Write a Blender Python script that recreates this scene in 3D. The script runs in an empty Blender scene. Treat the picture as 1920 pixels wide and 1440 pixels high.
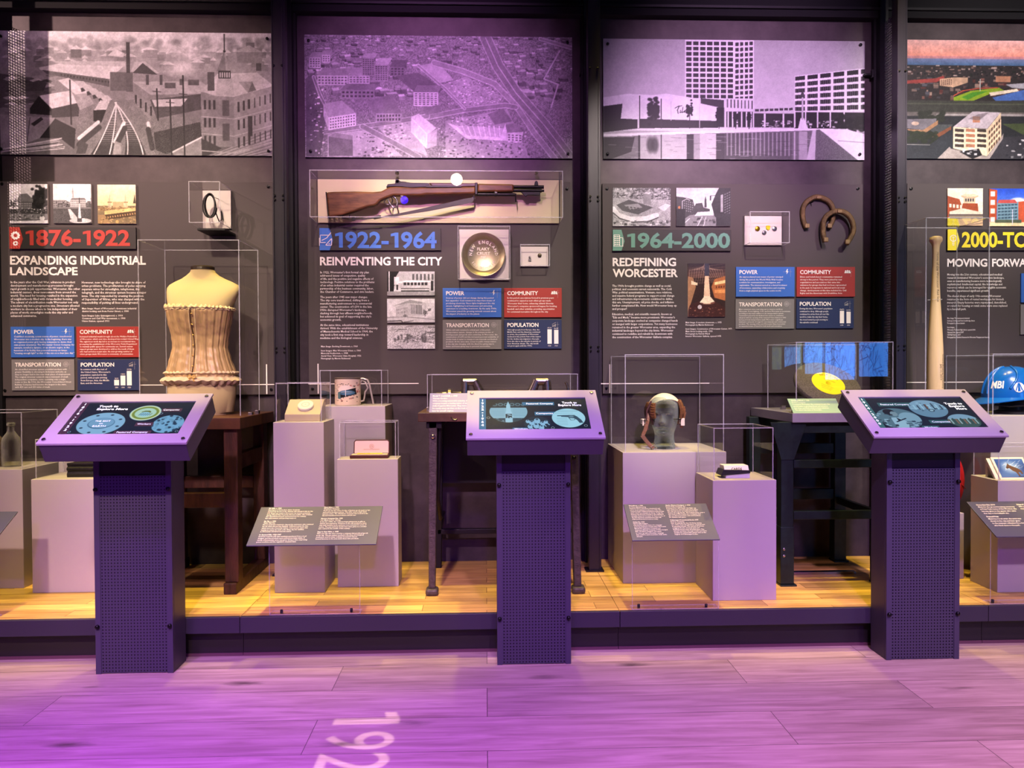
import bpy, bmesh, math, random
import numpy as np
from mathutils import Vector, Matrix
sc = bpy.context.scene
C = sc.collection
PI = math.pi
# ------------------------------------------------------------------ camera
CY, CP, CR, FPX, CAMZ = .0342, .0168, -.0043, 1442.0, 1.154
def cam_axes():
    cy, sy = math.cos(CY), math.sin(CY)
    f = Vector((sy, cy, 0)); r = Vector((cy, -sy, 0)); u = Vector((0, 0, 1))
    f2 = f * math.cos(CP) - u * math.sin(CP); u2 = u * math.cos(CP) + f * math.sin(CP)
    return r * math.cos(CR) + u2 * math.sin(CR), u2 * math.cos(CR) - r * math.sin(CR), f2
CRT, CUP, CFW = cam_axes()
CAM = Vector((0, 0, CAMZ))
cd = bpy.data.cameras.new('camera'); cd.sensor_fit = 'HORIZONTAL'; cd.sensor_width = 36
cd.lens = FPX / 1920 * 36; cd.clip_start = .05; cd.clip_end = 60
cam = bpy.data.objects.new('camera', cd); C.objects.link(cam)
cam.matrix_world = Matrix(((CRT.x, CUP.x, -CFW.x, 0), (CRT.y, CUP.y, -CFW.y, 0), (CRT.z, CUP.z, -CFW.z, CAMZ), (0, 0, 0, 1)))
sc.camera = cam
def ray(px, py): return CRT * ((px - 960) / FPX) + CUP * ((720 - py) / FPX) + CFW
def at(px, py, Y):                       # world point on the vertical plane at distance Y
    d = ray(px, py); return CAM + d * (Y / d.y)
def onz(px, py, z):                      # world point on the level plane at height z
    d = ray(px, py); return CAM + d * ((z - CAMZ) / d.z)
# ------------------------------------------------------------------ colour, world, exposure
def s2l(v): v = max(0., v); return v / 12.92 if v <= .04045 else ((v + .055) / 1.055) ** 2.4
def hx(h):
    h = h.lstrip('#'); return tuple(s2l(int(h[i:i + 2], 16) / 255) for i in (0, 2, 4))
vs = sc.view_settings
vs.view_transform = 'Standard'; vs.look = 'None'; vs.gamma = 1; vs.use_curve_mapping = False
vs.exposure = 0.25
cy_ = sc.cycles
cy_.max_bounces = 10; cy_.diffuse_bounces = 3; cy_.glossy_bounces = 4; cy_.transmission_bounces = 8
cy_.transparent_max_bounces = 32; cy_.use_denoising = True; cy_.caustics_reflective = False; cy_.caustics_refractive = False
cy_.sample_clamp_indirect = 4
w = bpy.data.worlds.new('world'); sc.world = w; w.use_nodes = True
w.node_tree.nodes['Background'].inputs[0].default_value = (.06, .05, .1, 1)
w.node_tree.nodes['Background'].inputs[1].default_value = .3
# ------------------------------------------------------------------ lights
def spot(pos, target, energy, col, deg, blend=.5, rad=.05, name='spot_light'):
    l = bpy.data.lights.new(name, 'SPOT'); l.energy = energy; l.color = col; l.spot_size = math.radians(deg); l.spot_blend = blend
    l.shadow_soft_size = rad
    o = bpy.data.objects.new(name, l); C.objects.link(o); o.location = pos
    o.rotation_euler = (Vector(target) - Vector(pos)).to_track_quat('-Z', 'Y').to_euler()
    return o
def area(pos, target, energy, col, sx, sy, name='area_light'):
    l = bpy.data.lights.new(name, 'AREA'); l.energy = energy; l.color = col; l.shape = 'RECTANGLE'; l.size = sx; l.size_y = sy
    o = bpy.data.objects.new(name, l); C.objects.link(o); o.location = pos
    o.rotation_euler = (Vector(target) - Vector(pos)).to_track_quat('-Z', 'Y').to_euler()
    return o
WARM = (1, .74, .45); AMBER = (1, .6, .14); VIO = (.42, .12, 1.0); MAG = (.85, .35, .85); PINK = (1, .62, .62); BLUE = (.12, .04, 1.0)
for X, col, e in ((-1.75, (1, .80, .60), 440), (-.45, (1, .76, .68), 320), (.95, (1, .86, .74), 480), (2.45, (1, .92, .86), 330)):       # warm keys along the exhibit track
    spot((X + .1, 1.05, 3.7), (X, 3.9, 1.55), e, col, 32, .7, .06, 'warm_key')
for X in (-1.9, -1.25, -.6, .05, .7, 1.35, 2.0, 2.65):            # amber down lights near the wall
    spot((X, 3.6, 3.75), (X, 3.5, .2), 200, (1, .76, .16), 27, .7, .04, 'amber_down')
    spot((X, 2.7, 3.75), (X, 3.36, .2), 190 if .5 < X < 2.2 else 300, (1, .78, .16), 15, .5, .03, 'amber_front')
for X, col, e in ((-1.7, (1, .60, .62), 110), (-.3, (.80, .30, .90), 320), (1.4, (.88, .50, .94), 380), (2.6, (1, .85, .85), 320)):   # poster washes
    spot((X, 1.3, 3.1), (X, 3.98, 2.46), e, col, 37, .9, .08, 'poster_wash')
for X, col, e in ((-2.2, (1.0, .66, .60), 520), (-.75, (1.0, .60, .88), 560), (.85, (.68, .36, .98), 560), (2.4, (.78, .52, .9), 520)):   # front wash on the plinths, low
    spot((X * .9, -.5, 3.4), (X, 3.3, .55), e, col, 30, .7, .08, 'front_wash')
for X in (-1.35, .19, 1.7):             # violet on the kiosk fronts
    spot((X, -.6, 2.2), (X, 3.0, .3), 210, (.30, .04, 1.0), 26, .8, .08, 'violet_kiosk')
for X, col, e in ((-1.7, (.44, .08, 1.0), 1250), (-.2, (.40, .07, 1.0), 850), (1.3, (.78, .30, 1.0), 640), (2.7, (1, .6, .8), 520)):   # floor washes
    spot((X, .9, 3.7), (X, 1.5, 0), e, col, 62, 1, .15, 'floor_wash')
for X, col, e in ((-1.4, (1, .5, .8), 70), (.2, (.95, .45, .9), 80), (1.5, (1, .55, .7), 90)):   # rosy spill along the platform foot
    spot((X, 1.6, 3.7), (X, 2.5, 0), e, col, 60, 1, .1, 'rose_spill')
spot((-4.4, 2.0, 3.7), (-1.9, 3.98, 2.1), 600, (1, .66, .62), 36, .6, .03, 'side_light')
spot((-1.1, 1.3, 3.7), (-1.42, 3.7, 1.32), 50, (1, .74, .16), 14, .6, .05, 'form_accent')
spot((-.35, .9, 3.7), (-.3, 3.85, 2.0), 270, (1, .93, .58), 14, .7, .05, 'rifle_accent')
spot((1.0, 1.2, 3.7), (.85, 3.7, .95), 200, (1, .86, .7), 12, .6, .05, 'head_accent')
spot((2.2, 1.6, 3.7), (2.4, 3.7, .95), 280, (1, .93, .8), 18, .6, .05, 'bat_accent')
# ------------------------------------------------------------------ materials
MT = {}
def N(nt, t, **k):
    n = nt.nodes.new(t)
    for a, b in k.items(): setattr(n, a, b)
    return n
def mat(name, col, rough=.5, metal=0, spec=.5, emit=None, es=0, noise=None, bump=None, coat=0, trans=0, ior=1.45):
    """noise=(scale, amount, stretch xyz): colour varies; bump=(scale, strength)"""
    if name in MT: return MT[name]
    m = bpy.data.materials.new(name); m.use_nodes = True; nt = m.node_tree; b = nt.nodes['Principled BSDF']
    if isinstance(col, str): col = hx(col)
    b.inputs['Base Color'].default_value = (*col, 1); b.inputs['Roughness'].default_value = rough; b.inputs['Metallic'].default_value = metal
    b.inputs['Specular IOR Level'].default_value = spec; b.inputs['Coat Weight'].default_value = coat
    b.inputs['Transmission Weight'].default_value = trans; b.inputs['IOR'].default_value = ior
    if emit:
        if isinstance(emit, str): emit = hx(emit)
        b.inputs['Emission Color'].default_value = (*emit, 1); b.inputs['Emission Strength'].default_value = es
    if noise or bump:
        tc = N(nt, 'ShaderNodeTexCoord'); mp = N(nt, 'ShaderNodeMapping'); nt.links.new(tc.outputs['Object'], mp.inputs[0])
    if noise:
        s, a = noise[0], noise[1]
        if len(noise) > 2: mp.inputs['Scale'].default_value = noise[2]
        nz = N(nt, 'ShaderNodeTexNoise'); nz.inputs['Scale'].default_value = s; nz.inputs['Detail'].default_value = 6; nz.inputs['Roughness'].default_value = .65
        nt.links.new(mp.outputs[0], nz.inputs['Vector'])
        r = N(nt, 'ShaderNodeValToRGB'); r.color_ramp.elements[0].position = .32; r.color_ramp.elements[1].position = .7
        r.color_ramp.elements[0].color = (*[c * (1 - a) for c in col], 1); r.color_ramp.elements[1].color = (*[min(1, c * (1 + a)) for c in col], 1)
        nt.links.new(nz.outputs['Fac'], r.inputs[0]); nt.links.new(r.outputs[0], b.inputs['Base Color'])
    if bump:
        n2 = N(nt, 'ShaderNodeTexNoise'); n2.inputs['Scale'].default_value = bump[0]; n2.inputs['Detail'].default_value = 4
        nt.links.new(mp.outputs[0], n2.inputs['Vector'])
        bp = N(nt, 'ShaderNodeBump'); bp.inputs['Strength'].default_value = bump[1]; bp.inputs['Distance'].default_value = .01
        nt.links.new(n2.outputs['Fac'], bp.inputs['Height']); nt.links.new(bp.outputs[0], b.inputs['Normal'])
    MT[name] = m
    return m
def attr_mat(name, rough=.45, spec=.4, emit=0):
    m = bpy.data.materials.new(name); m.use_nodes = True; nt = m.node_tree; b = nt.nodes['Principled BSDF']
    a = N(nt, 'ShaderNodeAttribute', attribute_name='ink'); b.inputs['Roughness'].default_value = rough; b.inputs['Specular IOR Level'].default_value = spec
    if emit:
        b.inputs['Base Color'].default_value = (.01, .01, .012, 1)
        nt.links.new(a.outputs['Color'], b.inputs['Emission Color']); b.inputs['Emission Strength'].default_value = emit
    else: nt.links.new(a.outputs['Color'], b.inputs['Base Color'])
    MT[name] = m; return m
def plank_mat(name, lw, lh, c1, c2, mortar, dark, knots, rough):
    m = bpy.data.materials.new(name); m.use_nodes = True; nt = m.node_tree; b = nt.nodes['Principled BSDF']; L = nt.links.new
    g = N(nt, 'ShaderNodeNewGeometry')
    br = N(nt, 'ShaderNodeTexBrick'); br.inputs['Scale'].default_value = 1; br.inputs['Brick Width'].default_value = lw; br.inputs['Row Height'].default_value = lh
    br.inputs['Mortar Size'].default_value = .0012; br.inputs['Mortar Smooth'].default_value = .2; br.inputs['Bias'].default_value = 0
    br.offset = .37; br.offset_frequency = 2; br.squash = 1
    br.inputs['Color1'].default_value = (0, 0, 0, 1); br.inputs['Color2'].default_value = (1, 1, 1, 1); br.inputs['Mortar'].default_value = (.5, .5, .5, 1)
    L(g.outputs['Position'], br.inputs['Vector'])
    mp = N(nt, 'ShaderNodeMapping'); mp.inputs['Scale'].default_value = (1.2, 16, 1); L(g.outputs['Position'], mp.inputs[0])
    ad = N(nt, 'ShaderNodeVectorMath', operation='MULTIPLY_ADD'); ad.inputs[1].default_value = (3.7, 9.1, 0); L(br.outputs['Color'], ad.inputs[0]); L(mp.outputs[0], ad.inputs[2])
    nz = N(nt, 'ShaderNodeTexNoise'); nz.inputs['Scale'].default_value = 2.2; nz.inputs['Detail'].default_value = 9; nz.inputs['Roughness'].default_value = .62; nz.inputs['Distortion'].default_value = .6
    L(ad.outputs[0], nz.inputs['Vector'])
    rp = N(nt, 'ShaderNodeValToRGB'); e = rp.color_ramp.elements
    e[0].position = .3; e[0].color = (*hx(c1), 1); e[1].position = .68; e[1].color = (*hx(c2), 1); L(nz.outputs['Fac'], rp.inputs[0])
    # per plank tint
    hs = N(nt, 'ShaderNodeHueSaturation'); mr = N(nt, 'ShaderNodeMapRange'); mr.inputs[3].default_value = 1 - dark; mr.inputs[4].default_value = 1 + dark
    L(br.outputs['Color'], mr.inputs[0]); L(mr.outputs[0], hs.inputs['Value']); L(rp.outputs[0], hs.inputs['Color'])
    # knots
    mk = N(nt, 'ShaderNodeMapping'); mk.inputs['Scale'].default_value = (1.5, 5.2, 1); L(g.outputs['Position'], mk.inputs[0])
    vo = N(nt, 'ShaderNodeTexVoronoi'); vo.inputs['Scale'].default_value = 1.0; L(mk.outputs[0], vo.inputs['Vector'])
    nk = N(nt, 'ShaderNodeTexNoise'); nk.inputs['Scale'].default_value = 9; nk.inputs['Detail'].default_value = 4; L(mk.outputs[0], nk.inputs['Vector'])
    sm = N(nt, 'ShaderNodeMath', operation='MULTIPLY_ADD'); sm.inputs[1].default_value = .16; L(nk.outputs['Fac'], sm.inputs[0]); L(vo.outputs['Distance'], sm.inputs[2])
    kr = N(nt, 'ShaderNodeValToRGB'); k = kr.color_ramp.elements; k[0].position = .10; k[0].color = (1, 1, 1, 1); k[1].position = .21; k[1].color = (0, 0, 0, 1); L(sm.outputs[0], kr.inputs[0])
    km = N(nt, 'ShaderNodeMath', operation='MULTIPLY'); km.inputs[1].default_value = knots; L(kr.outputs[0], km.inputs[0])
    mx = N(nt, 'ShaderNodeMix', data_type='RGBA'); L(km.outputs[0], mx.inputs[0]); L(hs.outputs[0], mx.inputs[6]); mx.inputs[7].default_value = (*hx(mortar), 1)
    m2 = N(nt, 'ShaderNodeMix', data_type='RGBA'); L(br.outputs['Fac'], m2.inputs[0]); L(mx.outputs[2], m2.inputs[6]); m2.inputs[7].default_value = (*hx(mortar), 1)
    L(m2.outputs[2], b.inputs['Base Color']); b.inputs['Roughness'].default_value = rough; b.inputs['Specular IOR Level'].default_value = .35
    MT[name] = m; return m
def acrylic_mat(name, tint=(.985, .985, .985), k=.05, edge=None):
    m = bpy.data.materials.new(name); m.use_nodes = True; nt = m.node_tree; nt.nodes.clear(); L = nt.links.new
    out = N(nt, 'ShaderNodeOutputMaterial'); tr = N(nt, 'ShaderNodeBsdfTransparent'); tr.inputs[0].default_value = (*tint, 1)
    mx = N(nt, 'ShaderNodeMixShader')
    if edge:
        d = N(nt, 'ShaderNodeBsdfPrincipled'); d.inputs['Base Color'].default_value = (*edge[1], 1); d.inputs['Roughness'].default_value = .25
        mx.inputs[0].default_value = edge[0]; L(tr.outputs[0], mx.inputs[1]); L(d.outputs[0], mx.inputs[2])
    else:
        gl = N(nt, 'ShaderNodeBsdfGlossy'); gl.inputs['Roughness'].default_value = 0.0
        lw = N(nt, 'ShaderNodeLayerWeight'); lw.inputs[0].default_value = .5
        pw = N(nt, 'ShaderNodeMath', operation='POWER'); pw.inputs[1].default_value = 5; L(lw.outputs['Facing'], pw.inputs[0])
        ma = N(nt, 'ShaderNodeMath', operation='MULTIPLY_ADD'); ma.inputs[1].default_value = .7; ma.inputs[2].default_value = k; L(pw.outputs[0], ma.inputs[0])
        L(ma.outputs[0], mx.inputs[0]); L(tr.outputs[0], mx.inputs[1]); L(gl.outputs[0], mx.inputs[2])
    L(mx.outputs[0], out.inputs[0]); MT[name] = m; return m
plank_mat('oak floor', 1.52, .232, '#857266', '#b09e90', '#40342e', .16, .85, .42)
plank_mat('deck boards', .72, .083, '#a8803f', '#dfb966', '#59401f', .34, .6, .45)
mat('wall steel', '#41393a', .5, .3, .4, noise=(7, .32, (1, 1, 1)))
mat('panel grey', '#4b4443', .6, 0, .25)
mat('post steel', '#353238', .38, .6, .5, noise=(30, .15, (1, 1, .1)))
mat('black steel', '#0d0c0f', .5, .2)
mat('ceiling black', '#08080a', .9)
mat('room wall', '#1d1b22', .8)
mat('black screw', '#0b0b0c', .35, .5)
mat('steel screw', '#b9b5b8', .25, 1)
mat('plinth paint', '#afa8a7', .6, 0, .25, noise=(4, .02))
mat('kiosk paint', '#3e3a49', .48, .1, .4)
mat('kiosk black', '#0a090c', .6)
mat('kiosk plate', '#a7a1af', .42, 0, .4)
mat('fascia paint', '#312d38', .5, .1)
mat('kick paint', '#1a1516', .55)
mat('sign black', '#2b2624', .55)
mat('white ink', '#f3ebe2', .6)
mat('grey ink', '#a09a97', .6)
mat('rail grey', '#4a4a60', .4)
mat('cream board', '#d3c99c', .7)
mat('white board', '#d9d0c6', .6)
attr_mat('photo ink', .5, .25); attr_mat('screen glow', .15, .5, 1.0); attr_mat('satin ink', .5, .3)
acrylic_mat('acrylic'); acrylic_mat('faint edge', (.96, .96, .97), edge=(.16, (.8, .8, .85))); acrylic_mat('acrylic edge', (.95, .95, .97), edge=(.28, (.8, .8, .85)))
# ------------------------------------------------------------------ object helpers
ORG = {}
def link(o, parent=None):
    C.objects.link(o)
    if parent: o.parent = parent
    return o
def thing(name, label, cat, loc, group=None, kind=None):
    o = bpy.data.objects.new(name, None); link(o); o.location = loc; o.empty_display_size = .05
    ORG[o.name] = Vector(loc); tag(o, label, cat, group, kind); return o
def tag(o, label=None, cat=None, group=None, kind=None):
    if label: o['label'] = label
    if cat: o['category'] = cat
    if group: o['group'] = group
    if kind: o['kind'] = kind
    return o
class MB:
    def __init__(s): s.v = []; s.f = []; s.m = []
    def add(s, verts, faces, mi=0):
        n = len(s.v); s.v += [tuple(p) for p in verts]
        for f in faces: s.f.append([i + n for i in f]); s.m.append(mi)
        return s
    def box(s, x0, x1, y0, y1, z0, z1, mi=0):
        return s.add([(x0, y0, z0), (x1, y0, z0), (x1, y1, z0), (x0, y1, z0), (x0, y0, z1), (x1, y0, z1), (x1, y1, z1), (x0, y1, z1)],
                     [(0, 3, 2, 1), (4, 5, 6, 7), (0, 1, 5, 4), (1, 2, 6, 5), (2, 3, 7, 6), (3, 0, 4, 7)], mi)
    def hexa(s, p, mi=0):              # 8 corners, bottom four then top four
        return s.add(p, [(0, 3, 2, 1), (4, 5, 6, 7), (0, 1, 5, 4), (1, 2, 6, 5), (2, 3, 7, 6), (3, 0, 4, 7)], mi)
    def quad(s, a, b, c, d, mi=0): return s.add([a, b, c, d], [(0, 1, 2, 3)], mi)
    def prism(s, poly, fn, n0, n1, mi=0):   # poly 2d, fn(u,v,n)->3d
        k = len(poly); V = [fn(u, v, n0) for u, v in poly] + [fn(u, v, n1) for u, v in poly]
        F = [tuple(range(k)), tuple(range(2 * k - 1, k - 1, -1))] + [(i, i + k, (i + 1) % k + k, (i + 1) % k) for i in range(k)]
        return s.add(V, F, mi)
    def tube(s, pts, r, n=10, mi=0, closed=False, cap=True, sx=1.0):
        pts = [Vector(p) for p in pts]; k = len(pts); V = []; F = []
        up = None
        for i, p in enumerate(pts):
            a = pts[(i - 1) % k] if closed or i > 0 else p; b = pts[(i + 1) % k] if closed or i < k - 1 else p
            t = (b - a).normalized()
            if up is None: up = t.orthogonal().normalized()
            up = (up - t * up.dot(t)).normalized(); sd = t.cross(up)
            rr = r[i] if isinstance(r, (list, tuple)) else r
            for j in range(n):
                th = 2 * PI * j / n; V.append(p + up * (math.cos(th) * rr) + sd * (math.sin(th) * rr * sx))
        for i in range(k if closed else k - 1):
            for j in range(n):
                a = i * n + j; b = i * n + (j + 1) % n; c = ((i + 1) % k) * n
                F.append((a, b, c + (j + 1) % n, c + j))
        if cap and not closed: F += [tuple(range(n - 1, -1, -1)), tuple(range((k - 1) * n, k * n))]
        return s.add(V, F, mi)
    def lathe(s, prof, org, n=32, axis='z', mi=0, cap=True):   # prof [(r,h)]
        V = []; F = []; o = Vector(org)
        for r, h in prof:
            for j in range(n):
                t = 2 * PI * j / n; a, b = r * math.cos(t), r * math.sin(t)
                V.append(o + (Vector((a, b, h)) if axis == 'z' else Vector((a, -h, b)) if axis == 'y' else Vector((h, a, b))))
        for i in range(len(prof) - 1):
            for j in range(n): F.append((i * n + j, i * n + (j + 1) % n, (i + 1) * n + (j + 1) % n, (i + 1) * n + j))
        if cap: F += [tuple(range(n - 1, -1, -1)), tuple(range((len(prof) - 1) * n, len(prof) * n))]
        return s.add(V, F, mi)
    def loft(s, rings, mi=0, cap=True):
        n = len(rings[0]); V = [p for r in rings for p in r]; F = []
        for i in range(len(rings) - 1):
            for j in range(n): F.append((i * n + j, i * n + (j + 1) % n, (i + 1) * n + (j + 1) % n, (i + 1) * n + j))
        if cap: F += [tuple(range(n - 1, -1, -1)), tuple(range((len(rings) - 1) * n, len(rings) * n))]
        return s.add(V, F, mi)
    def build(s, name, mats, parent=None, smooth=False, bev=0, sub=0, fix=True):
        if not isinstance(mats, (list, tuple)): mats = [mats]
        if parent is not None: o = ORG[parent.name]
        else:
            a = np.array(s.v); o = Vector(((a[:, 0].min() + a[:, 0].max()) / 2, (a[:, 1].min() + a[:, 1].max()) / 2, a[:, 2].min()))
        me = bpy.data.meshes.new(name); me.from_pydata([(p[0] - o[0], p[1] - o[1], p[2] - o[2]) for p in s.v], [], s.f)
        for m in mats: me.materials.append(MT[m] if isinstance(m, str) else m)
        me.polygons.foreach_set('material_index', s.m)
        if smooth: me.polygons.foreach_set('use_smooth', [True] * len(s.f))
        if fix and len(s.f) < 20000:
            bm = bmesh.new(); bm.from_mesh(me); bmesh.ops.recalc_face_normals(bm, faces=bm.faces); bm.to_mesh(me); bm.free()
        me.update(); ob = bpy.data.objects.new(name, me); link(ob, parent); ORG[ob.name] = o
        if parent is None: ob.location = o
        if bev:
            b = ob.modifiers.new('bevel', 'BEVEL'); b.width = bev; b.segments = 2; b.limit_method = 'ANGLE'; b.angle_limit = math.radians(40)
        if sub:
            b = ob.modifiers.new('smooth', 'SUBSURF'); b.levels = sub; b.render_levels = sub
        if smooth and not sub:
            try:
                me.set_sharp_from_angle(angle=math.radians(50))
            except Exception: pass
        return ob
class Fr:                                # a flat frame: u along, v up, n outwards
    def __init__(s, o, u, v):
        s.o = Vector(o); s.u = Vector(u).normalized(); s.v = Vector(v).normalized(); s.n = s.u.cross(s.v)
    def __call__(s, u, v, n=0): return s.o + s.u * u + s.v * v + s.n * n
def wallfr(Y): return Fr((0, Y, 0), (1, 0, 0), (0, 0, 1))
# ------------------------------------------------------------------ lettering
_tc = {}
def glyphs(s, bold=0.0, res=2):
    k = (s, bold, res)
    if k in _tc: return _tc[k]
    cu = bpy.data.curves.new('letters', 'FONT'); cu.body = s; cu.resolution_u = res; cu.offset = bold
    ob = bpy.data.objects.new('letters', cu); me = bpy.data.meshes.new_from_object(ob)
    n = len(me.vertices); a = np.zeros(n * 3); me.vertices.foreach_get('co', a); a = a.reshape(-1, 3)[:, :2]
    F = [tuple(p.vertices) for p in me.polygons]
    bpy.data.objects.remove(ob); bpy.data.curves.remove(cu); bpy.data.meshes.remove(me)
    _tc[k] = (a, F); return _tc[k]
CAPH = .682
ONE = [(.14, .52), (.14, .64), (.33, .70), (.46, .70), (.46, 0), (.30, 0), (.30, .55)]
def put_dated(mb, fr, s, u, v, cap, width, bold=.03, n=.0012, mi=0):
    """big dated lettering, figure one drawn with a flag"""
    mh = glyphs('H', bold, 3)[0][:, 0].max(); adv = lambda p: (glyphs(p + 'H', bold, 3)[0][:, 0].max() - mh) if p else 0.0
    tot = adv(s) - .06; x_0 = .10 if s[0] == '1' else .03; kx = width / (tot - x_0); k = cap / CAPH
    for i, ch in enumerate(s):
        x = adv(s[:i]); a, F = (np.array(ONE), [tuple(range(7))]) if ch == '1' else glyphs(ch, bold, 3)
        if ch == '1': w1 = adv('1'); a = a * np.array([1, .682 / .7]) + np.array([(w1 - .62) / 2, 0])
        mb.add([fr(u + (x + p[0] - x_0) * kx, v + p[1] * k, n) for p in a], F, mi)
def put_text(mb, fr, s, u, v, cap, width=None, sx=1.0, bold=0.0, res=2, mi=0, n=.0006, slant=0, align='l', rot=0):
    """baseline start (u, v); cap height; width (if given) stretches to fit"""
    a, F = glyphs(s, bold, res)
    if not len(a): return 0
    k = cap / CAPH; x0 = a[:, 0].min(); wd = a[:, 0].max() - x0
    kx = width / wd if width else k * sx
    if align == 'c': u -= wd * kx / 2 * math.cos(rot); v -= wd * kx / 2 * math.sin(rot)
    cr, sr = math.cos(rot), math.sin(rot)
    V = []
    for x, y in a:
        X = (x - x0) * kx + slant * y * k; Y = y * k
        V.append(fr(u + X * cr - Y * sr, v + X * sr + Y * cr, n))
    mb.add(V, F, mi); return wd * kx
def fit_sx(lines, cap, width):           # horizontal squeeze so that the longest line is width wide
    k = cap / CAPH; mw = max((glyphs(l)[0][:, 0].max() - glyphs(l)[0][:, 0].min()) for l in lines if l.strip())
    return width / (mw * k)
# ------------------------------------------------------------------ painted prints (drawn in code, held as vertex inks)
class Cv:
    def __init__(s, W, H, k=1.0, sc_=1.0, ox=0, oy=0, col=.5):
        s.w, s.h = int(W * k), int(H * k); s.k = k; s.t = (sc_, ox, oy); s.a = np.zeros((s.h, s.w, 3)); s.a[:] = col
        s.yy, s.xx = np.mgrid[0:s.h, 0:s.w] + .5; s.rs = np.random.RandomState(7)
    def T(s, p): return ((p[0] * s.t[0] + s.t[1]) * s.k, (p[1] * s.t[0] + s.t[2]) * s.k)
    def mix(s, mask, col, al=1):
        c = np.array(col if hasattr(col, '__len__') else (col,) * 3, float); m = (mask * al)[..., None]; s.a = s.a * (1 - m) + c * m
    def poly(s, pts, col, al=1):
        P = [s.T(p) for p in pts]; acc = np.zeros((s.h, s.w))
        for dx, dy in ((.25, .25), (-.25, .25), (.25, -.25), (-.25, -.25)):
            x, y = s.xx + dx, s.yy + dy; ins = np.zeros((s.h, s.w), bool); j = len(P) - 1
            for i in range(len(P)):
                (xi, yi), (xj, yj) = P[i], P[j]
                if yi != yj: ins ^= ((yi > y) != (yj > y)) & (x < (xj - xi) * (y - yi) / (yj - yi) + xi)
                j = i
            acc += ins * .25
        s.mix(acc, col, al)
    def rect(s, x0, y0, x1, y1, col, al=1): s.poly([(x0, y0), (x1, y0), (x1, y1), (x0, y1)], col, al)
    def line(s, p, q, w_, col, al=1):
        a, b = s.T(p), s.T(q); d = np.array(b) - np.array(a); L = max(1e-6, np.hypot(*d))
        t = np.clip(((s.xx - a[0]) * d[0] + (s.yy - a[1]) * d[1]) / L / L, 0, 1)
        D = np.hypot(s.xx - a[0] - t * d[0], s.yy - a[1] - t * d[1]); ww = w_ * s.t[0] * s.k / 2
        s.mix(np.clip(ww - D + .5, 0, 1) * min(1, ww * 2 + .3), col, al)
    def path(s, pts, w_, col, al=1):
        for a, b in zip(pts, pts[1:]): s.line(a, b, w_, col, al)
    def ell(s, cx, cy, rx, ry, col, al=1, soft=0.08):
        c = s.T((cx, cy)); rx *= s.t[0] * s.k; ry *= s.t[0] * s.k
        d = np.hypot((s.xx - c[0]) / rx, (s.yy - c[1]) / ry); s.mix(np.clip((1 - d) / soft, 0, 1), col, al)
    def grad(s, y0, y1, c0, c1):
        a = s.T((0, y0))[1]; b = s.T((0, y1))[1]; t = np.clip((s.yy - a) / (b - a), 0, 1)[..., None]; m = ((s.yy >= a) & (s.yy <= b))[..., None]
        c0 = np.array(c0 if hasattr(c0, '__len__') else (c0,) * 3); c1 = np.array(c1 if hasattr(c1, '__len__') else (c1,) * 3)
        s.a = np.where(m, c0 * (1 - t) + c1 * t, s.a)
    def noise(s, amp, cell=1, reg=None):
        h, w_ = s.h // cell + 2, s.w // cell + 2; n = s.rs.rand(h, w_)
        n = np.kron(n, np.ones((cell, cell)))[:s.h, :s.w] - .5
        m = np.ones((s.h, s.w))
        if reg:
            (x0, y0), (x1, y1) = s.T(reg[:2]), s.T(reg[2:]); m = ((s.xx > x0) & (s.xx < x1) & (s.yy > y0) & (s.yy < y1)) * 1.
        s.a = np.clip(s.a + (n * amp * m)[..., None], 0, 1)
    def tex(s, amp):                       # soft uneven tone of a printed photograph
        for c_, k_ in ((2, .7), (4, .8), (9, .8), (24, .8)):
            h, w_ = s.h // c_ + 3, s.w // c_ + 3; n = s.rs.rand(h, w_) - .5; y = np.arange(s.h) / c_; x = np.arange(s.w) / c_; yi, xi = y.astype(int), x.astype(int); fy, fx = (y - yi)[:, None], (x - xi)[None]
            v = n[yi][:, xi] * (1 - fy) * (1 - fx) + n[yi + 1][:, xi] * fy * (1 - fx) + n[yi][:, xi + 1] * (1 - fy) * fx + n[yi + 1][:, xi + 1] * fy * fx
            s.a = np.clip(s.a * (1 + (v * amp * k_)[..., None] * 1.6), 0, 1)
    def specks(s, reg, n, smin, smax, cols):
        for _ in range(n):
            x = s.rs.uniform(reg[0], reg[2]); y = s.rs.uniform(reg[1], reg[3]); a = s.rs.uniform(smin, smax); b = s.rs.uniform(smin, smax) * .6
            s.rect(x, y, x + a, y + b, cols[s.rs.randint(len(cols))], s.rs.uniform(.5, 1))
    def tri_grid(s, p00, p10, p01, nx, ny, col, fx=.6, fy=.6, al=1):   # windows on a parallelogram
        a, b, c = map(np.array, (p00, p10, p01)); U = (b - a) / nx; V = (c - a) / ny
        for i in range(nx):
            for j in range(ny):
                o = a + U * (i + (1 - fx) / 2) + V * (j + (1 - fy) / 2); s.poly([o, o + U * fx, o + U * fx + V * fy, o + V * fy], col, al)
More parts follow.
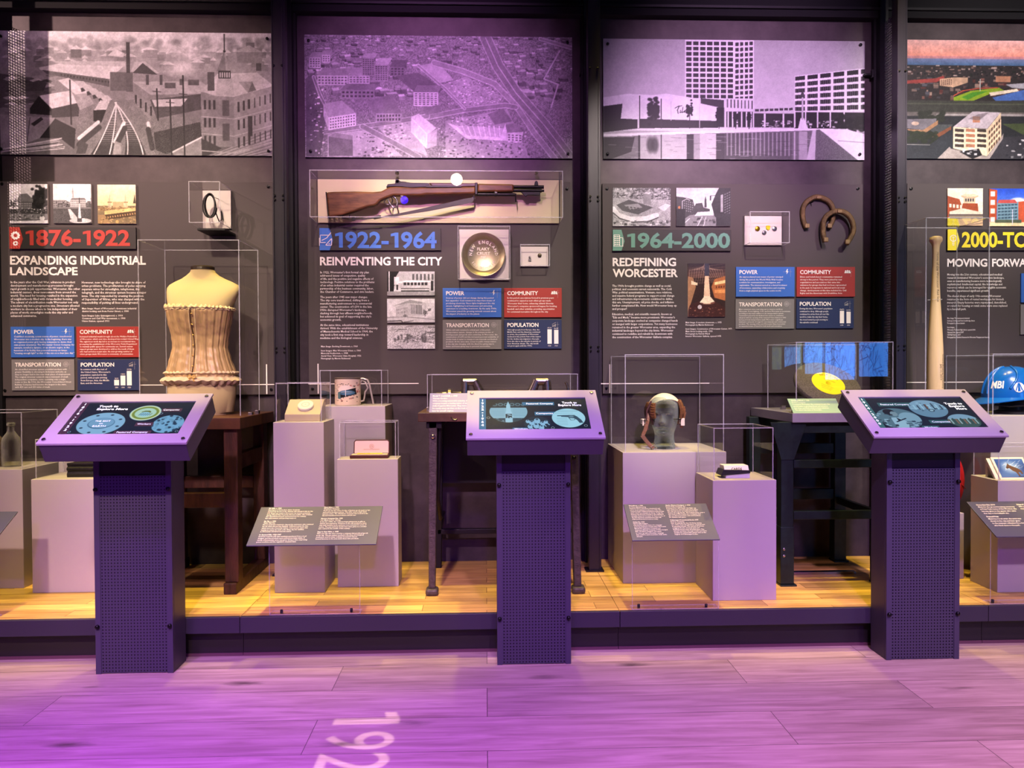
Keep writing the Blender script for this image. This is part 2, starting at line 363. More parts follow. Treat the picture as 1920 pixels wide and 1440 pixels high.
def sheet(name, cv, fr, u0, u1, v0, v1, n, mat_, parent=None, warp=None):
    """a printed sheet: a fine grid whose vertices carry the inks"""
    h, w_ = cv.h, cv.w; us = np.linspace(u0, u1, w_); vv = np.linspace(v1, v0, h); U, V = np.meshgrid(us, vv)
    o = np.array(fr.o); P = o + U[..., None] * np.array(fr.u) + V[..., None] * np.array(fr.v) + n * np.array(fr.n)
    org = np.array(ORG[parent.name]) if parent is not None else np.array(fr((u0 + u1) / 2, v0, n)); P = (P - org).reshape(-1, 3)
    idx = np.arange(h * w_).reshape(h, w_); q = np.stack([idx[1:, :-1], idx[1:, 1:], idx[:-1, 1:], idx[:-1, :-1]], -1).reshape(-1, 4)
    me = bpy.data.meshes.new(name); nv, nf = len(P), len(q)
    me.vertices.add(nv); me.vertices.foreach_set('co', P.ravel()); me.loops.add(nf * 4); me.loops.foreach_set('vertex_index', q.ravel().astype(np.int32))
    me.polygons.add(nf); me.polygons.foreach_set('loop_start', np.arange(0, nf * 4, 4, dtype=np.int32))
    try: me.polygons.foreach_set('loop_total', np.full(nf, 4, dtype=np.int32))
    except Exception: pass
    me.update(calc_edges=True)
    c = np.clip(cv.a, 0, 1); lin = np.where(c <= .04045, c / 12.92, ((c + .055) / 1.055) ** 2.4)
    at_ = me.color_attributes.new('ink', 'FLOAT_COLOR', 'POINT'); at_.data.foreach_set('color', np.concatenate([lin, np.ones((h, w_, 1))], -1).astype(np.float32).ravel())
    me.materials.append(MT[mat_]); ob = bpy.data.objects.new(name, me); link(ob, parent); ORG[ob.name] = Vector(org)
    if parent is None: ob.location = org
    return ob
# ------------------------------------------------------------------ the setting
WY, PZ = 3.98, .17
XL, XR = -4.6, 6.3
PFY = onz(960, 1150, PZ).y
def struct(mb, name, m, parent=None, **k):
    o = mb.build(name, m, parent, **k)
    if parent is None: o['kind'] = 'structure'
    return o
struct(MB().box(XL, XR, -3.2, 4.3, -.1, 0), 'floor', 'oak floor')
struct(MB().box(XL, XR, WY, WY + .12, 0, 3.9), 'wall_back', 'wall steel')
struct(MB().box(XL, XR, -3.32, -3.2, 0, 3.9), 'wall_front', 'room wall')
struct(MB().box(XL - .12, XL, -3.2, 4.1, 0, 3.9), 'wall_left', 'room wall')
struct(MB().box(XR, XR + .12, -3.2, 4.1, 0, 3.9), 'wall_right', 'room wall')
struct(MB().box(XL, XR, -3.2, 4.1, 3.9, 4.0), 'ceiling', 'ceiling black')
# black header above the bays
hz = at(960, 25, WY - .05).z
o = struct(MB().box(XL, XR, WY - .05, WY - .001, hz, 3.9), 'trim_1', 'ceiling black')
hz2 = hz + .035
struct(MB().box(XL, XR, WY - .065, WY - .05, hz2, hz2 + .012), 'lip', 'black steel', o)
# raised display platform, built of four modules with seams
seams = [XL] + [onz(px, py, PZ).x for px, py in ((449, 1158), (1163, 1148), (1861, 1140))] + [XR]
for i in range(4):
    a, b = seams[i] + .001, seams[i + 1] - .001
    p = thing('platform', 'raised platform module with a plank deck and dark steel fascia', 'platform', ((a + b) / 2, PFY, 0), 'display platform modules', 'structure')
    del p['label'], p['category'], p['group']
    mb = MB().box(a, b, PFY + .004, WY, PZ - .02, PZ); mb.build('deck', 'deck boards', p)
    MB().box(a, b, PFY, PFY + .02, PZ - .064, PZ + .0005).build('fascia', 'fascia paint', p, bev=.0015)
    MB().box(a, b, PFY + .045, WY, .012, PZ - .065).build('kick_board', 'kick paint', p)
    MB().box(a, b, PFY + .04, PFY + .06, 0, .012).build('floor_trim', mat('floor trim', '#5a3a44', .5), p)
    mb = MB(); x = a + .08
    while x < b - .05:
        mb.box(x - .004, x + .004, PFY + .034, PFY + .041, PZ - .0655, PZ - .064); x += .079
    mb.build('strip_light', mat('strip glow', '#ffd9b0', emit='#ffcf9a', es=5), p)
# fins: front post, rear post, perforated infill
def perf(mb, fr, u0, u1, v0, v1, pu, pv, hole, mi=0, stag=False):
    """a plate with real square holes"""
    nu = max(1, int(round((u1 - u0) / pu))); nv = max(1, int(round((v1 - v0) / pv))); pu = (u1 - u0) / nu; pv = (v1 - v0) / nv
    us = []; vs_ = []
    for i in range(nu): us += [u0 + (i + .5 - hole / 2) * pu, u0 + (i + .5 + hole / 2) * pu]
    for j in range(nv): vs_ += [v0 + (j + .5 - hole / 2) * pv, v0 + (j + .5 + hole / 2) * pv]
    us = [u0] + us + [u1]; vs_ = [v0] + vs_ + [v1]; k = len(us)
    V = [fr(u, v, 0) for v in vs_ for u in us]; F = []
    for j in range(len(vs_) - 1):
        for i in range(k - 1):
            if i % 2 == 1 and j % 2 == 1: continue
            F.append((j * k + i, j * k + i + 1, (j + 1) * k + i + 1, (j + 1) * k + i))
    mb.add(V, F, mi)
FY = 3.74
fins = [(at(-78, 300, FY).x, at(-60, 300, FY).x), (at(512.5, 300, FY).x, at(532, 300, FY).x), (at(1104, 300, FY).x, at(1122.5, 300, FY).x), (at(1682.5, 300, FY).x, at(1698.5, 300, FY).x)]
for i, (a, b) in enumerate(fins):
    p = thing('trim_%d' % (i + 2), '', '', ((a + b) / 2, FY, PZ), kind='structure')
    for k in ('label', 'category'):
        if k in p: del p[k]
    top = 3.89
    MB().box(a, b, FY, FY + .05, PZ, top).build('front_post', 'post steel', p, bev=.003)
    MB().box(a - .004, a + .002, FY - .006, FY + .05, PZ, top).build('angle_iron', 'post steel', p, bev=.001)
    MB().box(b - .002, b + .010, FY + .008, FY + .05, PZ, top).build('angle_iron', 'post steel', p, bev=.001)
    MB().box(a, b, WY - .07, WY, PZ, top).build('rear_post', 'black steel', p)
    MB().box(a - .012, b + .012, WY - .03, WY - .004, PZ, top).build('rear_flange', 'black steel', p)
    mb = MB(); xm = (a + b) / 2
    perf(mb, Fr((xm, FY, 0), (0, 1, 0), (0, 0, 1)), .052, WY - FY - .075, PZ + .02, 2.93, .0115, .0135, .56)
    mb.build('perforated_sheet', mat('perforated steel', '#6c6470', .4, .3), p, fix=False)
    MB().box(a - .02, b + .02, FY - .015, FY + .06, PZ, PZ + .008).build('base_plate', 'black steel', p)
    mb = MB()
    for z in (2.62, 2.0, 1.98, 1.27, 1.25):
        for x in (a + .006, b - .004): mb.lathe([(.006, 0), (.006, .005), (.003, .007)], (x, FY, z), 8, 'y')
    mb.build('bolt', 'black screw', p)
# latch clips that hold the wall sheets
for px, py in ((1100, 140), (1632, 141)):
    c = at(px - 6, py, WY - .02)
    mb = MB().box(c.x - .02, c.x + .03, WY - .035, WY - .003, c.z - .006, c.z + .006).box(c.x + .012, c.x + .024, WY - .05, WY - .03, c.z - .02, c.z + .02)
    o = mb.build('latch_clip', 'black steel', bev=.002)
    tag(o, 'small black steel latch beside the %s' % ('grey aerial city view, top edge of its column' if px < 1200 else 'plaza and office tower photograph'), 'latch')
# the room behind the camera: wall of lit map screens seen mirrored in the acrylic
# ------------------------------------------------------------------ posters
def screws(parent, fr, pts, r=.0075, m='black screw', h=.012):
    for u, v in pts:
        MB().lathe([(r * .6, 0), (r * .6, h * .5), (r, h * .5), (r, h * .85), (r * .6, h)], fr(u, v, 0), 12, 'y').build('screw', m, parent, smooth=True)
def poster(label, cv, pxs, Y=WY - .012, screwpx=()):
    x0, y0, x1, y1 = pxs; a = at(x0, (y0 + y1) / 2, Y).x; b = at(x1, (y0 + y1) / 2, Y).x; zt = at((x0 + x1) / 2, y0, Y).z; zb = at((x0 + x1) / 2, y1, Y).z
    t = thing('poster', label, 'poster', ((a + b) / 2, Y, zb), 'large photographs along the top of the wall')
    fr = wallfr(Y)
    MB().box(a, b, Y + .0005, WY - .001, zb, zt).build('backing_board', 'black steel', t)
    sheet('print', cv, fr, a, b, zb, zt, .0006, 'photo ink', t)
    screws(t, fr, [(at(px, py, Y).x, at(px, py, Y).z) for px, py in screwpx])
    return t
G = lambda v: (v, v, v)
# -- railway yard
cv = Cv(518, 231, 1, 1 / 3.4286, 5, -60, .5); R_ = cv.rs
cv.grad(200, 330, .86, .76); cv.grad(330, 1010, .60, .36)
for i in range(90): cv.ell(R_.uniform(0, 1760), R_.uniform(250, 330), R_.uniform(20, 50), R_.uniform(18, 40), R_.uniform(.46, .62), .6, .6)
for i in range(60):
    x = R_.uniform(0, 1750); y = R_.uniform(310, 420); w_ = R_.uniform(30, 90); cv.rect(x, y, x + w_, y + 40, R_.uniform(.42, .6), .8); cv.poly([(x - 5, y), (x + w_ / 2, y - 22), (x + w_ + 5, y)], R_.uniform(.7, .85), .8)
cv.rect(455, 322, 525, 375, .4); cv.poly([(450, 322), (490, 296), (530, 322)], .8)
cv.poly([(690, 360), (740, 316), (800, 345), (790, 370)], .8)
cv.rect(920, 320, 1010, 375, .55); cv.poly([(905, 322), (950, 303), (1020, 320)], .82)
cv.poly([(250, 440), (420, 405), (800, 400), (800, 420), (700, 510), (260, 455)], .78); cv.poly([(330, 400), (800, 395), (805, 430), (420, 420)], .7)
cv.poly([(270, 455), (700, 510), (700, 560), (300, 480)], .33)
for i in range(16): cv.rect(390 + i * 20, 478 + i * 3, 400 + i * 20, 492 + i * 3, .2)
cv.rect(705, 465, 850, 585, .36); cv.poly([(840, 460), (860, 400), (930, 395), (1020, 470)], .68); cv.poly([(850, 470), (915, 405), (1010, 480)], .25)
cv.rect(810, 272, 834, 480, .24); cv.rect(805, 470, 850, 590, .34)
cv.poly([(850, 530), (960, 610), (960, 770), (850, 650)], .5); cv.poly([(850, 525), (1290, 520), (1340, 560), (1280, 600), (960, 608)], .66)
for x in (935, 1022, 1150): cv.rect(x, 480 + (x > 1100) * 25, x + 18, 545, .3)
for x in (1055, 1205): cv.rect(x, 530 - (x > 1100) * 20, x + 70, 565 - (x > 1100) * 20, .33)
for i in range(4): cv.rect(862 + i * 32, 610 + i * 24, 874 + i * 32, 670 + i * 24, .16)
cv.poly([(960, 640), (1290, 600), (1290, 700), (1000, 760)], .28); cv.poly([(970, 640), (1200, 630), (1160, 680), (990, 685)], .74)
cv.ell(1150, 440, 140, 60, .93, .75, .9); cv.ell(1220, 350, 150, 90, .86, .55, .95); cv.ell(1100, 330, 110, 60, .8, .4, .9)
cv.poly([(0, 480), (330, 520), (330, 640), (0, 700)], .30)
for i in range(40): x = R_.uniform(0, 330); y = R_.uniform(480, 690); cv.poly([(x, y), (x + 50, y - 15), (x + 90, y), (x + 30, y + 12)], R_.choice([.2, .35, .6, .7]), .8)
cv.poly([(130, 560), (250, 520), (300, 540), (280, 590), (150, 590)], .24)
cv.poly([(190, 700), (250, 620), (330, 700), (330, 745), (190, 735)], .12); cv.poly([(250, 620), (450, 585), (508, 660), (330, 702)], .82); cv.poly([(330, 702), (508, 662), (500, 750), (330, 760)], .22)
cv.poly([(430, 540), (560, 600), (600, 670), (510, 710), (470, 620)], .6); cv.poly([(420, 560), (540, 540), (560, 600), (480, 610)], .78)
cv.poly([(370, 520), (440, 505), (520, 560), (450, 585)], .85)
for i in range(5):
    x, y = 475 + i * 38, 525 + i * 22; cv.poly([(x, y), (x + 60, y), (x + 90, y + 30), (x + 40, y + 45)], .72); cv.poly([(x + 40, y + 45), (x + 90, y + 30), (x + 90, y + 55), (x + 45, y + 70)], .2)
cv.poly([(600, 710), (640, 645), (712, 650), (690, 705)], .74); cv.poly([(595, 710), (690, 705), (690, 800), (595, 780)], .08); cv.poly([(690, 705), (712, 650), (712, 730), (690, 800)], .15)
cv.poly([(700, 650), (850, 640), (960, 790), (990, 995), (480, 995), (640, 800)], .44)
cv.noise(.10, 1, (480, 640, 990, 1000))
for base in ((590, 990, 700, 990, 742, 660), (805, 990, 915, 990, 735, 650)):
    xa, ya, xb, yb, xt, yt = base
    for t in range(26):
        s_ = (t / 26) ** 1.6; y = 990 - s_ * 300; m = 1 - s_; l = xt + (xa - xt) * m + (30 if xa < 700 else 110) * s_ * m; r = xt + (xb - xt) * m + (40 if xa < 700 else 110) * s_ * m
        cv.line((l - 8 * m, y), (r + 8 * m, y), 9 * m + 2, .2); 
    def curve(x0): return [(xt + (x0 - xt) * (1 - s_) + (35 if xa < 700 else 110) * s_ * (1 - s_), 990 - 330 * s_) for s_ in [i / 12 for i in range(13)]]
    for x0 in (xa + 5, xb - 5): cv.path(curve(x0), 7, .82)
for (p, q) in (((500, 890), (625, 785)), ((730, 910), (790, 788)), ((945, 790), (965, 915))):
    cv.line(p, q, 22, .8); cv.line((p[0], p[1] + 40), (q[0] + 5, q[1] + 35), 34, .22)
cv.poly([(480, 990), (505, 900), (560, 930), (540, 990)], .25); cv.poly([(715, 990), (730, 905), (770, 920), (770, 990)], .55)
cv.poly([(0, 740), (350, 760), (250, 890), (0, 990)], .56); cv.line((170, 910), (190, 760), 6, .3); cv.poly([(195, 800), (260, 755), (275, 770), (215, 815)], .16)
cv.poly([(350, 765), (480, 830), (470, 960), (380, 890), (250, 890)], .14)
for i in range(14): cv.line((R_.uniform(0, 140), 960 + i * 2), (380 + R_.uniform(-30, 30), 890 + i * 5), 6, R_.choice([.75, .6, .2]))
cv.poly([(980, 850), (1280, 780), (1290, 880), (1060, 990), (990, 960)], .2); cv.noise(.14, 1, (960, 780, 1290, 1000))
cv.poly([(1100, 980), (1285, 885), (1420, 950), (1320, 998), (1110, 998)], .52); cv.poly([(1285, 885), (1420, 950), (1320, 998), (1290, 998)], .2)
cv.line((1100, 975), (1285, 880), 10, .8); cv.poly([(1480, 940), (1760, 830), (1760, 1000), (1330, 1000)], .6)
for i in range(7): cv.line((1350 + i * 50, 998), (1760, 850 + i * 22), 4, .35)
# corner building with turret
cv.poly([(1285, 590), (1400, 600), (1500, 620), (1500, 940), (1400, 940), (1290, 880)], .50); cv.poly([(1500, 620), (1760, 550), (1760, 815), (1500, 935)], .56)
cv.poly([(1275, 580), (1340, 530), (1395, 470), (1650, 460), (1760, 545), (1500, 618), (1380, 612)], .72); cv.poly([(1530, 520), (1620, 520), (1590, 590)], .55); cv.poly([(1620, 520), (1645, 575), (1590, 590)], .4)
cv.poly([(1390, 452), (1412, 400), (1440, 318), (1466, 400), (1492, 452)], .44); cv.poly([(1440, 318), (1466, 400), (1492, 452), (1450, 452)], .58); cv.rect(1437, 212, 1446, 330, .22); cv.ell(1441, 325, 9, 9, .2); cv.rect(1400, 450, 1482, 505, .22); cv.tri_grid((1405, 455), (1478, 455), (1405, 500), 5, 1, .7, .5, .7); cv.poly([(1395, 500), (1487, 500), (1505, 610), (1382, 612)], .66)
cv.rect(1330, 460, 1375, 580, .3); cv.rect(1645, 370, 1680, 450, .3); cv.rect(1520, 300, 1685, 400, .5); cv.rect(1580, 268, 1638, 305, .42); cv.poly([(1500, 330), (1600, 285), (1690, 330)], .7, .6)
for j in range(3):
    for i in range(3): cv.rect(1305 + i * 30, 640 + j * 115, 1320 + i * 30, 700 + j * 115, .2)
    for i in range(7): cv.rect(1522 + i * 34 + (i > 2) * 6, 650 + j * 115 - i * 9, 1536 + i * 34, 715 + j * 115 - i * 10, .22)
    cv.line((1290, 745 + j * 110), (1500, 760 + j * 110), 6, .66); cv.line((1500, 760 + j * 110), (1760, 690 + j * 105), 6, .68)
cv.rect(1425, 640, 1470, 740, .32); cv.rect(1425, 790, 1470, 900, .3); cv.rect(1590, 740, 1618, 870, .22)
for x, y0, y1 in ((447, 520, 800), (1003, 570, 770), (1088, 640, 990), (1172, 485, 995)):
    cv.line((x, y0), (x + 6, y1), 10, .13)
for x, y in ((1003, 585), (1088, 655), (1088, 715), (1172, 600)): cv.line((x - 25, y), (x + 25, y + 4), 5, .2)
cv.tex(.10); cv.noise(.05, 1)
P1 = poster('large sepia rail yard photograph with a turreted brick station', cv, (-5, 60, 513, 291), screwpx=((3, 69), (501.5, 73.5), (3.5, 280), (504, 284)))
# -- aerial of the cleared city
cv = Cv(503, 229, 1, 1 / 3.0, -71, -67.5, .48); R_ = cv.rs
cv.noise(.18, 2)
for i in range(420):
    x = R_.uniform(215, 1720); y = 205 + (R_.rand() ** 1.7) * 330
    k = (y - 180) / 350; w_ = R_.uniform(10, 45) * (.5 + k); h_ = R_.uniform(8, 30) * (.5 + k); c = R_.uniform(.28, .72)
    if x > 820 + (y - 330) * .2 and y > 350 and x < 1330: continue
    cv.poly([(x, y), (x + w_, y - w_ * .12), (x + w_ * 1.2, y + h_ * .3), (x + w_ * .2, y + h_ * .4)], c + .12, .9); cv.poly([(x, y), (x + w_ * .2, y + h_ * .4), (x + w_ * .2, y + h_), (x, y + h_ * .7)], c * .6, .9); cv.poly([(x + w_ * .2, y + h_ * .4), (x + w_ * 1.2, y + h_ * .3), (x + w_ * 1.2, y + h_), (x + w_ * .2, y + h_)], c * .8, .9)
def road(pts, w_, c=.55, edge=.8):
    cv.path(pts, w_ + 8, edge, .8); cv.path(pts, w_, c)
cv.poly([(980, 480), (1120, 430), (1330, 540), (1300, 580), (1120, 600)], .6); cv.specks((1000, 440, 1310, 590), 300, 4, 11, [.3, .85, .9, .45])
cv.poly([(860, 370), (960, 350), (1050, 450), (960, 470)], .68)
cv.poly([(620, 720), (820, 680), (900, 880), (700, 800)], .66); cv.poly([(1000, 680), (1350, 610), (1480, 888), (1000, 888)], .62); cv.poly([(340, 760), (580, 730), (760, 880), (340, 884)], .66)
cv.specks((1030, 650, 1250, 720), 120, 5, 14, [.3, .8, .9]); cv.specks((960, 720, 1470, 885), 200, 6, 16, [.3, .85, .25]); cv.specks((500, 745, 720, 880), 90, 6, 16, [.25, .3, .85]); cv.specks((640, 690, 800, 790), 60, 6, 15, [.3, .85])
cv.poly([(1240, 640), (1330, 610), (1380, 680), (1280, 700)], .45)
road([(940, 355), (1100, 400), (1280, 470), (1400, 590), (1500, 740), (1620, 890)], 26); road([(900, 660), (1100, 620), (1340, 590), (1400, 600)], 22, .5)
road([(215, 760), (540, 715), (820, 670), (900, 655)], 22, .5); road([(535, 715), (700, 800), (850, 885)], 26, .5); road([(850, 370), (1000, 500), (1110, 610)], 10, .55)
road([(1230, 212), (1300, 370), (1400, 520), (1560, 700), (1700, 880)], 60, .46, .72); cv.path([(1230, 212), (1300, 370), (1400, 520), (1560, 700), (1700, 880)], 4, .75)
road([(1540, 215), (1720, 265)], 14); cv.path([(1600, 600), (1640, 470), (1560, 440), (1650, 280)], 8, .72)
cv.poly([(230, 440), (270, 420), (340, 600), (300, 884), (220, 884), (220, 450)], .34); cv.specks((240, 500, 330, 880), 50, 6, 16, [.85, .2, .9])
road([(265, 440), (300, 540), (340, 620)], 12, .45)
def bldg(x, y, w_, h_, dx, dy, c, wins=None, roof=None):   # front face at x,y..; roof leaning by dx,dy
    cv.poly([(x, y), (x + dx, y - dy), (x + w_ + dx, y - dy), (x + w_, y)], roof or min(1, c * .8)); cv.rect(x, y, x + w_, y + h_, c)
    if wins: cv.tri_grid((x + 3, y + 4), (x + w_ - 3, y + 4), (x + 3, y + h_ - 4), wins[0], wins[1], c * .45, .6, .5)
bldg(240, 330, 65, 60, 20, 30, .7, (4, 4)); bldg(312, 315, 46, 45, 15, 25, .72, (3, 3)); bldg(285, 430, 170, 55, 30, 40, .68, (9, 3), .5); bldg(460, 430, 118, 45, 20, 45, .66, (6, 3), .55)
bldg(535, 330, 70, 100, 20, 25, .5, (5, 8), .6); bldg(605, 370, 75, 90, 25, 40, .52, (5, 7), .65); bldg(690, 380, 85, 50, 20, 40, .42, (4, 3)); bldg(415, 510, 190, 50, 30, 35, .5, (8, 2), .42)
cv.poly([(720, 430), (850, 410), (990, 500), (960, 530), (830, 520)], .36); bldg(822, 520, 140, 78, 20, 38, .8, (6, 6), .48)
cv.poly([(560, 570), (700, 540), (755, 640), (610, 660)], .46); cv.rect(610, 640, 755, 690, .62); cv.tri_grid((614, 645), (750, 640), (614, 688), 8, 2, .28)
cv.poly([(320, 590), (420, 570), (500, 640), (345, 665)], .62); cv.poly([(345, 665), (500, 640), (500, 710), (345, 738)], .86); cv.tri_grid((350, 668), (495, 645), (350, 732), 10, 4, .35, .5, .5); cv.poly([(318, 590), (345, 665), (345, 735), (318, 660)], .7)
cv.poly([(808, 660), (850, 640), (950, 720), (900, 760)], .78); cv.poly([(808, 660), (900, 755), (895, 838), (808, 745)], .9); cv.poly([(900, 755), (955, 725), (950, 820), (895, 838)], .7); cv.tri_grid((812, 672), (895, 758), (812, 740), 5, 9, .7, .9, .4)
cv.poly([(1010, 690), (1060, 705), (1330, 720), (1340, 690), (1350, 790), (1120, 780)], .9); cv.poly([(1060, 705), (1330, 722), (1310, 770), (1120, 762)], .78)
for i in range(8): cv.line((1095 + i * 30, 708), (1120 + i * 27, 765), 5, .95)
cv.poly([(1340, 700), (1440, 740), (1430, 800), (1345, 790)], .82); cv.poly([(1340, 700), (1400, 690), (1440, 740), (1350, 745)], .5); cv.tri_grid((1350, 750), (1435, 755), (1350, 790), 4, 3, .4)
cv.rect(345, 772, 480, 880, .4); cv.poly([(345, 772), (380, 750), (480, 765), (480, 790)], .52)
cv.poly([(870, 610), (960, 590), (985, 630), (890, 650)], .45)
cv.tex(.10); cv.noise(.06, 1)
P2 = poster('large violet aerial photograph of downtown blocks and a highway', cv, (571.5, 67.5, 1073, 296), screwpx=((579, 77), (1063.5, 81), (583, 284), (1064.5, 289)))
# -- plaza with pool and tower
cv = Cv(490, 223.5, 1, 1 / 3.097, -51, -75, .62); R_ = cv.rs
cv.grad(230, 760, .60, .80)
cv.poly([(630, 235), (915, 235), (915, 600), (630, 570)], .86); cv.poly([(915, 235), (1028, 235), (1028, 600), (915, 590)], .84)
cv.tri_grid((632, 240), (912, 240), (632, 575), 7, 11, .14, .78, .7); cv.tri_grid((916, 244), (1026, 236), (916, 588), 4, 11, .16, .7, .66)
cv.poly([(160, 570), (300, 548), (450, 555), (520, 545), (720, 575), (820, 615), (820, 700), (160, 760)], .86); cv.poly([(160, 620), (270, 605), (260, 690), (370, 695), (370, 745), (160, 770)], .08)
cv.poly([(370, 690), (820, 700), (820, 740), (370, 745)], .12); cv.rect(490, 575, 496, 745, .15); cv.rect(365, 558, 372, 745, .15); cv.rect(356, 690, 366, 745, .8); cv.rect(547, 590, 552, 700, .75); cv.rect(712, 575, 716, 740, .75)
cv.poly([(720, 570), (860, 580), (860, 630), (720, 600)], .18); cv.rect(855, 570, 1030, 735, .8); cv.tri_grid((865, 572), (1028, 580), (865, 625), 8, 1, .25, .35, .9)
cv.rect(868, 645, 1022, 735, .1); cv.tri_grid((865, 645), (1025, 645), (865, 735), 6, 1, .85, .3, 1.0); cv.rect(812, 622, 856, 735, .1)
for x, y, r in ((448, 640, 34), (655, 635, 20), (826, 670, 20), (923, 680, 16), (1000, 680, 14)):
    for i in range(80): cv.ell(x + R_.uniform(-1, 1) * r * .8, y + R_.normal(0, r * .75), r * .42, r * .34, .06, .95, .5)
    cv.rect(x - 2, y + r, x + 3, 745, .12)
# signature lettering on the store wall
cv.path([(572, 628), (590, 618), (612, 614)], 4, .12); cv.path([(596, 616), (586, 640), (590, 658)], 5, .12); cv.path([(604, 640), (601, 655), (610, 650)], 4, .12); cv.path([(618, 622), (612, 654), (622, 650)], 4, .12); cv.path([(622, 648), (632, 640), (626, 652), (636, 650), (640, 640), (644, 652)], 4, .12)
cv.poly([(1030, 625), (1260, 615), (1260, 655), (1030, 655)], .75); cv.tri_grid((1032, 628), (1258, 618), (1032, 648), 8, 1, .2, .78, .7); cv.rect(1030, 655, 1262, 735, .14); cv.rect(1085, 655, 1096, 735, .8); cv.rect(1195, 655, 1205, 735, .8)
cv.poly([(1265, 438), (1680, 388), (1680, 640), (1265, 650)], .86)
for j in range(6):
    for i in range(6):
        xa = 1268 + i * 70 + i * i * 1.4; xb = xa + 58 + i * 2; f0 = lambda x: 438 - (x - 1265) * .12; f1 = lambda x: 648 - (x - 1265) * .03
        t0, t1 = (j + .12) / 6, (j + .78) / 6
        y = lambda x, t: f0(x) * (1 - t) + f1(x) * t
        cv.poly([(xa, y(xa, t0)), (xb, y(xb, t0)), (xb, y(xb, t1)), (xa, y(xa, t1))], .14)
        if j: cv.tri_grid((xa, y(xa, t0)), (xb, y(xb, t0)), (xa, y(xa, t1)), 5, 1, .5, .12, 1)
cv.rect(1265, 645, 1680, 740, .12)
for x in (1262, 1325, 1395, 1470, 1550): cv.rect(x, 640, x + 8, 735, .82)
for i in range(30): cv.ell(R_.uniform(1500, 1690), R_.uniform(660, 760), 22, 16, .08, .9, .4)
cv.specks((1060, 690, 1500, 735), 70, 5, 18, [.8, .6, .9]); cv.poly([(1285, 742), (1300, 680), (1320, 680), (1345, 742)], .82); cv.rect(1306, 560, 1316, 690, .7); cv.ell(1311, 545, 10, 16, .25)
cv.poly([(160, 780), (640, 760), (1280, 742), (1420, 740), (1420, 752), (700, 775), (160, 795)], .84)
cv.poly([(160, 795), (700, 775), (1400, 750), (1340, 925), (160, 925)], .40)
cv.poly([(160, 800), (340, 795), (320, 880), (200, 925), (160, 925)], .12)
for x0, x1, c in ((360, 372, .08), (372, 490, .66), (490, 496, .1), (496, 640, .70), (640, 680, .1), (680, 715, .6), (715, 810, .76), (810, 860, .2), (860, 1020, .26), (1020, 1250, .32), (1260, 1270, .7), (1290, 1340, .66)):
    cv.rect(x0, 785 - (x0 - 360) * .03, x1, 925, c, .85)
for x in (430, 455): cv.ell(x, 840, 28, 60, .12, .8, .5)
for i in range(16): cv.rect(870 + i * 24, 765, 878 + i * 24, 900, .68, .6)
for i in range(90):
    y = R_.uniform(790, 922); x = R_.uniform(170, 1330); cv.line((x, y), (x + R_.uniform(15, 60), y + 1), 3, R_.choice([.2, .75]), .4)
cv.poly([(1380, 750), (1410, 745), (1640, 925), (1340, 925)], .36); cv.noise(.12, 1, (1340, 745, 1640, 930)); cv.poly([(1370, 752), (1390, 748), (1385, 925), (1335, 925)], .72); cv.poly([(1410, 742), (1560, 742), (1680, 772), (1680, 925), (1640, 925)], .86); cv.line((1520, 810), (1680, 820), 4, .55)
cv.tex(.04); cv.noise(.04, 1)
P3 = poster('large plaza photograph with a gridded tower mirrored in a pool', cv, (1131, 75, 1621, 299), screwpx=((1139, 83.5), (1612.5, 85), (1139, 289), (1611, 290)))
# -- present day aerial in colour
cv = Cv(490, 221, 1, 1 / 3.272, -140, -77, .3); R_ = cv.rs
cv.grad(245, 350, (.86, .68, .66), (.88, .58, .50)); cv.grad(350, 410, (.80, .52, .52), (.30, .42, .55)); cv.grad(365, 410, (.45, .48, .62), (.22, .36, .50))
cv.rect(400, 405, 2100, 640, (.16, .14, .14)); cv.specks((455, 405, 2100, 480), 420, 5, 22, [(.08, .08, .09), (.5, .4, .36), (.3, .22, .2), (.7, .62, .58), (.1, .12, .1)])
cv.specks((455, 480, 2100, 600), 260, 10, 40, [(.12, .11, .11), (.45, .30, .26), (.22, .2, .2), (.6, .5, .44), (.3, .3, .33), (.35, .16, .14)])
cv.poly([(460, 500), (640, 485), (680, 470), (690, 482), (640, 510), (460, 520)], (.55, .22, .2)); cv.poly([(660, 490), (740, 480), (830, 480), (830, 510), (740, 540), (660, 530)], (.75, .62, .5)); cv.tri_grid((665, 495), (735, 488), (665, 530), 6, 4, (.3, .22, .2)); cv.rect(1000, 470, 1090, 505, (.7, .5, .38))
cv.poly([(745, 600), (850, 560), (1020, 540), (1060, 560), (960, 580), (860, 622), (745, 622)], (.5, .62, .12)); cv.poly([(790, 600), (860, 568), (960, 560), (880, 590), (830, 615)], (.28, .55, .12)); cv.path([(745, 590), (800, 560), (890, 545), (1010, 540)], 6, (.7, .3, .2))
cv.poly([(960, 570), (1130, 545), (1140, 560), (970, 590)], (.85, .8, .7)); cv.poly([(980, 600), (1180, 550), (1400, 550), (1400, 610), (1000, 620)], (.25, .38, .62)); cv.poly([(1060, 520), (1180, 510), (1178, 545), (1100, 540)], (.6, .6, .62)); cv.line((905, 490), (905, 560), 4, (.7, .75, .72))
cv.rect(400, 620, 2100, 690, (.22, .23, .2)); cv.rect(400, 690, 2100, 715, (.4, .38, .36)); cv.line((460, 640), (2100, 640), 8, (.3, .32, .26)); cv.rect(400, 715, 2100, 980, (.15, .16, .17)); cv.rect(640, 700, 2100, 712, (.62, .6, .58))
for i in range(40): cv.ell(R_.uniform(540, 680), R_.uniform(690, 740), 22, 16, (.16, .18, .14), .9, .4)
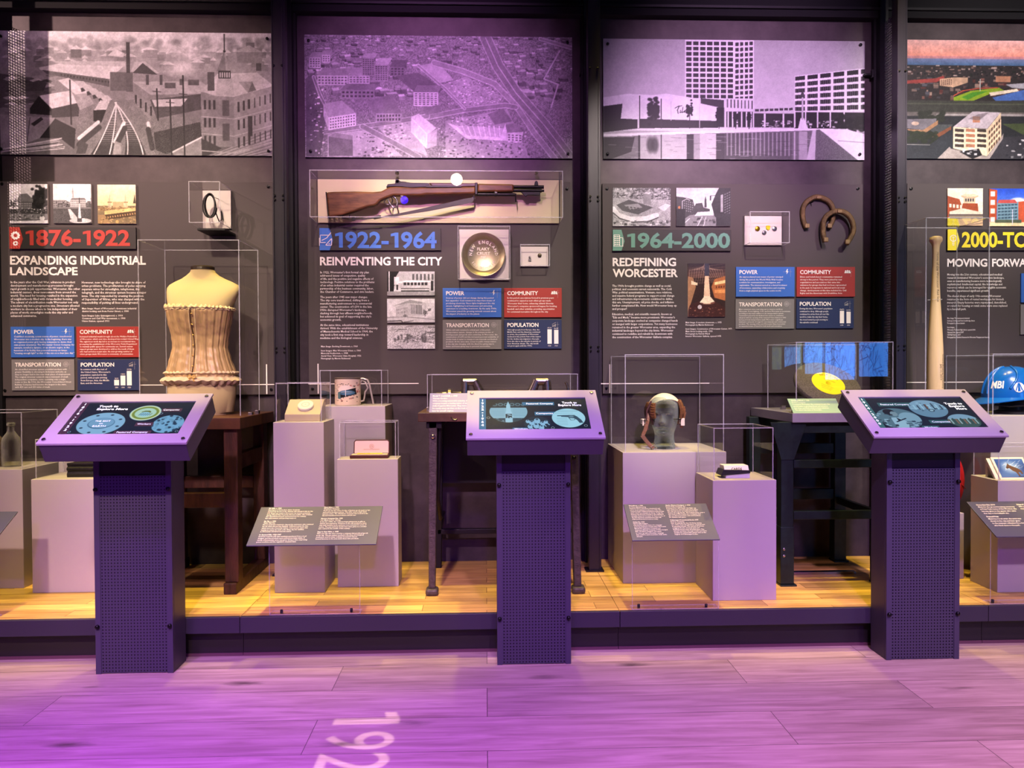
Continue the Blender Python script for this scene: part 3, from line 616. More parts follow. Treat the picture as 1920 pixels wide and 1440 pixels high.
cv.poly([(460, 735), (640, 730), (640, 760), (560, 800), (460, 790)], (.46, .45, .47)); cv.poly([(460, 795), (560, 800), (650, 740), (650, 770), (560, 825), (500, 820)], (.66, .5, .36)); cv.ell(512, 760, 24, 12, (.8, .7, .62))
cv.poly([(600, 800), (650, 765), (740, 765), (720, 800), (640, 825)], (.28, .3, .3)); cv.poly([(605, 825), (640, 825), (730, 775), (730, 800), (640, 850), (610, 840)], (.5, .3, .2))
for i in range(60): cv.ell(R_.uniform(460, 640), R_.uniform(810, 880), 18, 12, (.13, .17, .1), .8, .4)
cv.poly([(1040, 760), (1400, 750), (1600, 900), (1180, 830)], (.25, .3, .18)); cv.poly([(460, 890), (600, 890), (720, 800), (740, 800), (740, 980), (460, 980)], (.17, .19, .21)); cv.line((460, 888), (600, 890), 4, (.6, .6, .58))
cv.poly([(1040, 840), (1400, 820), (1600, 980), (950, 980)], (.2, .2, .22)); cv.specks((1050, 850, 1500, 970), 70, 8, 26, [(.85, .85, .85), (.1, .1, .12), (.5, .5, .5)])
cv.poly([(742, 780), (860, 685), (1030, 690), (950, 790)], (.74, .70, .72)); cv.poly([(742, 780), (950, 792), (950, 958), (742, 910)], (.93, .86, .72)); cv.poly([(950, 792), (1032, 690), (1036, 840), (950, 958)], (.86, .76, .62))
for j in range(4):
    for i, w_ in ((0, .3), (1, .28), (2, .3)): cv.poly([(752 + i * 68, 790 + j * 31), (808 + i * 68, 793 + j * 31), (808 + i * 68, 812 + j * 31), (752 + i * 68, 808 + j * 31)], (.24, .2, .18) if i != 1 else (.66, .45, .34))
    for i in range(5): cv.poly([(958 + i * 15, 805 - i * 17 + j * 36), (968 + i * 15, 793 - i * 17 + j * 36), (968 + i * 15, 813 - i * 17 + j * 36), (958 + i * 15, 826 - i * 17 + j * 36)], (.3, .22, .18))
cv.rect(860, 715, 905, 752, (.72, .5, .38)); cv.poly([(830, 730), (900, 700), (960, 690), (900, 740)], (.4, .36, .38), .6); cv.poly([(730, 912), (950, 960), (1030, 850), (1050, 815), (1045, 850), (960, 980), (640, 980), (720, 900)], (.75, .7, .66), .8); cv.poly([(780, 930), (900, 910), (920, 950), (860, 975)], (.1, .1, .11)); cv.specks((800, 905, 900, 945), 12, 10, 22, [(.9, .9, .9)])
cv.ell(1500, 700, 200, 20, (.3, .32, .26)); cv.specks((1250, 640, 1900, 900), 150, 10, 50, [(.4, .35, .32), (.2, .2, .2), (.6, .55, .5)]); cv.tex(.10); cv.noise(.04, 1)
P4 = poster('large colour aerial photograph with ballpark and pink dusk sky', cv, (1700, 77, 2190, 298.5), screwpx=((2180, 86),))
# ------------------------------------------------------------------ information panels, signs, cards, small photographs
PY = WY - .022                            # face of the grey panels
PF = wallfr(PY)
def ux(px, py, Y=PY): return at(px, py, Y).x
def vz(px, py, Y=PY): return at(px, py, Y).z
MPP = PY / FPX                            # metres per pixel on the panel
def lines_px(mb, fr, Y, lines, px, py, step, cap, wpx, mi=0, bold=.012, align='l'):
    """lines of small type; py is the first baseline; '' skips half a line"""
    mpp = Y / FPX; sx = fit_sx([l for l in lines if l], cap * mpp, wpx * mpp); y = py
    for l in lines:
        if l == '': y += step * .62; continue
        put_text(mb, fr, l, at(px, y, Y).x, at(px, y, Y).z, cap * mpp, sx=sx, bold=bold, res=1, mi=mi); y += step
    return y
def head_px(mb, fr, Y, s, x0, x1, ytop, ybot, mi=0, bold=.022, n=.0006):
    xm = (x0 + x1) / 2; u0 = at(x0, ybot, Y).x; u1 = at(x1, ybot, Y).x
    put_text(mb, fr, s, u0, at(xm, ybot, Y).z, at(xm, ytop, Y).z - at(xm, ybot, Y).z, width=u1 - u0, bold=bold, res=3, mi=mi, n=n)
def panel(label, pxs, heads, blocks, crosses, screwpx):
    x0, y0, x1, y1 = pxs; xm = (x0 + x1) / 2; a, b = ux(x0, 600), ux(x1, 600); zt, zb = vz(xm, y0), vz(xm, y1)
    t = thing('information_panel', label, 'panel', ((a + b) / 2, PY, zb), 'grey information panels on the wall')
    MB().box(a, b, PY, WY - .001, zb, zt).build('backing_board', 'panel grey', t, bev=.001)
    for s, hx0, hx1, hy0, hy1 in heads: mb = MB(); head_px(mb, PF, PY, s, hx0, hx1, hy0, hy1, bold=.03); mb.build('heading', 'white ink', t, fix=False)
    for bl in blocks:
        mb = MB(); lines_px(mb, PF, PY, *bl); mb.build('body_text', 'white ink', t, fix=False)
    mb = MB()
    for (p, q, w_) in crosses:
        A, B = at(*p, PY), at(*q, PY); h = w_ * MPP / 2
        if abs(A.z - B.z) < abs(A.x - B.x): mb.box(A.x, B.x, PY - .0012, PY, A.z - h, A.z + h)
        else: mb.box(A.x - h, A.x + h, PY - .0012, PY, B.z, A.z)
    if crosses: mb.build('cross_mark', 'white ink', t)
    screws(t, PF, [(ux(*p), vz(*p)) for p in screwpx], h=.006)
    return t
panel('grey panel with white heading on the expanding industrial landscape', (-2, 341, 513, 741),
      [('EXPANDING INDUSTRIAL', 19, 273.5, 480.5, 495.7), ('LANDSCAPE', 19, 145.8, 501.5, 515.5)],
      [(['In the years after the Civil War, advances in product', 'development and manufacturing processes brought', 'rapid growth in job opportunities. Worcester, like other', 'industrial centers, drew newcomers from around the', 'world. The need for housing resulted in the expansion', 'of neighborhoods filled with three-decker housing.', 'The advent of electrification made Worcester not only', 'a modern city but a progressive one. Streetcars allowed', 'workers to choose where to live independent of their', 'places of work; streetlights made the city safer and', 'enhanced commerce.'], 20, 531, 6.32, 3.9, 125),
       (['However, new technology also brought its share of', 'urban problems. The proliferation of poles carrying', 'separate wires for streetlights, telephones, the', 'telegraph, and the streetcar system became a major', 'issue. The city responded by creating the position', 'of Supervisor of Wires, who was charged with the', 'responsibility of putting all lines underground.'], 153.5, 531.5, 6.32, 3.9, 116.5),
       (["Main Image: Heart of Worcester's downtown industrial", 'district looking east from Foster Street, c. 1900', '', 'Inset Images: Lake Quinsigamond, c. 1910', 'Common and Civil War monument, c. 1900', 'Union Station, opened 1911'], 154, 580, 5.1, 3.1, 98)],
      [((262, 722), (515, 721.5), 1.6), ((499.8, 683), (500.4, 739), 2.0)], ((4.5, 345), (503, 350), (10, 732), (509, 730)))
panel('grey panel with white heading about reinventing the city', (578, 340, 1071, 738.5),
      [('REINVENTING THE CITY', 600, 829.4, 482.5, 497)],
      [(["In 1922, Worcester's first formal city plan", 'addressed issues of congestion, quality', 'of life, and the positive and negative effects of', 'technology. Positive solutions to the problems', 'of an urban industrial center required the', 'partnership of the business community, labor,', 'the Chamber of Commerce, and civic leaders.', '', 'The years after 1945 saw major changes.', 'The city core transformed, shifting from a', 'manufacturing environment to a commercial', 'center. The construction of I-290 in the late', "1950s disrupted Worcester's landscape,", 'slashing through less affluent neighborhoods,', "but achieved its goal of supporting the city's", 'economic growth.', '', 'At the same time, educational institutions', 'thrived. With the establishment of the University', 'of Massachusetts Medical School in 1964, the', 'city took a first step toward leadership in', 'medicine and the biological sciences.'], 600.5, 512.5, 6.08, 3.8, 106),
       (['Main Image: Evolving Downtown, c. 1960', '', 'Inset Images: Miss Worcester Diner, c. 1960', 'Memorial Auditorium, c. 1958', 'Aerial View, Worcester State Hospital, 1956', 'Photograph by Marvin Richmond'], 602, 651, 4.9, 3.0, 74)],
      [((578, 720), (785, 719), 1.6), ((596.3, 682), (596.6, 738), 2.0)], ((1063, 354), (586.5, 729), (586, 353)))
panel('grey panel with white heading about redefining the city, horseshoes hung on it', (1130, 345, 1617, 737),
      [('REDEFINING', 1148.7, 1267.5, 484.2, 498.5), ('WORCESTER', 1148.7, 1271, 504.8, 519)],
      [(['The 1960s brought positive change as well as social,', 'political, and economic unrest nationwide. The Cold', 'War, political assassinations, Vietnam, race relations,', 'and massive federal programs to support social change', 'and infrastructure improvements combined to define', 'this era. Unemployment, oil price shocks, and inflation', 'further complicated life. How would Worcester keep up', 'and prosper?', '', 'Education, medical, and scientific research, known as', '"Eds and Meds," became more prominent. Worcester\'s', 'corporate landscape evolved as companies changed hands', 'or merged with larger corporations. Yet many businesses', 'remained in the greater Worcester area, expanding the', 'industrial landscape beyond the city limits. Worcester', 'continued to redefine and rebuild its downtown with', 'the construction of the Worcester Galleria complex.'], 1148, 537.8, 6.16, 3.8, 124),
       (['Main Image: A modern downtown, c. 1975', 'Photograph by Marvin Richmond', '', 'Inset Images: Construction of Worcester Center, 1971', 'Main Street looking south, 1993', 'Photograph by Patrick Ward', 'Interior Worcester Galleria, opened 1975'], 1285.5, 606, 4.6, 2.9, 88)],
      [((1127, 719.5), (1330, 718.3), 1.8), ((1143.2, 683), (1143.5, 737), 2.0)], ((1138, 354), (1608, 354), (1137, 727.5)))
panel('grey panel with white heading about moving forward behind the bat', (1700, 345, 2190, 735.5),
      [('MOVING', 1776, 1851, 485.8, 499.5), ('FORWARD', 1860, 1947, 485.8, 499.5)],
      [(['Moving into the 21st century, education and medical', "research dominated Worcester's economic landscape,", 'even as manufacturing became more technologically', 'sophisticated. Intellectual capital, like knowledge and', 'resources which can be leveraged for tangible economic', 'benefits, experienced significant growth.', '', 'The shared shops of early 19th-century Worcester', 'returned in the form of rented workspace for biotech', 'research. Empty factories were repurposed, demolished,', 'or rebuilt for housing or retail; some were even replaced', 'by a baseball park.'], 1776, 516.5, 6.1, 3.8, 117),
       (['Main Image: The repurposed industrial', 'landscape looking east from Southbridge Street', 'Photograph by Above Summit', '', 'Inset Images:', 'Worcester Technical High School, opened 2006', 'Gateway Park, opened 2007', 'CSX Rail Yard, c. 2017', 'Photograph by Christine Peterson for Worcester Telegram and Gazette'], 1776, 598, 4.7, 2.8, 82)],
      [((1700, 717), (1912, 716), 1.6)], ((1708, 354),))
# -- era signs
def era_sign(label, pxs, col, tagw, text, tpx, icon):
    x0, y0, x1, y1 = pxs; Y = PY - .012; xm = (x0 + x1) / 2; a, b = ux(x0, y0, Y), ux(x1, y0, Y); zt, zb = vz(xm, y0, Y), vz(xm, y1, Y); fr = wallfr(Y)
    t = thing('era_sign', label, 'sign', ((a + b) / 2, Y, zb), 'dated era signs')
    MB().box(a, b, Y, PY, zb, zt).build('board', 'sign black', t, bev=.001)
    m = mat('era ' + col, col, .5); mm = Y / FPX; u1 = a + tagw * mm; k = 6 * mm; h = zt - zb
    mb = MB(); mb.prism([(a, zb), (u1 - k, zb), (u1, zb + h * .45), (u1 - k, zt), (a, zt)], fr, .0002, .0016); tg = mb.build('tag', m, t)
    mb = MB(); tx0, tx1, ty0, ty1 = tpx; put_dated(mb, fr, text, ux(tx0, ty1, Y), vz(xm, ty1, Y), vz(xm, ty0, Y) - vz(xm, ty1, Y), ux(tx1, ty1, Y) - ux(tx0, ty1, Y)); mb.build('lettering', m, t, fix=False)
    mb = MB(); icon(mb, lambda u, v, n=.0026: fr(a + tagw * mm * (.46 + u), zb + h * (.5 + v * .6), n), mm); mb.build('icon', 'white ink', tg, fix=False)
def ring(mb, f, cx, cy, r0, r1, asp, n=20, teeth=0):
    V = []; F = []
    for i in range(n):
        t = 2 * PI * i / n; R = r1 * (1.16 if teeth and (i % 4 < 2) else 1)
        V += [f(cx + r0 * math.cos(t), cy + r0 * math.sin(t) * asp), f(cx + R * math.cos(t), cy + R * math.sin(t) * asp)]
    for i in range(n): j = (i + 1) % n; F.append((2 * i, 2 * i + 1, 2 * j + 1, 2 * j))
    mb.add(V, F)
def ic_gear(mb, f, mm): ring(mb, f, 0, .18, .14, .30, .95, 40, 1); ring(mb, f, 0, -.42, .07, .17, .95, 32, 1)
def bars(mb, f, segs, w_=.05):
    for (x0, y0, x1, y1) in segs:
        d = Vector((x1 - x0, y1 - y0, 0)); n_ = Vector((-d.y, d.x, 0)).normalized() * w_ / 2
        mb.add([f(x0 - n_.x, y0 - n_.y), f(x1 - n_.x, y1 - n_.y), f(x1 + n_.x, y1 + n_.y), f(x0 + n_.x, y0 + n_.y)], [(0, 1, 2, 3)])
def ic_plan(mb, f, mm): bars(mb, f, [(-.4, .3, .3, .3), (-.4, .3, -.4, -.25), (-.4, -.25, .0, -.25), (.3, .3, .4, .5), (-.3, -.1, .1, .1), (.1, .1, .35, .45), (0, -.45, .45, .05), (0, -.45, .45, -.45), (.45, -.45, .45, .05), (.2, -.35, .35, -.35), (-.46, .1, -.46, -.5)])
def ic_tower(mb, f, mm):
    bars(mb, f, [(-.36, -.45, -.36, .42), (.12, -.45, .12, .42), (-.36, .42, .12, .42), (.12, .2, .38, .2), (.38, .2, .38, -.45), (-.4, -.47, .42, -.47)], .04)
    for i in range(3):
        for j in range(5): bars(mb, f, [(-.3 + i * .16, .3 - j * .16, -.2 + i * .16, .3 - j * .16)], .09)
def ic_bulb(mb, f, mm): ring(mb, f, 0, .12, .24, .29, .9, 24); bars(mb, f, [(-.1, -.2, .1, -.2), (-.1, -.32, .1, -.32), (-.08, -.42, .08, -.42), (0, -.1, 0, .2), (-.1, .2, .1, .2)], .04)
era_sign('black sign dated 1876-1922 in red digits with a gear tag', (17.4, 426, 254.6, 466.7), '#b0392f', 24.5, '1876-1922', (49.5, 241.4, 432.3, 460), ic_gear)
era_sign('black sign dated 1922-1964 in blue digits', (599, 428, 826.7, 469.4), '#3f74c4', 24.5, '1922-1964', (629.5, 816, 436, 464.3), ic_plan)
era_sign('black sign dated 1964-2000 in green digits', (1148.7, 431, 1370.7, 470.4), '#5d8f7c', 22.5, '1964-2000', (1177, 1366, 438, 464), ic_tower)
era_sign('black sign in yellow digits beginning 2000, beside the bat', (1776.7, 430, 2002, 469.6), '#e3d32a', 23.5, '2000-TODAY', (1804, 1993, 436.5, 463), ic_bulb)
# -- topic cards
BOLT = [(.02, 1), (-.5, -.1), (-.08, -.1), (-.2, -1), (.5, .18), (.1, .18), (.32, 1)]
def card(bay, title, pxs, col, body, chart=None):
    x0, y0, x1, y1 = pxs; Y = PY - .009; xm = (x0 + x1) / 2; a, b = ux(x0, y0, Y), ux(x1, y0, Y); zt, zb = vz(xm, y0, Y), vz(xm, y1, Y); fr = wallfr(Y); mm = Y / FPX
    cn = {'POWER': 'blue', 'COMMUNITY': 'red', 'TRANSPORTATION': 'grey', 'POPULATION': 'navy'}[title]
    t = thing('topic_card', '%s card headed %s beneath the %s' % (cn, title.lower(), bay), 'sign', ((a + b) / 2, Y, zb), 'coloured topic cards on the panels')
    bd = MB().box(a, b, Y, PY, zb, zt).build('board', mat('card ' + cn, col, .5), t, bev=.0008)
    W_ = x1 - x0; tx = x0 + W_ * .058
    tw = {'POWER': .31, 'COMMUNITY': .53, 'TRANSPORTATION': .73, 'POPULATION': .54}[title] * W_
    mb = MB(); head_px(mb, fr, Y, title, tx, tx + tw, y0 + 6.2, y0 + 13.2, bold=.02); mb.build('title', 'white ink', bd, fix=False)
    wpx = {'POPULATION': .46}.get(title, .86) * W_ if not isinstance(body, tuple) else body[1] * W_
    if isinstance(body, tuple): body = body[0]
    n = len(body); st = min(5.2, (y1 - y0 - 20) / max(n, 1)); mb = MB(); lines_px(mb, fr, Y, body, tx, y0 + 20, st, st * .56, wpx, bold=.006); mb.build('body_text', 'white ink', bd, fix=False)
    mb = MB(); cx, cy = x0 + W_ * .87, y0 + 9; cu, cv_ = at(cx, cy, Y).x, at(cx, cy, Y).z; f = lambda u, v, n=.0006: fr(cu + u * mm * 5, cv_ + v * mm * 5, n)
    if title == 'POWER': mb.add([f(x, y) for x, y in BOLT], [tuple(range(len(BOLT)))])
    elif title == 'COMMUNITY':
        for dx, s_ in ((-.7, .8), (.7, .8), (0, 1)):
            ring(mb, f, dx, .35 * s_, 0, .34 * s_, 1, 12); mb.add([f(dx - .6 * s_, -.55), f(dx + .6 * s_, -.55), f(dx + .45 * s_, .1), f(dx - .45 * s_, .1)], [(0, 1, 2, 3)])
    elif title == 'TRANSPORTATION': ring(mb, f, 0, 0, .75, .95, 1, 24); ring(mb, f, 0, 0, .2, .5, 1, 16); bars(mb, f, [(-.8, 0, .8, 0)], .12)
    else:
        for i, h_ in enumerate((.5, .7, 1.0)): mb.add([f(-.7 + i * .5, -.8), f(-.35 + i * .5, -.8), f(-.35 + i * .5, -.8 + h_), f(-.7 + i * .5, -.8 + h_)], [(0, 1, 2, 3)])
        bars(mb, f, [(-.8, .0, .0, .5), (.0, .5, .7, .8)], .14)
    mb.build('icon', 'white ink' if title in ('POWER', 'COMMUNITY') else 'grey ink', bd, fix=False)
    mb = MB(); bars(mb, f, [(1.3, 1.0, 1.3, -1.9), (-1.6 if title == 'POWER' else .9, 0, 1.9, 0)], .07); mb.build('cross_mark', 'grey ink', bd, fix=False)
    if chart:
        mb = MB(); k = len(chart)
        for i, (yr, val, h_, lab) in enumerate(chart):
            bx = x0 + W_ * ((.60 + i * .103) if k == 3 else (.755 + i * .115)); bw = W_ * .075; A = at(bx, y1 - 9.5, Y)
            mb.box(A.x, A.x + bw * mm, Y - .001, Y, A.z, A.z + h_ * mm)
            put_text(mb, fr, yr, A.x + bw * mm / 2, A.z - 5.2 * mm, 2.7 * mm, sx=.8, align='c', res=1); put_text(mb, fr, val, A.x + bw * mm / 2, A.z + (h_ + 1.5) * mm, 2.5 * mm, sx=.72, align='c', res=1)
        mb.build('bar_chart', 'white ink', bd, fix=False)
CB, CRD, CGY, CNV = '#3566b8', '#9a2c24', '#777472', '#1d2950'
B1, B2, B3, B4 = 'industrial landscape heading', 'reinventing the city heading', 'pin case and horseshoes', 'moving forward panel edge'
card(B1, 'POWER', (19.6, 612.5, 139, 670), CB, (['Coal-fired electricity, a new source of power, transformed', 'Worcester into a modern city. In the beginning, there was', 'no organized power grid, leaving companies to devise their', 'own power structures. The Worcester Corset Company, for', 'example, installed a dynamo, or an electric engine, in the', 'basement of its facility that powered twenty-six lamps,', '"creating enough light" as that of the sun on a clear June day."'], .91))
card(B1, 'COMMUNITY', (143, 612.5, 260, 670), CRD, (['Increased industrial wealth brought about the Welfare Federation', "of Worcester, which over time developed into today's United Way.", 'The eight-hour work day led to an increase in recreational time,', 'prompting the establishment of the Worcester Parks Department', 'to maintain public spaces for community use. Several veteran', 'support groups were developed to address the needs of those', 'who had served in recent wars. An ever-growing number of', 'ethnic groups made Worcester a community of communities.'], .91))
card(B1, 'TRANSPORTATION', (21.4, 674, 139, 732), CGY, ['An electrified streetcar system provided workers with', 'greater flexibility in choosing both houses and jobs, as', 'they no longer had to live near their place of employment.', 'The original streetcar network was a mismatch of small,', 'independent companies, some operating only a single', 'route or line. By 1916, the Worcester Consolidated Street', 'Railway Company had become the largest in the state,', 'with 429 cars and 250 miles of track.'])
card(B1, 'POPULATION', (144.9, 674, 260.7, 732), CNV, ['In common with the rest of', "the United States, Worcester's", 'population exploded in this', 'period, with people arriving', 'from Europe, Asia, the Middle', 'East, and the Americas.'], [('1880', '58,291', 10, ''), ('1900', '118,421', 18, ''), ('1920', '179,754', 26.5, '')])
card(B2, 'POWER', (830, 540, 940, 595), CB, ['Sources of power did not change during this period', 'but expanded. Coal remained an important means of', 'producing electricity. Neon lights brightened the city', 'streets, highlighting local businesses and attracting', 'customers to a bustling downtown. By the early 1960s,', 'Worcester joined the growing national concern about', 'the impact of industry on the planet.'])
card(B2, 'COMMUNITY', (945, 540, 1053.3, 595), CRD, ['In this period, associations formed in previous years', 'continued to expand as new ethnic groups made', 'Worcester their home, enhancing cultural diversity.', "Worcester's companies sponsored leagues for bowling,", 'baseball, and other activities, providing opportunities', 'for communal recreation throughout the city.'])
card(B2, 'TRANSPORTATION', (830, 600, 940, 655), CGY, (['While railroads remained a critical part of America\'s', 'transportation system, changes in the primary modes of', 'moving people and goods were underway. In Worcester, the', 'construction of I-290 and the increased personal availability of', 'trucks made it easier to transport raw materials and finished', 'products. At the same time, access to public transportation', 'in the city was changing, with the diesel bus giving way to', 'buses, and buses giving way to personal automobiles.'], .89))
card(B2, 'POPULATION', (945, 599.5, 1053, 654), CNV, (['Although people from Europe, Asia, the', 'Middle East, and the Americas continued', 'to arrive, the population of Worcester', 'declined in this period. Part of the reason', 'for the decline was migration of people', 'from the city to the suburbs in pursuit of', 'their American dream. The city would', 'not grow again until the 1990s.'], .58), [('1930', '195,311', 27, ''), ('1960', '186,587', 26, '')])
card(B3, 'POWER', (1380, 500.5, 1490, 556.3), CB, (['An unprecedented new means of power emerged', 'during this period, the World Wide Web became', 'a vehicle for communication, investigation, and', 'exploration. The internet served as a shared incubator', 'of innovation, expanding collaboration and creativity', 'from a single physical space to the entire world.'], .83))
card(B3, 'COMMUNITY', (1493.8, 500.5, 1603.3, 556.3), CRD, (['Ethnic and beliefs-based communities remained', 'strong in this period. They were joined by new', 'organizations and associations that came into', 'existence for groups that had not been represented', 'in the past. In response to national and local social', 'change, developments at this time included the Civil', 'Rights and the Americans with Disabilities Acts.'], .81))
card(B3, 'TRANSPORTATION', (1379.3, 561, 1489, 616.5), CGY, (['Most commuters were now using cars to travel to and from', 'Worcester. A new highway, I-190, ran from Worcester to Leominster,', 'providing an important addition to the transportation system.', 'Commuters passed by rail declined, but service to commuter', 'rail grew with the opening of the restored Union Station in 1999.', 'Increased truck transportation made Worcester a significant', 'destination and point of origin for raw materials and commercial', 'products. The opening of the new Worcester Airport provided', 'an expanded means of travel for both work and recreation.'], .90))
card(B3, 'POPULATION', (1493.3, 560, 1601, 615.6), CNV, (["During this time, Worcester's population", 'continued to drop. Although people', 'continued to arrive from all over the', 'world to make the city their home,', 'the trend toward people moving to', 'the suburbs continued.'], .58), [('1970', '176,572', 23.5, ''), ('1990', '169,759', 22, '')])
card(B4, 'POWER', (1915, 512.6, 2025, 567), CB, ['Green energy initiatives', 'brought new power to the city.'])
card(B4, 'TRANSPORTATION', (1914, 571, 2024, 627), CGY, ['New commuter rail service', 'linked the city with Boston.'])
# -- small mounted photographs
def photo(label, pxs, draw, zoom, org, k=1.35):
    x0, y0, x1, y1 = pxs; Y = PY - .008; fr = wallfr(Y); xm = (x0 + x1) / 2
    cv = Cv(x1 - x0, y1 - y0, k, 1 / zoom, org[0] - x0, org[1] - y0); draw(cv); cv.tex(.08); cv.noise(.05, 1)
    a, b = ux(x0, y0, Y), ux(x1, y0, Y); zt, zb = vz(xm, y0, Y), vz(xm, y1, Y)
    o = sheet('mounted_photograph', cv, fr, a, b, zb, zt, .0005, 'photo ink'); tag(o, label, 'photograph', 'small photographs mounted on the panels')
    MB().box(a, b, Y, PY, zb, zt).build('backing_board', 'white board', o)
def tr(cv, x, y, r, c=.12, n=40):
    for _ in range(n): cv.ell(x + cv.rs.normal(0, r * .5), y + cv.rs.normal(0, r * .5), r * .3, r * .26, c * cv.rs.uniform(.6, 1.6), .85, .5)
def d1(c):
    c.a[:] = .84; c.grad(80, 200, .88, .8); tr(c, 250, 150, 45, .1, 90); tr(c, 230, 210, 50, .1, 80); tr(c, 80, 210, 24, .25)
    c.poly([(105, 180), (120, 145), (165, 140), (200, 175), (200, 195), (105, 195)], .4); c.rect(110, 190, 195, 235, .3); c.tri_grid((112, 195), (193, 195), (112, 235), 8, 3, .6, .5, .5); c.rect(55, 235, 295, 265, .2); c.specks((60, 225, 290, 262), 60, 4, 9, [.1, .8, .5])
    c.rect(55, 265, 295, 300, .42); c.specks((60, 265, 230, 300), 50, 6, 20, [.25, .6]); c.rect(55, 298, 295, 306, .3); c.poly([(55, 310), (295, 300), (295, 330), (55, 330)], .82); c.ell(255, 290, 16, 16, .85); c.ell(252, 275, 7, 7, .3)
def d2(c):
    c.a[:] = .88; c.rect(320, 200, 560, 330, .3); c.poly([(430, 180), (440, 168), (515, 166), (528, 180)], .45); c.rect(428, 180, 525, 222, .72); c.tri_grid((430, 182), (523, 182), (430, 222), 10, 3, .4, .5, .6); c.poly([(443, 165), (441, 130), (446, 98), (450, 130), (452, 165)], .65)
    c.rect(325, 180, 400, 225, .6); c.tri_grid((326, 182), (399, 182), (326, 222), 6, 3, .35); tr(c, 410, 205, 16, .3); tr(c, 370, 210, 20, .3); tr(c, 545, 200, 16, .3); c.rect(320, 222, 560, 232, .45)
    c.poly([(415, 235), (430, 235), (470, 285), (470, 310), (430, 290)], .8); c.ell(490, 305, 70, 16, .78); c.poly([(475, 305), (482, 200), (488, 200), (496, 305)], .85); c.rect(470, 290, 500, 312, .3); c.rect(482, 165, 487, 200, .25); c.noise(.14, 1, (320, 235, 560, 330))
def d3(c):
    c.a[:] = (.93, .86, .72); c.grad(85, 220, (.95, .9, .78), (.93, .82, .6)); c.rect(595, 215, 835, 330, (.5, .44, .32))
    for x in (672, 767): c.poly([(x - 14, 235), (x - 8, 190), (x, 140), (x + 6, 190), (x + 14, 235)], (.8, .72, .58)); c.rect(x - 14, 190, x + 14, 196, (.55, .45, .3))
    c.rect(690, 190, 755, 225, (.7, .62, .46)); c.rect(605, 225, 820, 245, (.55, .45, .3)); c.poly([(640, 245), (825, 225), (825, 245), (640, 270)], (.88, .76, .5)); c.poly([(635, 270), (830, 245), (830, 275), (650, 300)], (.3, .24, .16)); c.tri_grid((650, 275), (828, 250), (655, 295), 12, 1, (.75, .6, .4), .4, .5)
    c.specks((600, 215, 830, 240), 40, 5, 14, [(.4, .34, .24), (.8, .7, .5)]); c.poly([(600, 270), (640, 270), (680, 325), (597, 328)], (.6, .5, .34)); c.specks((600, 285, 830, 325), 60, 4, 14, [(.25, .2, .13), (.8, .68, .46), (.6, .5, .3)]); c.poly([(812, 200), (822, 145), (830, 200)], (.3, .27, .2)); c.ell(715, 310, 10, 10, (.8, .65, .4))
def e1(c):
    c.a[:] = .86; c.rect(640, 750, 920, 850, .74); c.tri_grid((760, 765), (915, 765), (760, 815), 6, 1, .35, .5, .8); c.poly([(597, 752), (680, 752), (650, 800), (640, 905), (597, 905)], .08); c.rect(608, 752, 616, 905, .75); c.rect(645, 790, 678, 840, .9); c.rect(660, 840, 672, 875, .2)
    c.poly([(670, 825), (720, 812), (890, 815), (905, 822), (890, 885), (690, 880)], .8); c.poly([(670, 822), (730, 812), (890, 815), (905, 822), (670, 830)], .95); c.tri_grid((705, 825), (870, 825), (705, 845), 7, 1, .2, .75, .9); c.rect(690, 862, 880, 868, .4); c.rect(890, 815, 908, 880, .15); c.rect(597, 885, 920, 915, .62); c.rect(690, 878, 880, 886, .2); c.noise(.1, 1)
def e2(c):
    c.a[:] = .88; c.poly([(655, 990), (750, 945), (860, 965), (860, 1050), (655, 1050)], .78); c.poly([(640, 985), (750, 945), (835, 960), (830, 970), (750, 965)], .62); c.tri_grid((755, 975), (830, 980), (755, 1035), 7, 1, .35, .45, 1); c.tri_grid((660, 1000), (735, 985), (660, 1045), 8, 2, .45, .4, .5)
    tr(c, 850, 1030, 14, .35); tr(c, 880, 1010, 10, .3); tr(c, 720, 1050, 12, .4); c.rect(597, 1055, 918, 1098, .8); c.path([(597, 1060), (720, 1055), (918, 1075)], 4, .5); c.path([(597, 1085), (690, 1082), (700, 1090)], 7, .2); c.path([(710, 1090), (770, 1082)], 6, .35); c.rect(714, 1020, 717, 1062, .3); c.noise(.1, 1)
def e3(c):
    c.a[:] = .74; c.noise(.25, 2); c.noise(.2, 1)
    for i in range(26): x = c.rs.uniform(600, 900); y = c.rs.uniform(1125, 1265); c.path([(x, y), (x + c.rs.uniform(10, 60), y + c.rs.uniform(-20, 20)), (x + c.rs.uniform(40, 100), y + c.rs.uniform(-20, 30))], 4, c.rs.choice([.25, .95, .4]), .7)
    for i in range(30): x = c.rs.uniform(640, 850); c.rect(x, c.rs.uniform(1170, 1230), x + 14, c.rs.uniform(1180, 1235), .3, .6)
    c.grad(1116, 1120, .85, .8)
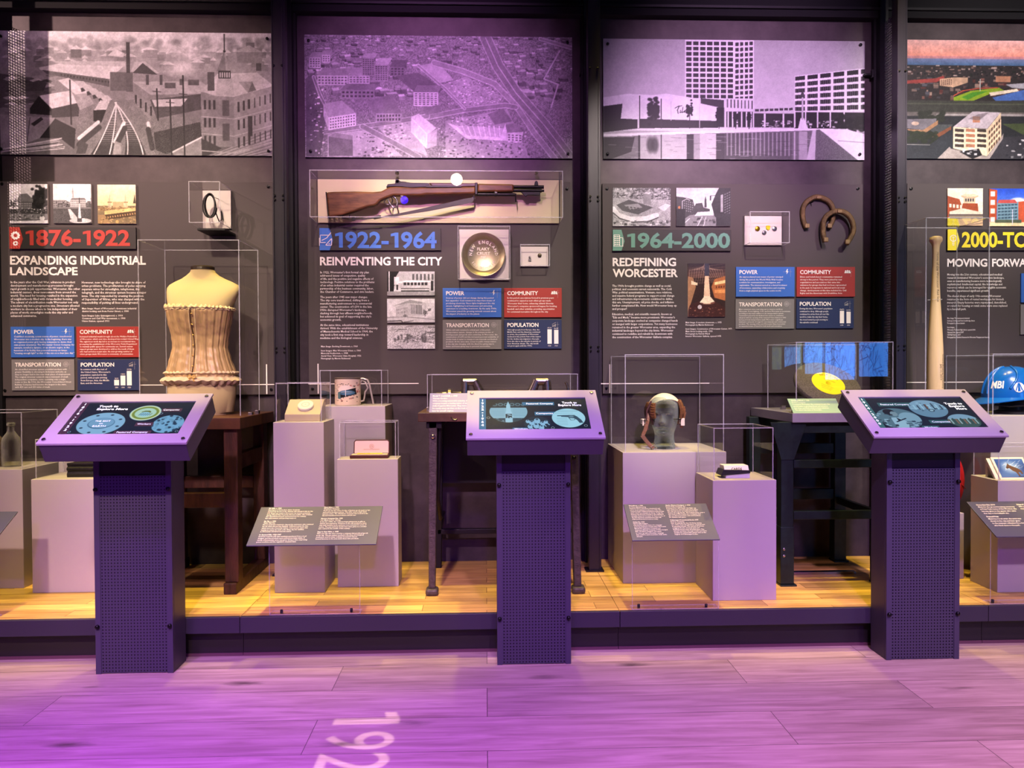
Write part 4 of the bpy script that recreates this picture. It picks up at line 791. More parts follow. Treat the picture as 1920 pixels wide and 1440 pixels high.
def f1(c):
    c.a[:] = .45; c.noise(.35, 2); c.specks((135, 113, 514, 190), 200, 6, 22, [.2, .35, .75, .6]); c.poly([(135, 180), (514, 190), (514, 363), (135, 363)], .62); c.noise(.25, 1, (135, 190, 514, 363))
    c.poly([(335, 150), (350, 140), (385, 145), (385, 225), (335, 218)], .5); c.poly([(335, 150), (350, 140), (385, 145), (370, 155)], .75); c.poly([(160, 225), (240, 190), (400, 240), (300, 285), (200, 262)], .3); c.poly([(210, 225), (300, 215), (330, 240), (250, 255)], .55); c.tri_grid((220, 230), (310, 240), (230, 255), 4, 2, .25)
    c.path([(140, 250), (170, 290), (250, 315), (350, 312), (420, 290)], 32, .86); c.path([(140, 275), (180, 310), (260, 335), (370, 330), (430, 305)], 7, .25); c.poly([(430, 240), (480, 215), (514, 225), (470, 265)], .8); c.specks((135, 320, 514, 360), 60, 8, 26, [.2, .85, .4])
def f2(c):
    c.a[:] = .8; c.grad(113, 270, .72, .9)
    for i in range(14): c.ell(c.rs.uniform(560, 790), c.rs.uniform(120, 190), 50, 14, c.rs.uniform(.65, .92), .5, .8)
    c.poly([(552, 170), (600, 175), (660, 190), (680, 270), (552, 360)], .25); c.tri_grid((600, 190), (665, 205), (600, 265), 5, 5, .5, .5, .5); c.poly([(680, 215), (720, 210), (730, 240), (770, 250), (770, 280), (640, 290)], .28); c.poly([(736, 190), (742, 165), (748, 190), (750, 240), (734, 240)], .25)
    c.poly([(780, 220), (810, 150), (830, 113), (907, 113), (907, 360), (800, 300)], .2); c.poly([(840, 160), (856, 155), (856, 270), (840, 270)], .6); c.tri_grid((862, 150), (905, 130), (862, 300), 3, 9, .42, .6, .5); c.rect(770, 165, 778, 195, .15); c.line((775, 165), (830, 160), 3, .2)
    c.poly([(640, 290), (790, 280), (850, 363), (552, 363), (580, 330)], .5); c.poly([(690, 270), (780, 265), (795, 290), (670, 295)], .85); c.line((720, 300), (690, 360), 5, .9); c.line((640, 310), (590, 355), 4, .85); c.line((745, 300), (730, 360), 4, .85); c.specks((660, 305, 850, 335), 22, 10, 26, [.2, .7, .35]); c.path([(590, 360), (592, 200), (620, 185), (640, 195)], 4, .75); c.rect(552, 250, 610, 363, .16); c.ell(572, 240, 7, 9, (.8, .5, .3)); c.rect(810, 280, 907, 363, .22)
def f3(c):
    c.a[:] = (.2, .12, .1); c.grad(608, 700, (.2, .16, .2), (.38, .26, .22))
    for i in range(9): c.path([(635 + i * 14, 740), (640 + i * 16, 650 - i * 3), (740, 615 - i * 6 + 30), (850 - i * 16, 650), (860 - i * 10, 730)], 2, (.75, .62, .55), .7)
    for i in range(7): c.line((640, 640 + i * 16), (870, 610 + i * 20), 2, (.6, .48, .42), .5)
    c.poly([(619, 690), (660, 700), (680, 760), (650, 860), (619, 950)], (.66, .48, .34)); c.poly([(650, 720), (690, 735), (690, 750), (650, 745)], (.95, .85, .7)); c.poly([(870, 690), (800, 710), (780, 760), (800, 830), (872, 850)], (.7, .42, .24)); c.poly([(800, 730), (870, 715), (870, 735), (800, 748)], (.98, .85, .6)); c.poly([(800, 780), (870, 775), (870, 800), (800, 800)], (.9, .6, .35))
    c.tri_grid((805, 750), (868, 745), (805, 775), 4, 1, (.4, .2, .12)); c.poly([(640, 880), (700, 850), (800, 850), (872, 900), (872, 956), (619, 956)], (.25, .12, .1)); c.ell(755, 860, 50, 14, (.5, .3, .25)); c.poly([(728, 870), (738, 690), (742, 660), (758, 660), (762, 690), (776, 870)], (.96, .8, .66)); c.poly([(705, 860), (735, 820), (770, 820), (800, 855), (750, 868)], (.98, .9, .78)); c.rect(735, 608, 765, 690, (.25, .24, .3)); c.specks((640, 890, 860, 950), 40, 4, 12, [(.7, .45, .35), (.4, .25, .2)]); c.rect(619, 700, 632, 950, (.75, .6, .5), .6); c.ell(705, 890, 14, 14, (.85, .8, .8))
def g1(c):
    c.a[:] = (.93, .85, .75); c.poly([(447, 155), (520, 175), (545, 240), (447, 290)], (.6, .28, .16)); c.tri_grid((455, 195), (540, 205), (455, 230), 4, 1, (.95, .9, .8)); c.poly([(540, 200), (630, 200), (635, 250), (530, 250)], (.58, .27, .15)); c.rect(545, 160, 615, 200, (.75, .68, .55)); c.tri_grid((552, 165), (610, 165), (552, 195), 4, 1, (.2, .2, .25)); c.ell(582, 157, 55, 13, (.72, .62, .5)); c.ell(582, 152, 48, 9, (.85, .75, .62))
    c.poly([(460, 250), (540, 230), (640, 250), (660, 262), (460, 270)], (.85, .8, .7)); c.rect(455, 265, 664, 280, (.35, .3, .28)); c.rect(460, 275, 660, 300, (.55, .5, .42)); c.rect(447, 295, 664, 345, (.85, .72, .55)); c.poly([(447, 290), (510, 295), (520, 340), (447, 340)], (.8, .75, .2)); c.line((540, 338), (664, 318), 6, (.6, .5, .42))
def g2(c):
    c.a[:] = (.2, .36, .75); c.grad(108, 230, (.12, .27, .72), (.35, .5, .85)); c.ell(880, 190, 60, 30, (.97, .97, .98), 1, .5); c.ell(850, 205, 40, 20, (.9, .93, .97), 1, .5)
    c.poly([(703, 112), (752, 120), (748, 340), (703, 340)], (.66, .28, .14)); 
    for j in range(4): c.rect(712, 128 + j * 52, 738, 158 + j * 52, (.86, .82, .78))
    c.poly([(752, 200), (880, 190), (880, 330), (752, 330)], (.42, .55, .6)); c.tri_grid((755, 205), (875, 198), (755, 320), 6, 6, (.2, .3, .36), .8, .5); c.poly([(760, 180), (860, 178), (875, 200), (755, 200)], (.7, .3, .28)); c.poly([(880, 190), (930, 185), (930, 330), (880, 330)], (.72, .32, .2)); c.rect(703, 315, 960, 345, (.9, .8, .6)); c.rect(740, 300, 900, 320, (.3, .34, .26)); c.line((845, 240), (845, 330), 4, (.85, .85, .9))
o1 = (0, 320)
photo('small photograph of a gabled lakeside house with dark trees', (17.4, 345, 88.6, 418.7), d1, 3.272, o1)
photo('small photograph of a common with a white monument', (99.3, 345, 170.5, 418.7), d2, 3.272, o1)
photo('small sepia photograph of a two-towered station', (182.5, 346.3, 254.3, 419.3), d3, 3.272, o1)
o2 = (560, 300)
photo('small photograph of a diner car, topmost of three', (725.8, 509, 814.7, 554), e1, 3.6, o2)
photo('small photograph of a columned auditorium between two others', (725.8, 560, 815, 604.4), e2, 3.6, o2)
photo('small pale aerial photograph of fields, lowest of three', (726, 610, 815.3, 654), e3, 3.6, o2)
o3 = (1110, 320)
photo('small aerial photograph of a curved shopping center', (1148.7, 352.4, 1257.2, 424), f1, 3.491, o3)
photo('small photograph of a main street under a cloudy sky', (1268, 352.4, 1369.8, 424), f2, 3.491, o3)
photo('tall brown photograph of a glass roofed galleria fountain', (1289.6, 494, 1359.8, 593.8), f3, 3.491, o3)
o4 = (1640, 320)
photo('small colour photograph of a school with a round turret', (1776.7, 353, 1843, 423), g1, 3.271, o4)
photo('small colour photograph of a glass office under blue sky', (1855, 353.6, 1922, 424), g2, 3.271, o4)
# ------------------------------------------------------------------ acrylic covers, plinths
def cover(label, X0, X1, Y0, Y1, z0, z1, name='acrylic_cover', cat='display case', group='clear acrylic display covers', openback=False, e=.0018, back=None):
    t = thing(name, label, cat, ((X0 + X1) / 2, (Y0 + Y1) / 2, z0), group)
    mb = MB()
    mb.quad((X0, Y0, z0), (X1, Y0, z0), (X1, Y0, z1), (X0, Y0, z1)); mb.quad((X0, Y0, z0), (X0, Y0, z1), (X0, Y1, z1), (X0, Y1, z0)); mb.quad((X1, Y0, z0), (X1, Y1, z0), (X1, Y1, z1), (X1, Y0, z1))
    mb.quad((X0, Y0, z1), (X1, Y0, z1), (X1, Y1, z1), (X0, Y1, z1))
    if openback: mb.quad((X0, Y0, z0), (X0, Y1, z0), (X1, Y1, z0), (X1, Y0, z0))
    else: mb.quad((X0, Y1, z0), (X0, Y1, z1), (X1, Y1, z1), (X1, Y1, z0))
    pn = mb.build('pane', 'acrylic', t, fix=False)
    mb = MB()
    for x in (X0, X1):
        for y in (Y0, Y1):
            if not (openback and y == Y1): mb.box(x - e, x + e, y - e, y + e, z0, z1 + e)
        for z in ((z0, z1) if openback else (z1,)): mb.box(x - e, x + e, Y0, Y1, z - e, z + e)
    for z in ((z0, z1) if openback else (z1,)):
        mb.box(X0, X1, Y0 - e, Y0 + e, z - e, z + e)
        if not openback: mb.box(X0, X1, Y1 - e, Y1 + e, z - e, z + e)
    mb.build('polished_edge', 'acrylic edge', pn)
    if back: MB().box(X0 + .003, X1 - .003, Y1 - .012, Y1, z0 + .003, z1 - .003).build('back_board', back, t)
    return t
def wallcase(label, px, Yf, back='cream board', bx=None, Yb=PY):
    x0, y0, x1, y1 = px; X0, X1 = at(x0, (y0 + y1) / 2, Yf).x, at(x1, (y0 + y1) / 2, Yf).x; zt, zb = at((x0 + x1) / 2, y0, Yf).z, at((x0 + x1) / 2, y1, Yf).z
    return cover(label, X0, X1, Yf, Yb, zb, zt, 'acrylic_wall_case', 'display case', 'clear acrylic cases on the wall', True, .0017, back)
def plinth(label, X0, X1, Yf, Yb, zt, z0=PZ):
    o = MB().box(X0, X1, Yf, Yb, z0, zt).build('plinth', 'plinth paint', bev=.002)
    return tag(o, label, 'plinth', 'painted display plinths')
def xz(px, py, Y): p = at(px, py, Y); return p.x, p.z
# first bay, beside the dark bench
p = onz(45, 1103, PZ); ZA = at(41, 880, p.y).z; A_ = (p.x - .42, p.x, p.y, p.y + .33)
plinth('pale plinth carrying glass bottles at the end of the platform', *A_, ZA)
cover('clear cover over the old glass bottles', A_[0] + .02, A_[1] - .012, A_[2] + .02, A_[3] - .015, ZA, at(38, 774, A_[2]).z)
p = onz(61, 1112, PZ); ZB = at(57, 899, p.y).z; B_ = (p.x, p.x + .31, p.y, p.y + .25)
plinth('pale low plinth under a black fluted camera case', *B_, ZB)
cover('clear cover over the black fluted case', B_[0] + .015, B_[1] - .012, B_[2] + .015, B_[3] - .012, ZB, at(64, 825, B_[2]).z)
Yc = 3.79; Xc = at(110, 900, Yc).x; ZC = at(130, 866, Yc).z
plinth('pale plinth set back against the wall behind the low one', Xc, Xc + .30, Yc, 3.96, ZC)
def bottle(label, px, Y, tint, h=.208):
    X = at(px, 870, Y).x; t = thing('glass_bottle', label, 'bottle', (X, Y, ZA), 'old glass bottles')
    r = .041; prof = [(.004, .0005), (r * .9, .001), (r, .008), (r, .115), (r * .9, .135), (.02, .158), (.0145, .17), (.0135, .19), (.0175, .192), (.0175, .2), (.014, .203), (.014, h)]
    MB().lathe(prof, (X, Y, ZA), 28).build('body', tint, t, smooth=True)
    MB().lathe([(.0135, 0), (.0185, .001), (.0185, .012), (.0135, .013)], (X, Y, ZA + .192), 24).build('lip', tint, t, smooth=True)
    mb = MB(); mb.prism([(-.018 + .036 * (i % 6) / 5 if i < 6 else .018 - .036 * (i - 6) / 5, .05 + .035 * (i >= 6)) for i in range(12)], lambda u, v, n: Vector((X + r * math.sin(u / r) * 1.005, Y - r * math.cos(u / r) * 1.005, ZA + v)), 0, 0.001); mb.build('embossed_label', tint, t)
def glassy(name, tint, mixf, rough=.05):
    m = bpy.data.materials.new(name); m.use_nodes = True; nt = m.node_tree; b = nt.nodes['Principled BSDF']; o = nt.nodes['Material Output']; L = nt.links.new
    b.inputs['Base Color'].default_value = (*tint, 1); b.inputs['Roughness'].default_value = rough; b.inputs['Coat Weight'].default_value = .6
    t = N(nt, 'ShaderNodeBsdfTransparent'); t.inputs[0].default_value = (*[min(1, .45 + c) for c in tint], 1); lw = N(nt, 'ShaderNodeLayerWeight'); lw.inputs[0].default_value = mixf
    mx = N(nt, 'ShaderNodeMixShader'); L(lw.outputs['Facing'], mx.inputs[0]); L(t.outputs[0], mx.inputs[1]); L(b.outputs[0], mx.inputs[2]); L(mx.outputs[0], o.inputs[0]); MT[name] = m
glassy('bottle glass', (.42, .42, .38), .45); glassy('amber glass', (.22, .17, .13), .75); glassy('head glass', (.36, .43, .37), .55, .07)
bottle('clear empty glass bottle standing nearest the plinth corner', 21.5, A_[2] + .12, 'bottle glass'); bottle('dark glass bottle cut off by the picture edge', -13, A_[2] + .12, 'amber glass')
X, Z = at(170, 896, B_[2] + .1).x, ZB; Yk = B_[2] + .1
t = thing('camera_case', 'black fluted leather case on the low pale plinth', 'case', (X, Yk, Z))
a = at(134, 880, Yk).x; mb = MB(); prof = [(-.04, 0), (.04, 0), (.042, .014), (.035, .026), (.044, .034), (.044, .042), (.034, .05), (.04, .056), (.04, .064), (-.04, .064), (-.04, .056), (-.034, .05), (-.044, .042), (-.044, .034), (-.035, .026), (-.042, .014)]
mb.prism(prof, lambda u, v, n: Vector((n, Yk + u, Z + v)), a, a + .17); mb.build('body', mat('black leather', '#141112', .42, bump=(60, .2)), t, bev=.002)
MB().lathe([(.002, 0), (.009, .001), (.009, .008), (.004, .012), (.0035, .02)], (a, Yk - .01, Z + .03), 16, 'x').build('knob', 'black leather', t, smooth=True)
# workbench and dress form
BY = 3.437
dw = mat('bench wood', '#3c2115', .5, 0, .4, noise=(5, .6, (6, 1, 1)), bump=(30, .25)); lt = mat('bench top wood', '#4a2b1b', .45, 0, .4, noise=(4, .5, (1, 7, 1)))
X1, ZT = at(450, 783, BY - .02).x, at(450, 783, BY - .02).z; X0 = at(232, 783, BY).x
t = thing('workbench', 'dark worn wooden workbench under the corset case', 'workbench', ((X0 + X1) / 2, 3.7, PZ))
MB().box(X0, X1, BY - .02, 3.955, ZT - .052, ZT).build('bench_top', lt, t, bev=.003)
lx0, lx1 = at(420, 1000, BY).x, at(446, 1000, BY).x
for (a, b) in ((lx0, lx1), (X0 + .03, X0 + .09)):
    MB().box(a, b, BY + .005, BY + .07, PZ + .05, ZT - .052).build('leg', dw, t, bev=.004); MB().box(a + .004, b - .004, 3.86, 3.925, PZ + .05, ZT - .052).build('leg', dw, t, bev=.004)
    MB().box(a - .002, b - .006, BY - .01, 3.95, PZ, PZ + .05).build('runner', dw, t, bev=.004)
    z = at(446, 884, BY).z; MB().box(a + .012, b - .012, BY + .07, 3.86, z, z + .07).build('side_rail', dw, t, bev=.003)
z = at(400, 952, BY + .02).z; MB().box(X0 + .09, lx0, BY + .02, BY + .055, z, z + .065).build('stretcher', dw, t, bev=.003)
z = at(400, 925, 3.7).z; MB().box(X0 + .09, lx0, 3.87, 3.91, z, z + .06).build('stretcher', dw, t, bev=.003)
ZT_b = ZT
VY0, VY1 = 3.565, 3.86; Xa, Xb = at(260.5, 600, VY0).x, at(449, 600, VY0).x
cover('tall clear cover over the dress form and corset', Xa, Xb, VY0, VY1, ZT, at(354, 450, VY0).z)
for i, dx in enumerate((.02, .055)):
    o = MB().box(Xb + .012 + dx * .2, Xb + .03 + dx * .2, VY0 + .06 + i * .08, VY0 + .085 + i * .08, ZT, ZT + .012 + i * .006).build('case_clip', 'steel screw', bev=.001); tag(o, 'small metal clip on the bench beside the corset case, %s one' % ('front' if i == 0 else 'rear'), 'clip')
MYc = 3.715
def mring(py, px, wpx, dep, n=56, pw=2.3, dy=0):
    c = at(px, py, MYc); a = wpx * MYc / FPX / 2; R = []
    for i in range(n):
        th = 2 * PI * i / n; cs, sn = math.cos(th), math.sin(th)
        R.append(Vector((c.x + a * math.copysign(abs(cs) ** (2 / pw), cs), MYc + dy + dep * math.copysign(abs(sn) ** (2 / pw), sn), c.z)))
    return R
ZF = 776
torso = [(ZF - 1, 379, 100, .085), (772, 379, 112, .09), (740, 379, 121, .098), (718, 379, 124, .10), (700, 378, 118, .098), (675, 376, 102, .085), (652, 376, 90, .075), (630, 376, 94, .078), (605, 377, 104, .090, -.012), (585, 378, 110, .098, -.018), (572, 378.5, 116, .092, -.012), (560, 379, 124, .082, -.004), (548, 380, 131, .07, .006), (540, 380, 132, .058, .014), (534, 380, 126, .05, .02), (528, 379, 106, .044, .024), (522, 378, 80, .040, .026), (516, 377, 60, .039, .026), (510, 377, 46, .039, .024), (505, 377, 41, .039, .022)]
t = thing('dress_form', 'cream cloth dress form with black neck cap', 'mannequin', (at(379, 740, MYc).x, MYc, ZT))
zz = at(379, ZF, MYc).z; R = [mring(r[0], r[1], r[2], r[3], dy=(r[4] if len(r) > 4 else 0)) for r in torso]
base = [Vector((p.x, p.y, ZT)) for p in R[0]]
MB().loft([base] + R).build('torso', mat('form cloth', '#c2af7e', .8, bump=(300, .1)), t, smooth=True)
MB().loft([mring(505.5, 377, 42, .040, dy=.022), mring(500, 377, 42, .040, dy=.022), mring(498, 377, 36, .034, dy=.022)]).build('neck_cap', mat('neck cap', '#2c2014', .4), t, smooth=True)
# corset
def corset_at(py, off=.006):
    ks = sorted(torso, key=lambda r: r[0]); 
    def ip(j): 
        xs = [k[0] for k in ks]; ys = [(k[j] if len(k) > j else 0) for k in ks]; return float(np.interp(py, xs, ys))
    px, wp, dp, dy = ip(1), ip(2), ip(3), ip(4); c = at(px, py, MYc); a = wp * MYc / FPX / 2
    return lambda th, o=off: Vector((c.x + (a + o) * math.copysign(abs(math.cos(th)) ** (2 / 2.3), math.cos(th)), MYc + dy + (dp + o) * math.copysign(abs(math.sin(th)) ** (2 / 2.3), math.sin(th)), c.z))
t = thing('corset', 'antique ivory satin corset with frilled edges on the dress form', 'corset', (at(379, 716, MYc).x, MYc, at(379, 716, MYc).z))
nS, nZ = 240, 50; mb = MB(); V = []; F = []; rr = random.Random(3)
pys = [580 + (710 - 580) * i / (nZ - 1) for i in range(nZ)]; fs = [corset_at(p) for p in pys]
for k, f in enumerate(fs):
    tt = k / (nZ - 1)
    for i in range(nS):
        th = 2 * PI * i / nS; dth = abs(((th - 1.5 * PI + PI) % (2 * PI)) - PI)
        s_ = .6 * math.sin(th * 46 + 2 * tt) + math.sin(th * 24 + (tt - .5) * 2.0 * math.copysign(1, math.cos(th)) * min(1, dth)); wr = math.sin(tt * 38 + th * 5) * .0006 + math.sin(tt * 61 - th * 9) * .0005
        V.append(f(th, .0085 + .0016 * s_ + wr))
for k in range(nZ - 1):
    for i in range(nS): F.append((k * nS + i, k * nS + (i + 1) % nS, (k + 1) * nS + (i + 1) % nS, (k + 1) * nS + i))
mb.add(V, F); mb.build('body', mat('corset satin', '#b8996a', .34, 0, .5, noise=(40, .3, (1, 1, .12))), t, smooth=True)
def frill(py, h, o0, o1, amp, freq, name, m, seed, tilt=0):
    rr = random.Random(seed); mb = MB(); V = []; F = []; n = 300; rows = 5
    for k in range(rows):
        tt = k / (rows - 1)
        for i in range(n):
            th = 2 * PI * i / n; f = corset_at(py)
            q = f(th, o0 + (o1 - o0) * math.sin(tt * PI) + amp * tt * math.sin(th * freq + 2 * math.sin(th * 7))); q = q + Vector((0, 0, h * tt + amp * .8 * math.sin(th * freq * 1.7 + tt * 3) * tt + tilt * math.cos(th) * tt)); V.append(q)
    for k in range(rows - 1):
        for i in range(n): F.append((k * n + i, k * n + (i + 1) % n, (k + 1) * n + (i + 1) % n, (k + 1) * n + i))
    mb.add(V, F); return mb.build(name, m, t, smooth=True, fix=False)
lace = mat('corset lace', '#d9c596', .7, noise=(50, .25)); 
frill(583, .020, .006, .016, .006, 29, 'top_frill', lace, 1, -.006); frill(581, -.008, .008, .013, .003, 27, 'top_frill', lace, 2)
frill(705, -.042, .004, .030, .006, 15, 'hem_ruffle', mat('hem cloth', '#cdb994', .7, noise=(30, .15)), 4); frill(702, .014, .008, .018, .004, 23, 'hem_ruffle', 'hem cloth', 5)
mb = MB(); pts = []
for p in pys: 
    f = corset_at(p); c_ = f(1.5 * PI + .03 * math.sin(p * .05), .0125); pts.append(c_)
mb.tube(pts, .0022, 6); mb.build('busk_opening', mat('busk dark', '#4a3322', .6), t)
mb = MB()
for side in (-.06, .07): mb.tube([corset_at(p)(1.5 * PI + side, .012) for p in pys], .002, 6)
mb.build('busk_edge', lace, t, smooth=True)
mb = MB()
for i, p in enumerate(range(592, 706, 19)): q = corset_at(p)(1.5 * PI + .0, .0145); mb.lathe([(.0035, 0), (.0035, .002), (.001, .003)], q, 10, 'y')
mb.build('busk_stud', mat('brass', '#a8843c', .35, .9), t)
q = corset_at(706)(1.5 * PI, .026); mb = MB()
for a in (-1, 1): mb.tube([q, q + Vector((a * .012, -.004, .006)), q + Vector((a * .02, -.002, 0)), q + Vector((a * .012, -.004, -.006)), q], .0035, 6)
mb.tube([q, q + Vector((-.014, -.003, -.018))], .003, 6); mb.tube([q, q + Vector((.012, -.003, -.022))], .003, 6)
mb.build('ribbon_bow', mat('ribbon', '#c9a45a', .5), t, smooth=True)
# case with the wire coil
wallcase('clear wall case with the black wire coil beside the era photographs', (354.5, 340.5, 412, 417), 3.775, 'white board')
cc = at(393, 386, 3.87); t = thing('wire_coil', 'coil of black cable hanging in its wall case', 'cable', (cc.x, 3.87, cc.z - .06))
mb = MB(); pts = []
for i in range(120):
    th = i / 120 * 2 * PI * 3; k = 1 - .12 * (i / 120); pts.append(cc + Vector((math.cos(th) * .030 * k + .006 * math.sin(i * .07), -.01 + .02 * i / 120, math.sin(th) * .06 * k)))
mb.tube(pts, .0034, 8); mb.build('loop', mat('cable black', '#100f10', .45), t, smooth=True)
mb = MB(); mb.tube([pts[-1], cc + Vector((.02, .03, -.03)), cc + Vector((.03, .05, -.07)), cc + Vector((.035, .07, -.055)), cc + Vector((.03, .076, -.01))], .003, 8); mb.tube([cc + Vector((0.02, .076, .05)), cc + Vector((.01, .03, .05)), cc + Vector((0, 0, .058))], .0015, 8); mb.build('loose_end', 'cable black', t, smooth=True)
o = MB().box(at(385, 435, PY - .05).x, at(436, 435, PY - .05).x, PY - .16, PY - .0005, at(400, 437, PY - .05).z - .006, at(400, 437, PY - .05).z + .004).build('case_ledge', 'black steel', bev=.001); tag(o, 'thin black ledge under the cable wall case', 'shelf')
# ------------------------------------------------------------------ rifle case
GY = 3.782
wallcase('long clear wall case holding the rifle', (581, 320, 1055, 407), GY, 'cream board')
RY = 3.885
def rp(zx, zy): p = at(560 + zx / 3.6, 300 + zy / 3.6, RY); return (p.x, p.z)
t = thing('rifle', 'wooden stocked service rifle with sling lying level in its case', 'rifle', (rp(900, 240)[0], RY, rp(900, 390)[1]))
def slab(mb, pts, y0, y1): mb.prism([rp(*p) for p in pts], lambda u, v, n: Vector((u, n, v)), y0, y1); return mb
wood = mat('rifle wood', '#5f3c1d', .42, 0, .35, noise=(6, .45, (2, 2, 12))); gun = mat('gun steel', '#191817', .4, .4)
slab(MB(), [(190, 222), (240, 218), (380, 216), (505, 220), (560, 215), (610, 188), (660, 182), (760, 190), (900, 188), (1050, 184), (1196, 184), (1196, 232), (1100, 236), (960, 238), (860, 238), (825, 246), (700, 246), (640, 245), (590, 262), (552, 280), (530, 306), (508, 316), (470, 320), (400, 346), (300, 376), (205, 392)], RY - .02, RY + .02).build('stock', wood, t, bev=.009)
slab(MB(), [(186, 222), (193, 220), (211, 392), (203, 393)], RY - .0205, RY + .0205).build('butt_plate', gun, t, bev=.002)
slab(MB(), [(592, 188), (602, 168), (660, 162), (720, 152), (760, 158), (880, 160), (892, 186), (760, 192), (660, 184)], RY - .016, RY + .016).build('receiver', gun, t, bev=.003)
slab(MB(), [(880, 158), (1200, 160), (1200, 186), (905, 188)], RY - .017, RY + .012).build('rear_handguard', mat('rifle wood dark', '#43261a', .4, 0, .5, noise=(6, .4, (2, 2, 12))), t, bev=.005)
slab(MB(), [(860, 178), (1100, 182), (1100, 192), (860, 192)], RY - .023, RY - .016).build('operating_rod', gun, t, bev=.002)
slab(MB(), [(1206, 163), (1452, 167), (1452, 219), (1206, 221)], RY - .019, RY + .019).build('front_handguard', wood, t, bev=.009)
slab(MB(), [(1190, 158), (1208, 158), (1208, 240), (1190, 240)], RY - .021, RY + .021).build('band', gun, t, bev=.003)
def rv(zx, zy, dy=0): u, v = rp(zx, zy); return Vector((u, RY + dy, v))
MB().tube([rv(1450, 181), rv(1655, 183)], .0085, 14).build('barrel', gun, t, smooth=True)
MB().tube([rv(1450, 205), rv(1640, 208), rv(1641, 208), rv(1657, 208)], [.0095, .0095, .006, .006], 14).build('gas_cylinder', gun, t, smooth=True)
MB().tube([rv(1205, 232), rv(1460, 234)], .009, 12).build('fore_tip', gun, t, smooth=True)
slab(MB(), [(1500, 216), (1520, 240), (1535, 248), (1545, 238), (1630, 240), (1632, 216)], RY - .006, RY + .006).build('bayonet_lug', gun, t, bev=.002)
mb = MB(); slab(mb, [(1590, 172), (1594, 148), (1604, 140), (1614, 148), (1618, 172)], RY - .004, RY + .004); mb.build('front_sight', gun, t, bev=.001)
mb = MB(); slab(mb, [(652, 166), (655, 135), (668, 130), (690, 148), (725, 150), (738, 166)], RY - .012, RY + .012); mb.lathe([(.009, -.012), (.009, .012)], rv(668, 148), 14, 'y'); mb.build('rear_sight', gun, t, bev=.001)
mb = MB(); mb.tube([rv(588, 240), rv(600, 262), rv(618, 300), rv(640, 322), (rv(660, 318)), rv(668, 290), rv(660, 262), rv(640, 248)], .004, 8); mb.tube([rv(590, 262), rv(575, 285), rv(600, 302), rv(625, 296)], .003, 8); mb.build('trigger_guard', mat('bright steel', '#8f8c88', .25, .9), t, smooth=True)
MB().tube([rv(628, 252), rv(634, 272), rv(628, 292)], .003, 8).build('trigger', gun, t)
mb = MB(); mb.tube([rv(1465, 226), rv(1463, 255), rv(1466, 285)], .003, 8); mb.tube([rv(1180, 240), rv(1172, 262), rv(1190, 262), rv(1180, 240)], .003, 6); mb.tube([rv(300, 376), rv(290, 392), rv(340, 398), rv(345, 370)], .003, 6); mb.build('swivel', gun, t)
sl = mat('sling leather', '#241a17', .5, bump=(80, .1)); mb = MB()
up_ = [(1182, 252), (1120, 262), (1000, 290), (860, 322), (720, 352), (560, 382), (420, 396), (330, 398)]; lo_ = [(1182, 272), (1172, 288), (1120, 298), (1000, 322), (880, 346), (760, 364), (640, 384), (430, 404), (330, 402)]
slab(mb, up_ + lo_[::-1], RY - .004, RY - .001); mb.build('sling', sl, t, bev=.0005)
mb = MB(); slab(mb, [(505, 384), (555, 374), (560, 392), (508, 402)], RY - .007, RY + .001); slab(mb, [(360, 388), (385, 386), (385, 408), (360, 410)], RY - .007, RY + .001); mb.build('sling_keeper', gun, t, bev=.001)
for zx in (665, 1603):
    c = at(560 + zx / 3.6, 300 + 88 / 3.6, PY - .014); o = MB().lathe([(.010, 0), (.010, .006), (.004, .03)], (c.x, PY - .0122, c.z), 14, 'y').build('case_peg', 'black screw', smooth=True); tag(o, 'black round peg at the top of the rifle case, %s' % ('above the rear sight' if zx < 1000 else 'above the muzzle'), 'peg')
for zx, zy in ((700, 246), (1330, 222)):   # cradles that hold the rifle off the board
    c = rv(zx, zy); o = MB().box(c.x - .006, c.x + .006, RY - .024, PY - .0122, c.z - .006, c.z - .0005).build('rifle_cradle', 'acrylic edge'); tag(o, 'clear cradle peg under the rifle, %s' % ('near the trigger' if zx < 1000 else 'near the muzzle'), 'peg')
# ------------------------------------------------------------------ pie tin case and pin cases
PYf = PY - .085
wallcase('square clear wall case with the round pie tin', (859, 424, 956, 523), PYf, 'white board')
c = at(906.5, 478, PY - .03); R0 = 41.5 * PYf / FPX; yb = PY - .0125
t = thing('pie_tin', 'round embossed metal pie tin in a square case', 'pie tin', (c.x, yb, c.z - R0))
tin = mat('tin', '#b5a988', .4, .8, noise=(20, .12))
MB().lathe([(.002, .006), (R0 * .72, .006), (R0 * .74, .008), (R0 * .92, .034), (R0 * .98, .036), (R0, .033), (R0 * .985, .031), (R0 * .93, .029), (R0 * .75, .002), (R0 * .7, .0005), (.002, .0005)], (c.x, yb, c.z), 64, 'y').build('dish', tin, t, smooth=True)
dish = bpy.data.objects['dish']
mb = MB(); fr = Fr((c.x, yb - .0062, c.z), (1, 0, 0), (0, 0, 1))
def arc_text(mb, fr, s, r, cap, a0, a1, n=.0008, flip=False, bold=.02):
    for i, ch in enumerate(s):
        if ch == ' ': continue
        th = a0 + (a1 - a0) * (i + .5) / len(s); put_text(mb, fr, ch, r * math.cos(th), r * math.sin(th), cap, bold=bold, res=2, n=n, rot=th + (PI / 2 if flip else -PI / 2), align='c')
arc_text(mb, fr, 'NEW ENGLAND', R0 * .53, R0 * .13, PI * 1.02, -.02 * PI); 
